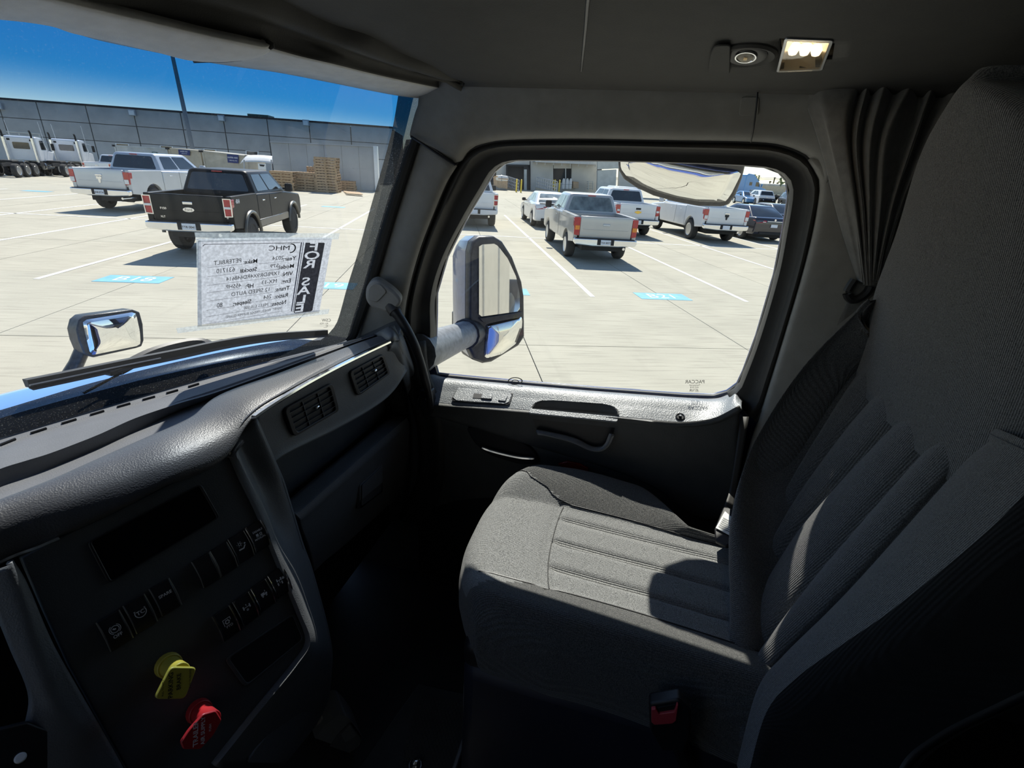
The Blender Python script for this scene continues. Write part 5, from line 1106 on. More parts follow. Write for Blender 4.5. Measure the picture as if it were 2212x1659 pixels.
paint('painted_line', [L(18.55, -20), L(18.65, -20), L(18.65, 26), L(18.55, 26)], M['white'])
def stall_patch(u, v, s, flip=1):
    p = paint('stall_number_patch', [L(u-.28, v-.56), L(u+.28, v-.56), L(u+.28, v+.56), L(u-.28, v+.56)], M['bluepaint'], .004)
    build('stall_number', put(text_mb(s, .46, .0), L(u, v, .0062), -LV*.95, LU, Vector((0, 0, 1))), M['white'], p, smooth=False, fix=False)
for v, s in ((12.6, 'B16'), (9.2, 'B17'), (5.84, 'B18'), (2.4, 'B19'), (-1.05, 'B20'), (-4.52, 'B21'), (-7.95, 'B22')): stall_patch(9.83, v, s)
for v, s in ((19.4, ''), (16.0, ''), (12.6, ''), (9.2, ''), (5.9, ''), (2.4, '')):
    paint('stall_number_patch', [L(26.9, v-.56), L(27.4, v-.56), L(27.4, v+.56), L(26.9, v+.56)], M['bluepaint'], .004)
# ------------------------------------------------------------------ vehicles
def paintm(name, col, coat=.8, metal=0.0, rough=.35): return mat(name, col, rough, metal, var=.03, vscale=2, coat=coat)
M['pwhite'] = paintm('white car paint', (.74, .75, .76)); M['psilver'] = paintm('silver car paint', (.50, .53, .56), metal=.35, rough=.38)
M['ppewter'] = paintm('pewter car paint', (.46, .455, .44), metal=.35, rough=.4); M['pblack'] = paintm('black car paint', (.006, .0065, .0065), coat=.0, rough=.4); M['pblack'].node_tree.nodes['Principled BSDF'].inputs['Specular IOR Level'].default_value = .25; M['pnavy'] = paintm('black navy car paint', (.018, .018, .028), rough=.2)
M['pdgrey'] = paintm('dark grey car paint', (.035, .038, .042)); M['pblue'] = paintm('mid blue car paint', (.05, .19, .42)); M['psky'] = paintm('sky blue truck paint', (.10, .30, .62))
M['cglass'] = mat('dark car glass', (.018, .022, .024), .05, var=.3, vscale=3, spec=.9); M['cglassl'] = mat('pale car glass', (.16, .19, .19), .06, var=.5, vscale=3, spec=.8)
M['tyre'] = mat('tyre rubber', (.035, .034, .033), .85, var=.15, vscale=20); M['alloy'] = mat('alloy wheel', (.60, .61, .62), .3, .9, var=.05); M['taillens'] = mat('tail lamp red', (.42, .012, .02), .2, var=.15, vscale=30, coat=.6)
M['amber'] = mat('amber lens', (.75, .25, .03), .25, var=.1, vscale=30); M['clear'] = mat('clear lamp lens', (.75, .75, .74), .15, var=.05); M['under'] = mat('underbody black', (.02, .02, .02), .8, var=.2)
M['plate'] = mat('licence plate', (.72, .76, .82), .4, var=.05, vscale=30); M['gold'] = mat('gold emblem', (.70, .46, .10), .3, .8, var=.05); M['bedliner'] = mat('bed liner', (.03, .03, .03), .8, var=.2); M['tan'] = mat('grey brown flare paint', (.075, .068, .052), .4, var=.05, coat=.4)
M['chr2'] = mat('bumper chrome', (.80, .81, .82), .12, .95, var=.03)
def wheel_mesh(r, w, spokes=6):
    ty = MB().lathe((0, 0, 0), (0, 1, 0), [(-w/2, r*.62), (-w/2, r*.90), (-w/2+.03, r*.985), (-w/4, r), (w/4, r), (w/2-.03, r*.985), (w/2, r*.90), (w/2, r*.62)], 28, False)
    rm = MB().lathe((0, 0, 0), (0, 1, 0), [(w*.18, 0), (w*.18, r*.50), (w/2-.01, r*.56), (w/2+.004, r*.62), (w/2-.01, r*.64)], 28)
    for k in range(spokes):
        a = 2*math.pi*k/spokes; d = Vector((math.cos(a), 0, math.sin(a))); t = Vector((-math.sin(a), 0, math.cos(a)))
        rm.prism([d*r*.08+t*r*.07+Vector((0, w*.40, 0)), d*r*.58+t*r*.10+Vector((0, w*.44, 0)), d*r*.58-t*r*.10+Vector((0, w*.44, 0)), d*r*.08-t*r*.07+Vector((0, w*.40, 0))], (0, -.05, 0))
    rm.cyl((0, w*.2, 0), (0, w*.44, 0), r*.14, r*.11, 14)
    return ty, rm
_wm = {}
def add_wheels(root, pos, r, w, spokes=6, rim=None):
    key = (r, w, spokes, rim.name if rim else '')
    if key not in _wm:
        ty, rm = wheel_mesh(r, w, spokes); a = bpy.data.meshes.new('tyre'); a.from_pydata([tuple(v) for v in ty.v], [], ty.f); a.materials.append(M['tyre'])
        b = bpy.data.meshes.new('rim'); b.from_pydata([tuple(v) for v in rm.v], [], rm.f); b.materials.append(rim or M['alloy'])
        for q in (a, b):
            bm = bmesh.new(); bm.from_mesh(q); bmesh.ops.recalc_face_normals(bm, faces=bm.faces); bm.to_mesh(q); bm.free(); q.polygons.foreach_set('use_smooth', [True]*len(q.polygons)); q.set_sharp_from_angle(angle=R_(40))
        _wm[key] = (a, b)
    a, b = _wm[key]
    for x, y in pos:
        o = P2('wheel', None, None, a); o.parent = root; o.location = (x, y, r); o.rotation_euler = (0, 0, 0 if y > 0 else math.pi)
        k = P2('rim', None, None, b); k.parent = o
def arc(cx, cz, r, n=12): return [(cx-r*math.cos(math.pi*i/n), cz+r*math.sin(math.pi*i/n)) for i in range(n+1)]
class GH:      # greenhouse: a tapering cabin with rounded edges
    def __init__(s, xr0, xf0, w0, z0, xr1, xf1, w1, z1): s.a = (xr0, xf0, w0, z0, xr1, xf1, w1, z1)
    def xr(s, t): return s.a[0]+(s.a[4]-s.a[0])*t
    def xf(s, t): return s.a[1]+(s.a[5]-s.a[1])*t
    def w(s, t): return s.a[2]+(s.a[6]-s.a[2])*t
    def z(s, t): return s.a[3]+(s.a[7]-s.a[3])*t
    def mb(s):
        rings = []
        for t, ins in ((0, 0), (.5, .0), (.86, .0), (.94, .012), (.98, .04), (1.0, .10), (1.012, .3)):
            xr, xf, w, z = s.xr(min(t, 1)), s.xf(min(t, 1)), s.w(min(t, 1)), s.z(t)
            cx = (xr+xf)/2; rings.append([(cx+x, y, z) for x, y in rrect(xf-xr-2*ins, 2*w-2*ins, .09, 4)])
        return MB().rings([[Vector(q) for q in r] for r in rings])
    def side(s, q, sgn, h=.006):   # q: polygon of (s, t)
        pts = [Vector((s.xr(t)+(s.xf(t)-s.xr(t))*u, sgn*(s.w(t)+.002), s.z(t))) for u, t in q]
        return MB().prism(roundpoly(pts, .05), (0, sgn*h, 0))
    def rear(s, q, h=.006, r=.06):
        pts = [Vector((s.xr(t)-.002, s.w(t)*u, s.z(t))) for u, t in q]; return MB().prism(roundpoly(pts, r), (-h, 0, 0))
    def front(s, q, h=.006):
        pts = [Vector((s.xf(t)+.002, s.w(t)*u, s.z(t))) for u, t in q]; return MB().prism(roundpoly(pts, .06), (h, 0, 0))
def pickup(name, label, pm, group=None, cab='crew', style='ford', bumper=None, lift=0.0, r=.40, glass=None, rimm=None, bed=1.75, spokes=6, sc=1.0, flare=None, plate_txt=None, rear_text=None):
    root = thing(name, label, 'pickup truck', group=group); bumper = bumper or M['chr2']; glass = glass or M['cglass']
    xa = 1.15; xf_ = xa+(3.75 if cab == 'crew' else 3.55); Lt = xf_+.95; zl = lift; H = lambda z: z+zl
    wc = r+.03; ar = r+.09
    front_x = xf_-.62
    bp_ = [(bed, H(.50)), (xf_-ar, H(.48))]+[(x, z) for x, z in arc(xf_, wc, ar) if z > H(.48)]+[(xf_+ar, H(.48)), (Lt-.10, H(.50)), (Lt, H(.62)), (Lt, H(1.02)), (Lt-.10, H(1.16)), (Lt-.9, H(1.24)), (front_x, H(1.30)), (bed, H(1.34))]
    body_ = MB().prism([(x, -.97, z) for x, z in bp_], (0, 1.94, 0))
    build('cab_body', body_, pm, root, bevel=.055, bseg=3)
    for s in (-1, 1):
        sp_ = [(.03, H(.62)), (xa-ar, H(.56))]+[(x, z) for x, z in arc(xa, wc, ar) if z > H(.50)]+[(xa+ar, H(.50)), (bed-.012, H(.50)), (bed-.012, H(1.36)), (.03, H(1.36))]
        build('bed_side', MB().prism([(x, s*.975, z) for x, z in sp_], (0, -s*.13, 0)), pm, root, bevel=.045, bseg=3)
        if flare:
            build('wheel_flare', MB().tube([(x, s*.985, z) for x, z in arc(xa, wc, ar+.01, 14)], .045, 8), flare, root)
            build('wheel_flare', MB().tube([(x, s*.985, z) for x, z in arc(xf_, wc, ar+.01, 14)], .045, 8), flare, root)
            build('rocker_trim', MB().bb(xa+ar+.05, xf_-ar-.05, s*.95-.04, s*.95+.04, H(.48), H(.68)), flare, root, bevel=.02)
    build('bed_floor', MB().bb(.05, bed+.02, -.86, .86, H(.78), H(.84)), M['bedliner'], root)
    tg_ = build('tailgate', MB().prism([(-.015, -.80, H(.74)), (-.03, -.80, H(.95)), (-.03, -.80, H(1.28)), (-.02, -.80, H(1.36)), (.06, -.80, H(1.36)), (.06, -.80, H(.74))], (0, 1.60, 0)), pm, root, bevel=.018)
    build('tailgate_crease', MB().bb(-.036, -.026, -.70, .70, H(.98), H(.995)), pm, tg_, bevel=.004)
    hz = H(1.17) if style != 'gmc' else H(1.13)
    build('handle', MB().bb(-.050, -.026, -.11, .11, hz-.035, hz+.035), {'ford': pm if style != 'ford' else M['chr2'], 'ram': M['chr2'], 'chevy': M['under'], 'gmc': M['psilver']}[style], tg_, bevel=.012)
    if style == 'ford':
        em = build('emblem', put(MB().prism([(.13*math.cos(2*math.pi*k/20), .055*math.sin(2*math.pi*k/20), 0) for k in range(20)], (0, 0, .01)), (-.032, 0, H(1.02)), (0, -1, 0), (0, 0, 1), (-1, 0, 0)), M['chr2'], tg_, bevel=.003)
        build('emblem_text', put(text_mb('Ford', .085, .001), (-.0432, 0, H(1.02)), (0, -1, 0), (0, 0, 1), (-1, 0, 0)), M['pnavy'], em, smooth=False)
    elif style == 'ram':
        build('emblem', put(MB().prism([(-.09, .08, 0), (-.05, .10, 0), (0, .085, 0), (.05, .10, 0), (.09, .08, 0), (.075, .0, 0), (.045, .03, 0), (.03, -.09, 0), (0, -.11, 0), (-.03, -.09, 0), (-.045, .03, 0), (-.075, 0, 0)], (0, 0, .012)), (-.034, 0, H(1.03)), (0, -1, 0), (0, 0, 1), (-1, 0, 0)), M['chr2'] if pm is not M['pwhite'] else M['under'], tg_)
    elif style == 'chevy':
        build('emblem', put(MB().prism([(-.15, -.02, 0), (-.13, .035, 0), (-.05, .035, 0), (-.05, .06, 0), (.06, .06, 0), (.055, .035, 0), (.15, .035, 0), (.13, -.03, 0), (.05, -.03, 0), (.045, -.06, 0), (-.06, -.06, 0), (-.055, -.03, 0)], (0, 0, .012)), (-.034, 0, H(1.03)), (0, -1, 0), (0, 0, 1), (-1, 0, 0)), M['gold'], tg_)
    for s_, tx, y, z, sz in (rear_text or []):
        build('badge', put(text_mb(tx, sz, .003, bold=True), (-.034, y, H(z)), (0, -1, 0), (0, 0, 1), (-1, 0, 0)), M['chr2'] if s_ else M['under'], tg_, smooth=False)
    for s in (-1, 1):
        z0, z1 = (H(.90), H(1.30)) if style != 'gmc' else (H(.80), H(1.32))
        tl = build('tail_light', MB().prism(roundpoly([(-.035, s*.805, z0), (-.02, s*.965, z0+.02), (.0, s*.985, z1), (-.03, s*.805, z1)], .03), (.16, 0, 0)), M['taillens'], root, bevel=.012)
        y0, y1 = (.815, .955)
        if style == 'ford': build('reverse_lens', MB().bb(-.045, -.030, min(s*y0, s*y1), max(s*y0, s*y1), (z0+z1)/2-.025, (z0+z1)/2+.025), M['clear'], tl, bevel=.004); build('lamp_rim', MB().frame([(-.036, s*.795, z0-.015), (-.036, s*.975, z0-.005), (-.036, s*.985, z1+.012), (-.036, s*.795, z1+.012)], [(-.036, s*.815, z0+.008), (-.036, s*.955, z0+.015), (-.036, s*.965, z1-.008), (-.036, s*.815, z1-.008)], (.02, 0, 0)), M['chr2'], tl)
        if style == 'ram': build('reverse_lens', MB().bb(-.045, -.028, min(s*y0, s*y1), max(s*y0, s*y1), z0+.03, z0+.17), M['clear'], tl, bevel=.004)
        if style == 'chevy': build('reverse_lens', MB().bb(-.044, -.028, min(s*y0, s*.93), max(s*y0, s*.93), z0+.14, z0+.22), M['clear'], tl, bevel=.004)
        if style == 'gmc': build('turn_lens', MB().bb(-.044, -.028, min(s*y0, s*.95), max(s*y0, s*.95), z0+.17, z0+.29), M['amber'], tl, bevel=.004)
    bu = build('rear_bumper', MB().prism([(-.17, y, z) for y, z in ((-.93, H(.56)), (-.97, H(.62)), (-.97, H(.74)), (.97, H(.74)), (.97, H(.62)), (.93, H(.56)), (.40, H(.52)), (-.40, H(.52)))], (.17, 0, 0)), bumper, root, bevel=.03, bseg=3)
    build('step_pad', MB().bb(-.165, .0, -.90, .90, H(.735), H(.75)), M['under'], bu)
    build('plate_recess', MB().bb(-.178, -.165, -.26, .26, H(.565), H(.73)), M['under'], bu, bevel=.01)
    pl = build('licence_plate', MB().bb(-.190, -.178, -.155, .155, H(.57), H(.72)), M['plate'], bu, bevel=.004)
    if plate_txt: build('plate_text', put(text_mb(plate_txt, .075, .001, bold=True), (-.1915, 0, H(.635)), (0, -1, 0), (0, 0, 1), (-1, 0, 0)), M['inkblack'], pl, smooth=False) if False else build('plate_text', put(text_mb(plate_txt, .075, 0, bold=True), (-.1925, 0, H(.635)), (0, -1, 0), (0, 0, 1), (-1, 0, 0)), M['pnavy'], bu, smooth=False, fix=False)
    roof0 = {'crew': bed+1.95, 'ext': bed+1.55}[cab]
    g = GH(bed+.005, front_x+.10, .93, H(1.325), bed+.14, roof0, .72, H(1.90)); cabn = build('cab_roof', g.mb(), pm, root, angle=50)
    build('rear_window', g.rear([(-.86, .10), (.86, .10), (.84, .84), (-.84, .84)]), glass, root)
    build('brake_light', MB().bb(bed+.09, bed+.12, -.13, .13, H(1.835), H(1.862)), M['taillens'], root, bevel=.006)
    for s in (-1, 1):
        if cab == 'crew': wins = ([(.10, .12), (.44, .12), (.44, .84), (.12, .84)], [(.48, .12), (.90, .12), (.86, .84), (.48, .84)])
        else: wins = ([(.07, .14), (.30, .14), (.30, .84), (.08, .84)], [(.34, .12), (.86, .12), (.84, .84), (.34, .84)])
        for q in wins: build('side_window', g.side(q, s), glass, root)
        mr = build('side_mirror', MB().box((front_x-.12, s*1.12, H(1.42)), (.12, .22, .24)), M['under'] if style in ('gmc', 'ford') else pm, root, bevel=.04); build('mirror_arm', MB().tube([(front_x-.08, s*.93, H(1.38)), (front_x-.10, s*1.05, H(1.38))], .03, 6), M['under'], mr)
        for dx in ((.42, 1.42) if cab == 'crew' else (.95,)): build('door_handle', MB().bb(bed+dx, bed+dx+.17, s*.97-.012, s*.97+.012, H(1.14), H(1.175)), pm if style != 'ford' else M['chr2'], root, bevel=.01)
        for dx in ((1.02,) if cab == 'crew' else (.5,)): build('door_seam', MB().bb(bed+dx-.004, bed+dx+.004, s*.972-.002, s*.972+.002, H(.56), H(1.30)), M['under'], root)
        build('bed_gap', MB().bb(bed-.012, bed+.004, s*.955-.01, s*.955+.01, H(.52), H(1.34)), M['under'], root)
    build('windshield', g.front([(-.90, .08), (.90, .08), (.86, .88), (-.86, .88)]), glass, root)
    build('underbody', MB().bb(.25, Lt-.25, -.62, .62, H(.34), H(.62)), M['under'], root)
    ax = build('axle', MB().cyl((xa, -.7, r), (xa, .7, r), .07, .07, 10), M['under'], root); build('differential', MB().lathe((xa, -.2, r), (0, 1, 0), [(0, .05), (.08, .16), (.28, .16), (.4, .05)], 14), M['under'], ax)
    build('tailpipe', MB().cyl((-.05, -.62, H(.46)), (.6, -.62, H(.46)), .04, .04, 10), M['chr2'], root)
    add_wheels(root, [(xa, .83), (xa, -.83), (xf_, .83), (xf_, -.83)], r, .28, spokes, rimm)
    root.scale = (sc, sc, sc); return root
def sedan(name, label, pm, group=None, glass=None, sc=1.0, spoiler=False, plate=True, kind='sedan', cat='car'):
    root = thing(name, label, cat, group=group); glass = glass or M['cglass']
    Ls = 4.85; xa, xf_, r = 1.02, 3.85, .335; ar = r+.06
    low = [(.02, .42), (.05, .30), (xa-ar, .26)]+[(x, z) for x, z in arc(xa, r+.02, ar) if z > .27]+[(xa+ar, .24), (xf_-ar, .24)]+[(x, z) for x, z in arc(xf_, r+.02, ar) if z > .27]+[(xf_+ar, .26), (Ls-.08, .28), (Ls, .42), (Ls-.02, .62), (Ls-.25, .76), (3.45, .93), (1.0, 1.0), (.15, 1.03), (.02, .98), (-.02, .80)]
    if kind == 'suv': low = [(x, z*1.12 if z > .5 else z) for x, z in low]
    build('body', MB().prism([(x, -.90, z) for x, z in low], (0, 1.80, 0)), pm, root, bevel=.07, bseg=3)
    zk = 1.0 if kind != 'suv' else 1.12
    if kind == 'suv': g = GH(.08, 3.45, .84, zk, .45, 2.7, .68, 1.68)
    else: g = GH(.42, 3.50, .82, .97, 1.28, 2.50, .60, 1.45)
    build('cabin_roof', g.mb(), pm, root, angle=50)
    build('rear_window', g.rear([(-.88, .14), (.88, .14), (.86, .86), (-.86, .86)]), glass, root); build('windshield', g.front([(-.90, .10), (.90, .10), (.86, .88), (-.86, .88)]), glass, root)
    for s in (-1, 1):
        for q in ([(.14, .16), (.47, .16), (.47, .84), (.30, .84)], [(.50, .16), (.84, .16), (.72, .84), (.50, .84)]): build('side_window', g.side(q, s), glass, root)
        y0, y1 = sorted((s*.42, s*.885)); tl = build('tail_light', MB().prism(roundpoly([(-.035, s*.40, .82), (-.03, s*.86, .78), (.06, s*.915, .90), (-.02, s*.40, .90)], .02), (.18, 0, 0)), M['taillens'], root, bevel=.01)
        build('reverse_lens', MB().bb(-.042, -.028, min(s*.44, s*.58), max(s*.44, s*.58), .825, .855), M['clear'], tl)
        hl = build('headlight', MB().prism(roundpoly([(Ls-.05, s*.50, .66), (Ls-.22, s*.88, .70), (Ls-.30, s*.88, .76), (Ls-.1, s*.50, .74)], .02), (.06, 0, 0)), M['clear'], root)
        mr = build('side_mirror', MB().box((3.0, s*1.0, 1.02), (.12, .18, .14)), M['under'], root, bevel=.04); build('mirror_arm', MB().tube([(3.02, s*.84, .98), (3.0, s*.95, 1.0)], .025, 6), M['under'], mr)
        build('door_handle', MB().bb(1.55, 1.72, s*.902-.01, s*.902+.01, .84, .87), pm, root, bevel=.008); build('door_handle', MB().bb(2.45, 2.62, s*.902-.01, s*.902+.01, .82, .85), pm, root, bevel=.008)
    build('bumper_insert', MB().bb(-.03, .05, -.62, .62, .30, .42), M['under'], root, bevel=.02); build('trunk_strip', MB().bb(-.035, 0, -.36, .36, .855, .885), M['chr2'], root, bevel=.006)
    if plate: build('licence_plate', MB().bb(-.045, -.02, -.155, .155, .62, .75), M['plate'], root, bevel=.004)
    em = build('emblem', MB().cyl((-.03, 0, .93), (-.012, 0, .935), .045, .045, 16), M['chr2'], root)
    if spoiler: build('spoiler', MB().bb(-.01, .22, -.72, .72, 1.03, 1.06), pm, root, bevel=.012)
    build('underbody', MB().bb(.3, Ls-.3, -.7, .7, .16, .34), M['under'], root)
    add_wheels(root, [(xa, .80), (xa, -.80), (xf_, .80), (xf_, -.80)], r, .22, 5)
    root.scale = (sc, sc, sc); return root
def place(o, u, v, hd=0.0, z=0.0):
    o.location = L(u, v, z); o.rotation_euler = (0, 0, A_LOT+R_(hd)); return o
G_P = 'pickup trucks in the marked stalls'
blk = pickup('pickup_truck', 'black lifted crew-cab pickup with grey wheel flares behind the taped paper sign', M['pblack'], G_P, style='ford', lift=.10, r=.45, flare=M['tan'], bumper=M['chr2'], plate_txt='TTR·0041', rear_text=[(1, 'F150', .56, 1.03, .07), (1, 'XLT', .60, .84, .06)], rimm=M['under'])
build('badge', put(text_mb('4X4', .14, .002, bold=True), (.38, -.981, 1.33), (1, 0, 0), (0, 0, 1), (0, -1, 0)), M['print'], blk, smooth=False)
blk.scale = (.93,)*3; place(blk, 12.25, 5.78, 0)
sram = pickup('pickup_truck', 'silver crew-cab pickup parked beyond the black pickup', M['psilver'], G_P, style='ram', plate_txt='JNB·8734', bumper=M['chr2'])
sram.scale = (1.06,)*3; place(sram, 20.3, 12.35, -6)
gmc = pickup('pickup_truck', 'pewter extended-cab pickup with tall amber and red tail lights', M['ppewter'], G_P, cab='ext', style='gmc', bed=2.0, glass=M['cglassl'], bumper=M['chr2'], plate_txt='TSX·8977', r=.38)
gmc.scale = (.92,)*3; place(gmc, 13.65, -4.28, -1)
wford = pickup('pickup_truck', 'white crew-cab pickup half hidden by the front edge of the door window', M['pwhite'], G_P, style='ford', bumper=M['pwhite'])
place(wford, 21.0, -.95, 0)
chev = pickup('pickup_truck', 'white crew-cab pickup with a gold cross emblem behind the pewter pickup', M['pwhite'], G_P, style='chevy', bumper=M['chr2'])
chev.scale = (.96,)*3; place(chev, 20.4, -7.65, 0)
wram = pickup('pickup_truck', 'white crew-cab pickup below the look-down mirror', M['pwhite'], G_P, style='ram', bumper=M['chr2'], bed=1.7, r=.41)
place(wram, 19.7, -11.15, 0)
wfar = pickup('pickup_truck', 'white pickup beyond the silver pickup, beside the day-cab tractors', M['pwhite'], G_P, style='ford', bumper=M['pwhite'])
wfar.scale = (.84,)*3; wfar.location = PZ(219, 394); wfar.rotation_euler = (0, 0, A_LOT)
cam_ = sedan('sedan_car', 'white saloon car in front of the pewter pickup', M['pwhite'], spoiler=True, glass=M['cglassl']); place(cam_, 22.0, -4.55, 0)
nis = sedan('sedan_car', 'glossy black saloon car beside the white pickup', M['pnavy']); place(nis, 21.0, -14.2, 0)
dk2 = sedan('sedan_car', 'dark grey saloon car past the glossy black saloon', M['pdgrey']); place(dk2, 24.5, -17.6, 0)
wsu = sedan('suv_car', 'white car at the edge of the windshield beside the day-cab tractors', M['pwhite'], kind='suv'); place(wsu, 36.5, 33.4, 0)
w2 = sedan('suv_car', 'white car roof showing over the white pickup with the gold emblem', M['pwhite'], kind='suv'); place(w2, 33.0, -11.6, 0)
# distant row beyond the look-down mirror
for nm, lb, pm_, (px, py), h_, kind in (('sedan_car', 'mid blue car in the distant row under the blue sleeper truck', M['pblue'], (1592, 438), 172, 's'), ('suv_car', 'black four-by-four in the distant row between the blue car and the white pickup', M['pblack'], (1622, 441), 169, 'v'),
        ('suv_car', 'white four-by-four in the distant row with a red tail light', M['pwhite'], (1652, 446), -11, 'v'), ('suv_car', 'black four-by-four nearest in the distant row', M['pdgrey'], (1694, 450), 165, 'v')):
    c = sedan(nm, lb, pm_, 'cars in the distant row', kind='suv' if kind == 'v' else 'sedan', sc=1.05); g = PZ(px, py); c.location = g; c.rotation_euler = (0, 0, A_LOT+R_(h_))
# day-cab tractors
def day_cab(label, px, py, sc, group):
    root = thing('tractor_truck', label, 'truck', group=group)
    build('cab', MB().prism([(0, -1.05, 1.15), (0, -1.05, 2.95), (.25, -1.05, 3.02), (1.15, -1.05, 2.96), (1.62, -1.05, 2.15), (1.75, -1.05, 1.15)], (0, 2.1, 0)), M['pwhite'], root, bevel=.07, bseg=3)
    build('hood', MB().prism([(1.7, -.85, .85), (1.7, -.85, 2.05), (3.2, -.80, 1.85), (3.35, -.75, .85)], (0, 1.7, 0)), M['pwhite'], root, bevel=.08, bseg=3)
    build('rear_window', MB().prism(roundpoly([(-.006, -.55, 2.05), (-.006, .55, 2.05), (-.006, .55, 2.55), (-.006, -.55, 2.55)], .08), (-.01, 0, 0)), M['cglass'], root)
    for s in (-1, 1):
        build('door_window', MB().prism(roundpoly([(.55, s*1.052, 2.05), (1.4, s*1.052, 2.05), (1.15, s*1.052, 2.75), (.55, s*1.052, 2.75)], .06), (0, s*.01, 0)), M['cglass'], root)
        ex = build('exhaust_stack', MB().cyl((-.25, s*.95, 1.0), (-.25, s*.95, 2.9), .11, .11, 14), M['chr2'], root); build('stack_tip', MB().tube([(-.25, s*.95, 2.9), (-.25, s*.95, 3.3), (-.36, s*.95, 3.45)], .07, 10), M['under'], ex)
        mr = build('side_mirror', MB().box((1.75, s*1.42, 2.3), (.10, .22, .55)), M['under'], root, bevel=.03); build('mirror_bracket', MB().tube([(1.5, s*1.05, 2.7), (1.75, s*1.40, 2.62), (1.75, s*1.40, 1.98), (1.5, s*1.05, 1.95)], .02, 6), M['chr2'], mr)
        build('antenna', MB().tube([(1.3, s*1.1, 2.6), (1.1, s*1.12, 4.2)], .014, 5), M['pwhite'], root)
        build('frame_rail', MB().bb(-4.6, 3.0, s*.42-.05, s*.42+.05, .80, 1.06), M['under'], root)
        build('fuel_tank', MB().cyl((.2, s*.95, .78), (1.6, s*.95, .78), .30, .30, 16), M['chr2'], root, bevel=.02)
        build('fender', MB().tube([(x, s*.95, z) for x, z in arc(-2.2, .55, .62, 8)], .05, 6), M['under'], root)
        build('cab_vent', MB().bb(-.02, 0, s*.75-.1, s*.75+.1, 2.66, 2.80), M['under'], root)
    build('fifth_wheel', MB().bb(-3.2, -2.2, -.5, .5, 1.06, 1.22), M['under'], root, bevel=.05)
    add_wheels(root, [(-1.2, .88), (-1.2, -.88), (-2.5, .88), (-2.5, -.88), (-3.8, .88), (-3.8, -.88), (2.75, .92), (2.75, -.92)], .51, .34, 8)
    root.scale = (sc, sc, sc); root.location = PZ(px, py); root.rotation_euler = (0, 0, A_LOT+R_(12)); return root
G_T = 'white day-cab tractors'
day_cab('white day-cab tractor unit nearest the edge of the windshield', 66, 379, .78, G_T)
day_cab('white day-cab tractor unit beside the white pickup', 160, 378, .78, G_T)
def sleeper(label, px, py, hd, sc=1.0):
    root = thing('sleeper_truck', label, 'truck', group='blue sleeper trucks in the distance')
    build('sleeper_box', MB().prism([(0, -1.15, .9), (0, -1.15, 3.7), (.4, -1.15, 3.95), (1.6, -1.15, 3.85), (3.0, -1.15, 2.85), (3.5, -1.15, 2.1), (3.6, -1.15, .9)], (0, 2.3, 0)), M['psky'], root, bevel=.12, bseg=3)
    build('hood', MB().prism([(3.5, -.95, .7), (3.5, -.95, 2.05), (5.2, -.85, 1.75), (5.5, -.8, .7)], (0, 1.85, 0)), M['psky'], root, bevel=.12, bseg=3)
    for s in (-1, 1):
        build('door_window', MB().prism(roundpoly([(2.3, s*1.152, 2.1), (3.2, s*1.152, 2.1), (2.9, s*1.152, 2.75), (2.3, s*1.152, 2.75)], .06), (0, s*.01, 0)), M['cglass'], root); build('sleeper_window', MB().prism(roundpoly([(.9, s*1.152, 2.2), (1.5, s*1.152, 2.2), (1.5, s*1.152, 2.7), (.9, s*1.152, 2.7)], .06), (0, s*.01, 0)), M['cglass'], root)
        build('fairing', MB().bb(-1.2, 1.9, s*1.05-.08, s*1.05+.08, .35, .95), M['psky'], root, bevel=.04); build('side_mirror', MB().box((3.4, s*1.4, 2.3), (.12, .25, .5)), M['psky'], root, bevel=.04)
    build('windshield', MB().prism([(3.03, -1.0, 2.82), (3.03, 1.0, 2.82), (3.50, 1.0, 2.12), (3.50, -1.0, 2.12)], (.02, 0, .01)), M['cglass'], root); build('chassis', MB().bb(-2.6, 4.8, -.5, .5, .6, .95), M['under'], root)
    add_wheels(root, [(-.9, .9), (-.9, -.9), (-2.2, .9), (-2.2, -.9), (4.6, .95), (4.6, -.95)], .51, .34, 8)
    root.scale = (sc,)*3; root.location = PZ(px, py); root.rotation_euler = (0, 0, A_LOT+R_(hd)); return root
sleeper('sky blue sleeper truck in profile behind the distant cars', 1590, 430, -75)
sleeper('sky blue sleeper truck cut off by the rear edge of the door window', 1702, 436, -75)
# ------------------------------------------------------------------ warehouse, yard and skyline
M['tilt'] = mat('tilt-up concrete wall', (.46, .455, .43), .9, var=.10, vscale=.6, bump=.2, bscale=10); M['tilt2'] = mat('tilt-up concrete wall, smoother', (.52, .515, .49), .9, var=.08, vscale=.6, bump=.2, bscale=10)
M['dark'] = mat('dark opening', (.02, .02, .022), .7, var=.1); M['steelgrey'] = mat('grey steel', (.42, .44, .46), .45, .3, var=.06); M['yellowp'] = mat('yellow bollard paint', (.75, .55, .05), .5, var=.08, vscale=6)
M['wood'] = mat('pallet wood', (.42, .29, .17), .85, var=.25, vscale=4, stretch=(1, 8, 8)); M['card'] = mat('cardboard', (.45, .33, .22), .85, var=.08, vscale=5); M['lampw'] = mat('wall pack lens', (.85, .85, .82), .3, var=.02)
M['cgrey'] = mat('pale grey container steel', (.50, .52, .50), .6, var=.08, vscale=2); M['cbeige'] = mat('beige container steel', (.53, .46, .34), .6, var=.08, vscale=2); M['cbeige2'] = mat('sand container steel', (.50, .45, .35), .6, var=.08, vscale=2)
M['signblue'] = mat('navy sign', (.02, .035, .16), .5, var=.05); M['signgreen'] = mat('green sign', (.02, .10, .07), .5, var=.05); M['tarp'] = mat('white tarp', (.72, .71, .68), .8, var=.06, vscale=3)
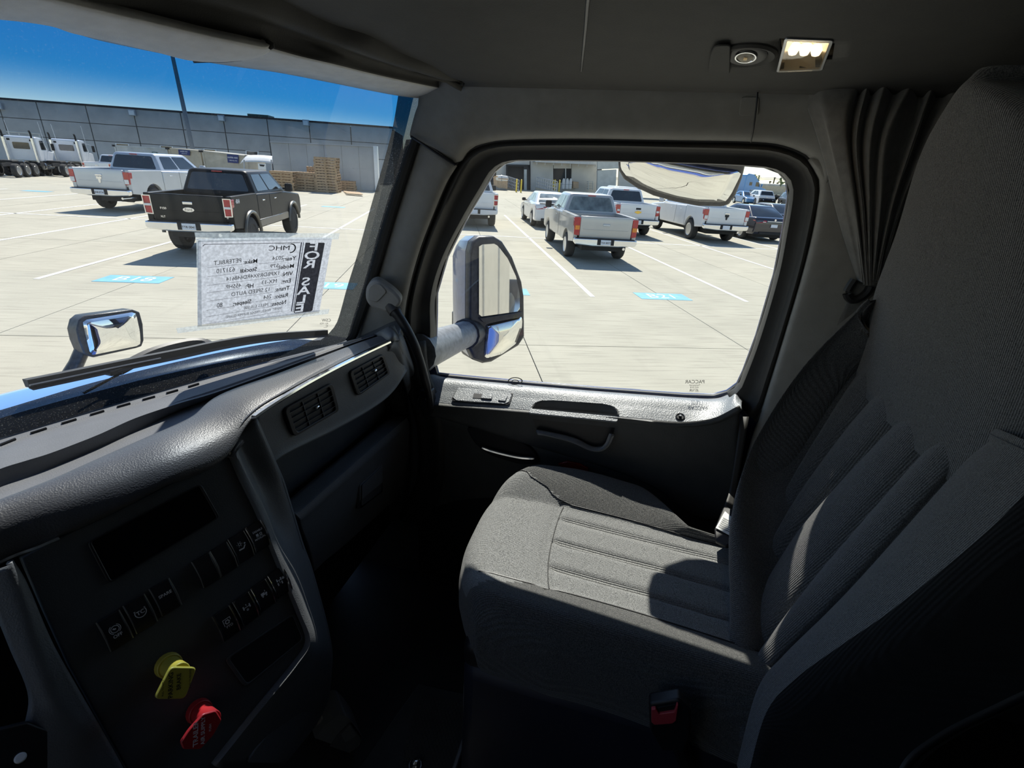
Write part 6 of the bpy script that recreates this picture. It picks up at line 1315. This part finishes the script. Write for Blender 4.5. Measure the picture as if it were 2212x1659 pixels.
wh = thing('warehouse_building', 'long grey concrete warehouse behind the yard', 'building', L(60, 10))
WU = 60.0
def WW(px, py, u=WU): return PP(px, py, L(u, 0), LU)        # a point on the warehouse wall
def vz(px, py, u=WU): p = WW(px, py, u); return UV(p)[1], p.z
ztop = vz(420, 246)[1]
# wall panels: three courses, recessed joints
jx = [-90, 14, 96, 200, 300, 400, 490, 583, 672, 760, 850]
jv = [vz(x, 225+x*.0536+55)[0] for x in jx]
zl1, zl2 = vz(420, 282)[1], vz(420, 318)[1]
def ztop_at(v): return ztop
for a, b in zip(jv[:-1], jv[1:]):
    hi_, lo_ = max(a, b)-.05, min(a, b)+.05
    for z0, z1, m in ((-.5, zl2-.03, M['tilt2']), (zl2+.03, zl1-.03, M['tilt']), (zl1+.03, ztop, M['tilt'])):
        build('wall_panel', MB().prism([L(WU, lo_, z0), L(WU, hi_, z0), L(WU, hi_, z1), L(WU, lo_, z1)], LU*.3), m, wh, smooth=False)
build('wall_core', MB().prism([L(WU+.08, jv[0], -.5), L(WU+.08, jv[-1], -.5), L(WU+.08, jv[-1], ztop-.1), L(WU+.08, jv[0], ztop-.1)], LU*12), M['joint'], wh, smooth=False)
build('coping', MB().prism([L(WU-.06, jv[0], ztop), L(WU-.06, jv[-1], ztop), L(WU-.06, jv[-1], ztop+.18), L(WU-.06, jv[0], ztop+.18)], LU*.6), M['dark'], wh, smooth=False)
build('roof_hatch', MB().prism([L(WU+1, vz(527, 250)[0], ztop), L(WU+1, vz(572, 250)[0], ztop), L(WU+1, vz(572, 250)[0], ztop+.45), L(WU+1, vz(527, 250)[0], ztop+.45)], LU*2), M['signgreen'], wh, smooth=False)
for px, py in ((1, 230), (288, 244), (480, 256), (662, 266)):
    p = WW(px, py); f = build('wall_light', MB().prism([p+LV*q+Vector((0, 0, w_))-LU*.3 for q, w_ in ((-.32, -.25), (.32, -.25), (.32, .3), (-.32, .3))], LU*.3), M['steelgrey'], wh, smooth=False)
    build('lens', MB().prism([p+LV*q+Vector((0, 0, w_))-LU*.36 for q, w_ in ((-.24, -.2), (.24, -.2), (.24, .2), (-.24, .2))], LU*.06), M['lampw'], f, smooth=False)
for px0, px1, py in ((250, 280, 312), (346, 374, 317), (440, 468, 324), (531, 559, 328)):
    q = [WW(px0, py-3)-LU*.03, WW(px1, py-1)-LU*.03, WW(px1, py+14)-LU*.03, WW(px0, py+12)-LU*.03]
    w_ = build('dock_window', MB().frame([a-LU*.05 for a in q], [a.lerp(b, .08)-LU*.05 for a, b in zip(q, q[2:]+q[:2])], LU*.1), M['lampw'], wh, smooth=False); build('pane', MB().prism(q, LU*.03), M['cglass'], w_, smooth=False)
# steel rack frame over the tractors
rk = thing('steel_gantry', 'pale steel frame standing behind the white tractors', 'frame', L(56, 40))
for px in (17, 40, 62, 84): build('post', MB().tube([WW(px, 284+px*.06, 56), Vector((WW(px, 284, 56).x, WW(px, 284, 56).y, 0))], .05, 6), M['cgrey'], rk)
for py in (284, 291, 299): build('beam', MB().tube([WW(14, py, 56), WW(88, py+5, 56)], .06, 6), M['cgrey'], rk)
# light pole
pole = thing('light_pole', 'tall tapering grey light pole against the warehouse', 'pole', PZ(424, 372))
pb = PP(418, 330, L(52, 0), LU); pt = PP(372, 118, L(52, 0), LU); pt2 = pb+(pt-pb)*1.35; p0 = pb+(pb-pt)*.26
build('shaft', MB().tube([p0, pb, pt, pt2], [.20, .19, .15, .13], 12), mat('pole grey paint', (.20, .215, .23), .5, var=.05), pole); build('pole_base', MB().cyl((p0.x, p0.y, 0), (p0.x, p0.y, max(.5, p0.z+.1)), .35, .35, 16), M['tilt2'], pole)
# containers
def container(label, m, ptl, ptr, u_l, u_r, sign=None, smat=None, stext=None, grp='storage containers by the warehouse'):
    a = PP(ptl[0], ptl[1], L(u_l, 0), LU); b = PP(ptr[0], ptr[1], L(u_r, 0), LU); root = thing('shipping_container', label, 'container', (a.x, a.y, 0), group=grp)
    d = b-a; dh = Vector((d.x, d.y, 0)); ln = dh.length; e = dh.normalized(); nrm = Vector((-e.y, e.x, 0))
    if nrm.dot(LU) < 0: nrm = -nrm
    za, zb = a.z, b.z; N = int(ln/.28)
    top, bot = [], []
    for i in range(N+1):
        t = i/N; off = (0, 0, .05, .05)[i % 4]; p = a+dh*t; z = za+(zb-za)*t
        top.append(Vector((p.x, p.y, z-.1))+nrm*(off+.03)); bot.append(Vector((p.x, p.y, .15))+nrm*(off+.03))
    build('corrugated_side', MB().grid([top, bot]), m, root, smooth=False, fix=False)
    def rail(p, q, w_, h): return MB().prism([p, q, q+Vector((0, 0, -h)), p+Vector((0, 0, -h))], nrm*w_)
    A = Vector((a.x, a.y, za)); B = Vector((b.x, b.y, zb))
    build('top_rail', rail(A, B, .12, .12), m, root, smooth=False); build('bottom_rail', rail(Vector((a.x, a.y, .18)), Vector((b.x, b.y, .18)), .12, .18), m, root, smooth=False)
    for p, s in ((A, 1), (B, -1)): build('corner_post', MB().prism([p, p+e*s*.14, Vector((p.x, p.y, 0))+e*s*.14, Vector((p.x, p.y, 0))], nrm*.15), m, root, smooth=False)
    build('container_body', MB().prism([A+nrm*.12, B+nrm*.12, Vector((b.x, b.y, .05))+nrm*.12, Vector((a.x, a.y, .05))+nrm*.12], nrm*2.2), m, root, smooth=False)
    for p in (A, B): build('corner_casting', MB().box(p+Vector((0, 0, -.05))+nrm*.05, (.2, .2, .14)), M['dark'], root)
    if sign:
        q = [PP(x, y, A-nrm*.02, nrm) for x, y in sign]; s_ = build('sign', MB().prism(q, nrm*.02), smat, root, smooth=False)
        c = sum(q, Vector())/4; ex = (q[1]-q[0]).normalized(); wd = (q[1]-q[0]).length; ht = (q[3]-q[0]).length
        for tx, sz, dz in stext: build('sign_text', put(text_mb(tx, sz*ht, 0, bold=True), c+Vector((0, 0, dz*ht))-nrm*.012, ex, Vector((0, 0, 1)), -nrm), M['print'], s_, smooth=False, fix=False)
    return root
container('pale grey shipping container with a small green sign', M['cgrey'], (245, 313), (360, 319), 46, 45, ((328, 328), (340, 329), (340, 337), (328, 336)), M['signgreen'], (('27', .8, 0),))
container('beige shipping container with a navy sign, joined to the grey one', M['cbeige'], (363, 319), (432, 325), 44.9, 44, ((385, 323), (410, 325), (410, 336), (386, 334)), M['signblue'], (('mobile mini', .38, .2), ('1-800-456-1751', .22, -.22)))
container('sand shipping container with a navy sign at its far end', M['cbeige2'], (435, 325), (532, 336), 43.9, 43, ((490, 333), (515, 335), (515, 353), (492, 351)), M['signblue'], (('mobile mini', .30, .15), ('1-800-456-1751', .18, -.22)))
# white tarp shelter with sign
ts = thing('tarp_shelter', 'white tarpaulin shelter at the end of the containers', 'shelter', PZ(560, 405))
def TP(x, y, du=0.0): return PP(x, y, L(38.5+du, 0), LU)
build('tarp', face_to(loft([[TP(518, 354), TP(524, 350), TP(560, 350), TP(589, 353)], [TP(524, 345, .6), TP(534, 340, .6), TP(562, 340, .6), TP(588, 342, .6)], [TP(530, 338, 2.4), TP(540, 335, 2.4), TP(565, 335, 2.4), TP(588, 337, 2.4)]], 10, 3)), M['tarp'], ts, thick=.02, fix=False)
for x in (527, 586): build('post', MB().tube([TP(x, 345), TP(x+3, 402)], .05, 6), M['steelgrey'], ts)
sg = build('notice_board', MB().prism([TP(557, 353), TP(574, 354), TP(575, 367), TP(558, 366)], LU*.03), M['lampw'], ts, smooth=False); build('notice_print', MB().prism([TP(560, 355)-LU*.005, TP(572, 356)-LU*.005, TP(570, 360)-LU*.005, TP(562, 359)-LU*.005], LU*.004), M['dark'], sg, smooth=False)
# concrete screen wall behind the pallets
sw_ = thing('screen_wall', 'plain grey concrete screen wall behind the pallet stacks', 'wall', PZ(700, 408)); sw_['kind'] = 'structure'
q = [PP(x, y, L(43.5, 0), LU) for x, y in ((584, 308), (811, 318))]
e0, e1 = UV(q[0])[1], UV(q[1])[1]; nn = 6
for i in range(nn):
    a, b = e0+(e1-e0)*i/nn, e0+(e1-e0)*(i+1)/nn; za = q[0].z+(q[1].z-q[0].z)*i/nn; zb = q[0].z+(q[1].z-q[0].z)*(i+1)/nn
    for z0, k0 in ((0, .5), (.5, 1)): build('wall_panel', MB().prism([L(43.5, a-.01, za*z0+.01), L(43.5, b+.01, zb*z0+.01), L(43.5, b+.01, zb*k0-.01), L(43.5, a-.01, za*k0-.01)], LU*.25), M['tilt2'], sw_, smooth=False)
build('end_pier', MB().prism([L(43.3, e1-.15, 0), L(43.3, e1+.15, 0), L(43.3, e1+.15, q[1].z+.08), L(43.3, e1-.15, q[1].z+.08)], LU*.6), M['lampw'], sw_, smooth=False)
build('cap', MB().prism([L(43.4, e0, q[0].z), L(43.4, e1, q[1].z), L(43.4, e1, q[1].z+.1), L(43.4, e0, q[0].z+.1)], LU*.45), M['tilt2'], sw_, smooth=False)
# pallets: each one an object
_pm = None
def pallet_mesh():
    mb = MB()
    for k in range(7): mb.bb(-.6+k*.18, -.6+k*.18+.11, -.5, .5, .118, .14)
    for y in (-.46, 0, .46): mb.bb(-.6, .6, y-.03, y+.03, .022, .118)
    for k in (0, 3, 6): mb.bb(-.6+k*.18, -.6+k*.18+.11, -.5, .5, 0, .022)
    me = bpy.data.meshes.new('pallet'); me.from_pydata([tuple(v) for v in mb.v], [], mb.f); me.materials.append(M['wood']); return me
_pm = pallet_mesh()
def stack(px, py, n, where, rz=0.0, sc=1.25):
    g = PZ(px, py)
    for k in range(n):
        o = bpy.data.objects.new('pallet', _pm); COL.objects.link(o); o.location = (g.x+random.uniform(-.04, .04), g.y+random.uniform(-.04, .04), k*.1402*sc); o.rotation_euler = (0, 0, A_LOT+math.pi/2+rz+random.uniform(-.05, .05)); o.scale = (sc, sc, sc)
        w_ = 'topmost of its stack' if k == n-1 else ('bottom of its stack' if k == 0 else f'{["", "second", "third", "fourth", "fifth", "sixth", "seventh", "eighth", "ninth", "tenth", "eleventh", "twelfth", "thirteenth"][k]} from the bottom')
        tag(o, f'brown wooden pallet in {where}, {w_}', 'pallet', 'wooden pallets by the screen wall')
stack(617, 411, 7, 'the low stack nearest the shelter'); stack(640, 408, 6, 'the dark low stack set back')
stack(666, 412, 7, 'the wide low stack'); stack(711, 415, 13, 'the tall leaning stack'); stack(690, 409, 9, 'the dark stack behind the tall one', .2); stack(748, 411, 4, 'the short stack past the tall stack', .1)
o = thing('plank_pile', 'flat broken pallet lying past the short pallet stack', 'planks', PZ(757, 415))
for k in range(4): build('plank', MB().prism([PZ(742+k*2, 413+k*1.2, .02+.03*k), PZ(778+k*2, 416+k*1.2, .02+.03*k), PZ(778+k*2, 417.4+k*1.2, .02+.03*k), PZ(742+k*2, 414.4+k*1.2, .02+.03*k)], (0, 0, .03)), M['wood'], o, smooth=False)
for i, (px, py) in enumerate(((628, 393), (692, 391))):
    f = thing('loose_wrap', ('white plastic wrap caught on the low pallet stacks', 'white plastic wrap caught beside the tall pallet stack')[i], 'wrap', PZ(px, py+15)); a = PP(px, py, L(41, 0), LU)
    build('sheet', face_to(loft([[a+LV*.35, a+LV*.1+Vector((0, 0, .1)), a-LV*.2], [a+LV*.3+Vector((0, 0, -.4)), a-LU*.1+Vector((0, 0, -.3)), a-LV*.1+Vector((0, 0, -.5))], [a+LV*.0+Vector((0, 0, -.8)), a-LV*.1+Vector((0, 0, -.7)), a-LV*.25+Vector((0, 0, -.8))]], 8, 3)), M['tarp'], f, thick=.01, fix=False)
# ------------------------------------------------------------------ dock building seen through the door window
db = thing('dock_building', 'grey concrete loading dock building with a steel canopy', 'building', L(66, -15)); DU = 66.0
def DW(x, y, u=DU): return PP(x, y, L(u, 0), LU)
def dq_(pts, u=DU): return [DW(x, y, u) for x, y in pts]
def dpanel(name, pts, m, par, u=DU, t=.3): return build(name, MB().prism(dq_(pts, u), LU*t), m, par, smooth=False)
# wall built of panels around the openings
for pts in (((980, 300), (1034, 300), (1036, 412), (980, 408)), ((1036, 300), (1070, 300), (1070, 412), (1036, 412)), ((1072, 300), (1094, 300), (1094, 412), (1072, 412)), ((1095, 300), (1145, 300), (1144, 356), (1095, 355)), ((1146, 300), (1195, 300), (1195, 418), (1146, 418)), ((1196, 300), (1236, 300), (1234, 364), (1196, 364)), ((1236, 300), (1290, 300), (1290, 422), (1234, 422)), ((1197, 395), (1234, 395), (1234, 422), (1197, 420))): dpanel('wall_panel', pts, M['tilt2'], db)
dpanel('wall_core', ((980, 300), (1300, 300), (1300, 424), (980, 420)), M['dark'], db, DU+.9, .2)
for pts in (((1292, 300), (1340, 300), (1340, 364), (1291, 366)), ((1291, 368), (1332, 366), (1330, 408), (1290, 412))): dpanel('wall_panel', pts, M['cgrey'], db, DU-3.0, .4)
dpanel('wall_panel', ((1340, 300), (1420, 300), (1420, 410), (1336, 410)), M['tilt2'], db, DU-2.4, .4)
dr1 = dpanel('dock_opening', ((1094, 355), (1144, 356), (1144, 418), (1094, 412)), M['dark'], db, DU+.4, .1)
build('dock_seal', MB().frame(dq_(((1094, 355), (1140, 356), (1144, 372), (1144, 418), (1094, 412)), DU-.5), dq_(((1097, 359), (1131, 360), (1132, 372), (1132, 416), (1097, 411)), DU-.5), LU*.5), M['under'], db, smooth=False)
dpanel('white_jamb', ((1132, 366), (1138, 366), (1138, 416), (1132, 416)), M['cgrey'], db, DU-.55, .1)
dpanel('door_opening', ((1196, 364), (1234, 364), (1234, 396), (1196, 396)), M['dark'], db, DU+.3, .1); dpanel('door_mullion', ((1221, 364), (1223, 364), (1223, 396), (1221, 396)), M['steelgrey'], db, DU+.1, .1)
dpanel('dock_opening', ((1046, 362), (1070, 360), (1070, 405), (1046, 402)), M['dark'], db, DU-.05, .04)
can_ = build('canopy', MB().prism([DW(1156, 343, DU-1.8), DW(1292, 344, DU-1.8), DW(1292, 356, DU-1.8), DW(1156, 350, DU-1.8)], LU*1.8), M['steelgrey'], db, smooth=False)
for k in range(8): build('bracket', MB().box(DW(1160+18*k, 352+.9*k, DU-1.0), (.15, .15, .3)), M['steelgrey'], can_)
dpanel('dock_slab', ((1120, 415), (1292, 421), (1290, 426), (1120, 420)), M['conc'], db, DU-2.5, 2.5)
# ramps with railings
def ramp(label, a, b, c, grp):
    root = thing('ramp_railing', label, 'railing', (DW(*a).x, DW(*a).y, 0), group=grp); uu = DU-3.0
    p0, p1 = DW(*a, uu), DW(*b, uu-2.5); h = Vector((0, 0, c)); n = 9
    for k in range(n+1): build('post', MB().tube([p0.lerp(p1, k/n), p0.lerp(p1, k/n)+h], .045, 5), M['steelgrey'], root)
    for t in (.05, .35, .65, 1.0): build('rail', MB().tube([p0+h*t, p1+h*t], .045, 5), M['steelgrey'], root)
    for k in range(1): build('ramp_wall', MB().prism([p0, p1, Vector((p1.x, p1.y, -.05)), Vector((p0.x, p0.y, -.05))], LU*.3), M['conc'], root, smooth=False)
ramp('pale steel railing on the dock ramp beside the brown boxes', (1092, 402), (1120, 412), 1.15, 'dock ramp railings'); ramp('pale steel railing on the dock ramp between the bollard pairs', (1158, 405), (1202, 415), 1.15, 'dock ramp railings')
for px, py, lb in ((1115, 415, 'yellow bollard standing by the brown boxes'), (1125, 416, 'yellow bollard beside the dock door seal'), (1197, 416, 'yellow bollard at the foot of the ramp railing'), (1207, 417, 'yellow bollard standing clear of the ramp railing')):
    g = PZ(px, py); bo_ = thing('bollard', lb, 'bollard', g, group='yellow dock bollards'); s = (g-L0).length/66; build('post', MB().cyl(g, g+Vector((0, 0, 1.45*s)), .095*s, .095*s, 12), M['yellowp'], bo_); build('dome_cap', MB().lathe(g+Vector((0, 0, 1.45*s)), (0, 0, 1), [(0, .095*s), (.05, .08*s), (.09, 0)], 12), M['yellowp'], bo_)
for x, lb in ((1195.5, 'yellow corner guard on the near side of the dock window'), (1235, 'yellow corner guard on the far side of the dock window')): o = thing('corner_guard', lb, 'guard', DW(x, 395), group='yellow corner guards'); build('plate', MB().prism([DW(x-1, 388, DU-.1), DW(x+1, 388, DU-.1), DW(x+1, 406, DU-.1), DW(x-1, 406, DU-.1)], LU*.08), M['yellowp'], o, smooth=False); build('foot', MB().box(DW(x, 406, DU-.1), (.2, .2, .06)), M['yellowp'], o)
for q, lb in ((((1067, 383), (1075, 383), (1076, 404), (1068, 403)), 'tall brown cardboard box on the dock apron'), (((1076, 388), (1097, 389), (1096, 408), (1076, 406)), 'wide brown cardboard bin in front of the ramp railing')):
    o = thing('cardboard_box', lb, 'box', DW(q[3][0], q[3][1], DU-5.4), group='cardboard boxes on the apron'); p = dq_(q, DU-5.4); build('carton', MB().prism(p, LU*1.2), M['card'], o, smooth=False); build('flap', MB().prism([p[0], p[1], p[1]-LU*.3+Vector((0, 0, .15)), p[0]-LU*.3+Vector((0, 0, .15))], LU*.03), M['card'], o, smooth=False)
o = thing('wrapped_goods', 'white wrapped bundle lying on the brown cardboard bin', 'bundle', DW(1084, 388, DU-5.2)); build('wrap', MB().lathe(DW(1083, 385.5, DU-5.2), LV, [(-.8, .1), (-.7, .3), (0, .36), (.6, .3), (.75, .1)], 12), M['tarp'], o); build('tie', MB().lathe(DW(1083, 385.5, DU-5.2), LV, [(-.05, .38), (.05, .38)], 12), M['steelgrey'], o)
for i, (x, w_) in enumerate(((1216, 5), (1224, 6), (1231, 4))):
    lb = ('slim white drum beside the dock window', 'broad white drum in front of the dock window', 'small white drum by the far corner guard')[i]; o = thing('white_drum', lb, 'drum', DW(x, 408, DU-1), group='white drums on the dock'); p = DW(x, 408, DU-1); build('drum', MB().lathe(p, (0, 0, 1), [(0, .20), (0.05, .22), (.6, .22), (1.0, .18), (1.2, .10), (1.25, 0)], 14), M['tarp'], o); build('band', MB().lathe(p+Vector((0, 0, .5)), (0, 0, 1), [(0, .23), (.06, .23)], 14), M['steelgrey'], o)
o = thing('dock_cabinet', 'brown crate beside the white drums on the dock', 'crate', DW(1244, 406, DU-1)); p = dq_(((1238, 394), (1250, 395), (1250, 407), (1238, 406)), DU-1); build('panel', MB().prism(p, LU*.8), M['card'], o, smooth=False); build('lid', MB().prism([p[0]+Vector((0, 0, .1)), p[1]+Vector((0, 0, .1)), p[1], p[0]], LU*.9), M['wood'], o, smooth=False)
o = thing('wire_rack', 'grey wire rack at the corner of the dock', 'rack', DW(1276, 410, DU-1))
for x in (1271, 1281): build('upright', MB().tube([DW(x, 391, DU-1.2), DW(x, 410, DU-1.2)], .07, 5), M['cgrey'], o)
for y in (392, 397, 402, 407): build('shelf', MB().prism([DW(1271, y, DU-1.2), DW(1281, y, DU-1.2), DW(1281, y+1, DU-1.2), DW(1271, y+1, DU-1.2)], LU*.8), M['cgrey'], o, smooth=False)
# ------------------------------------------------------------------ far skyline on the rear side
M['dry'] = mat('dry field', (.30, .27, .19), .9, var=.2, vscale=.05); M['hedge'] = mat('far tree green', (.10, .14, .07), .9, var=.4, vscale=.4)
fd = build('terrain', MB().bb(330, 1200, -900, 600, -.6, -.02), M['dry']); struct(fd, 'flat dry land on the horizon beyond the car park', 'land')
def UP(x, y, u): return PP(x, y, L(u, 0), LU)
ba = thing('distant_shed', 'long low beige shed on the horizon behind the distant cars', 'building', UP(1680, 405, 150)); q = [UP(x, y, 150) for x, y in ((1628, 400), (1790, 407))]; q += [Vector((q[1].x, q[1].y, -.05)), Vector((q[0].x, q[0].y, -.05))]
build('wall', MB().prism(q, LU*20), M['cbeige'], ba, smooth=False); build('roof', MB().prism([q[0]+Vector((0, 0, .5)), q[1]+Vector((0, 0, .5)), q[1], q[0]], LU*20-Vector((0, 0, 0))), M['tilt'], ba, smooth=False)
for x, y0, y1, lb in ((1674, 383, 405, 'tall wooden power pole with a crossarm on the horizon'), (1664, 391, 404, 'shorter power pole beside the tall one'), (1638, 388, 402, 'power pole nearest the blue sleeper truck'), (1680, 394, 405, 'small power pole past the tall one')):
    o = thing('power_pole', lb, 'pole', UP(x, y1, 190), group='power poles on the horizon'); build('pole', MB().tube([Vector((UP(x, y0, 190).x, UP(x, y0, 190).y, -.02)), UP(x, y0, 190)], .22, 6), M['under'], o); build('crossarm', MB().tube([UP(x-2.5, y0+1.5, 190), UP(x+2.5, y0+1.8, 190)], .14, 5), M['under'], o)
o = thing('power_line', 'thin power lines sagging across the sky', 'cable', UP(1670, 386, 190))
for dy in (0, 3): build('cable', MB().tube(resample([UP(1560, 380+dy, 190), UP(1620, 385+dy, 190), UP(1674, 385+dy, 190), UP(1740, 390+dy, 190)], 16), .06, 4), M['under'], o)
def bush(lb, x, y, u, r, sq=.8):
    o = thing('tree', lb, 'tree', UP(x, y, u)); c = UP(x, y, u); mb = MB(); rnd = random.Random(int(x))
    for k in range(70):
        a, b_, rr = rnd.uniform(0, 6.28), rnd.uniform(-1, 1), r*rnd.uniform(.4, 1); p = c+Vector((math.cos(a)*rr, math.sin(a)*rr, b_*rr*sq)); s = r*.22
        mb.add([p+Vector((rnd.uniform(-s, s), rnd.uniform(-s, s), rnd.uniform(-s, s))) for _ in range(4)], [(0, 1, 2), (0, 2, 3), (1, 2, 3), (0, 1, 3)])
    tag(build('crown', mb, M['hedge'], o, smooth=False), kind='stuff'); build('trunk', MB().tube([(c.x, c.y, -.1), c], r*.08, 6), M['wood'], o)
bush('pale green treetop at the rear corner of the door window', 1705, 384, 120, 2.6); bush('dark treetop behind the blue sleeper truck', 1622, 392, 140, 2.2)
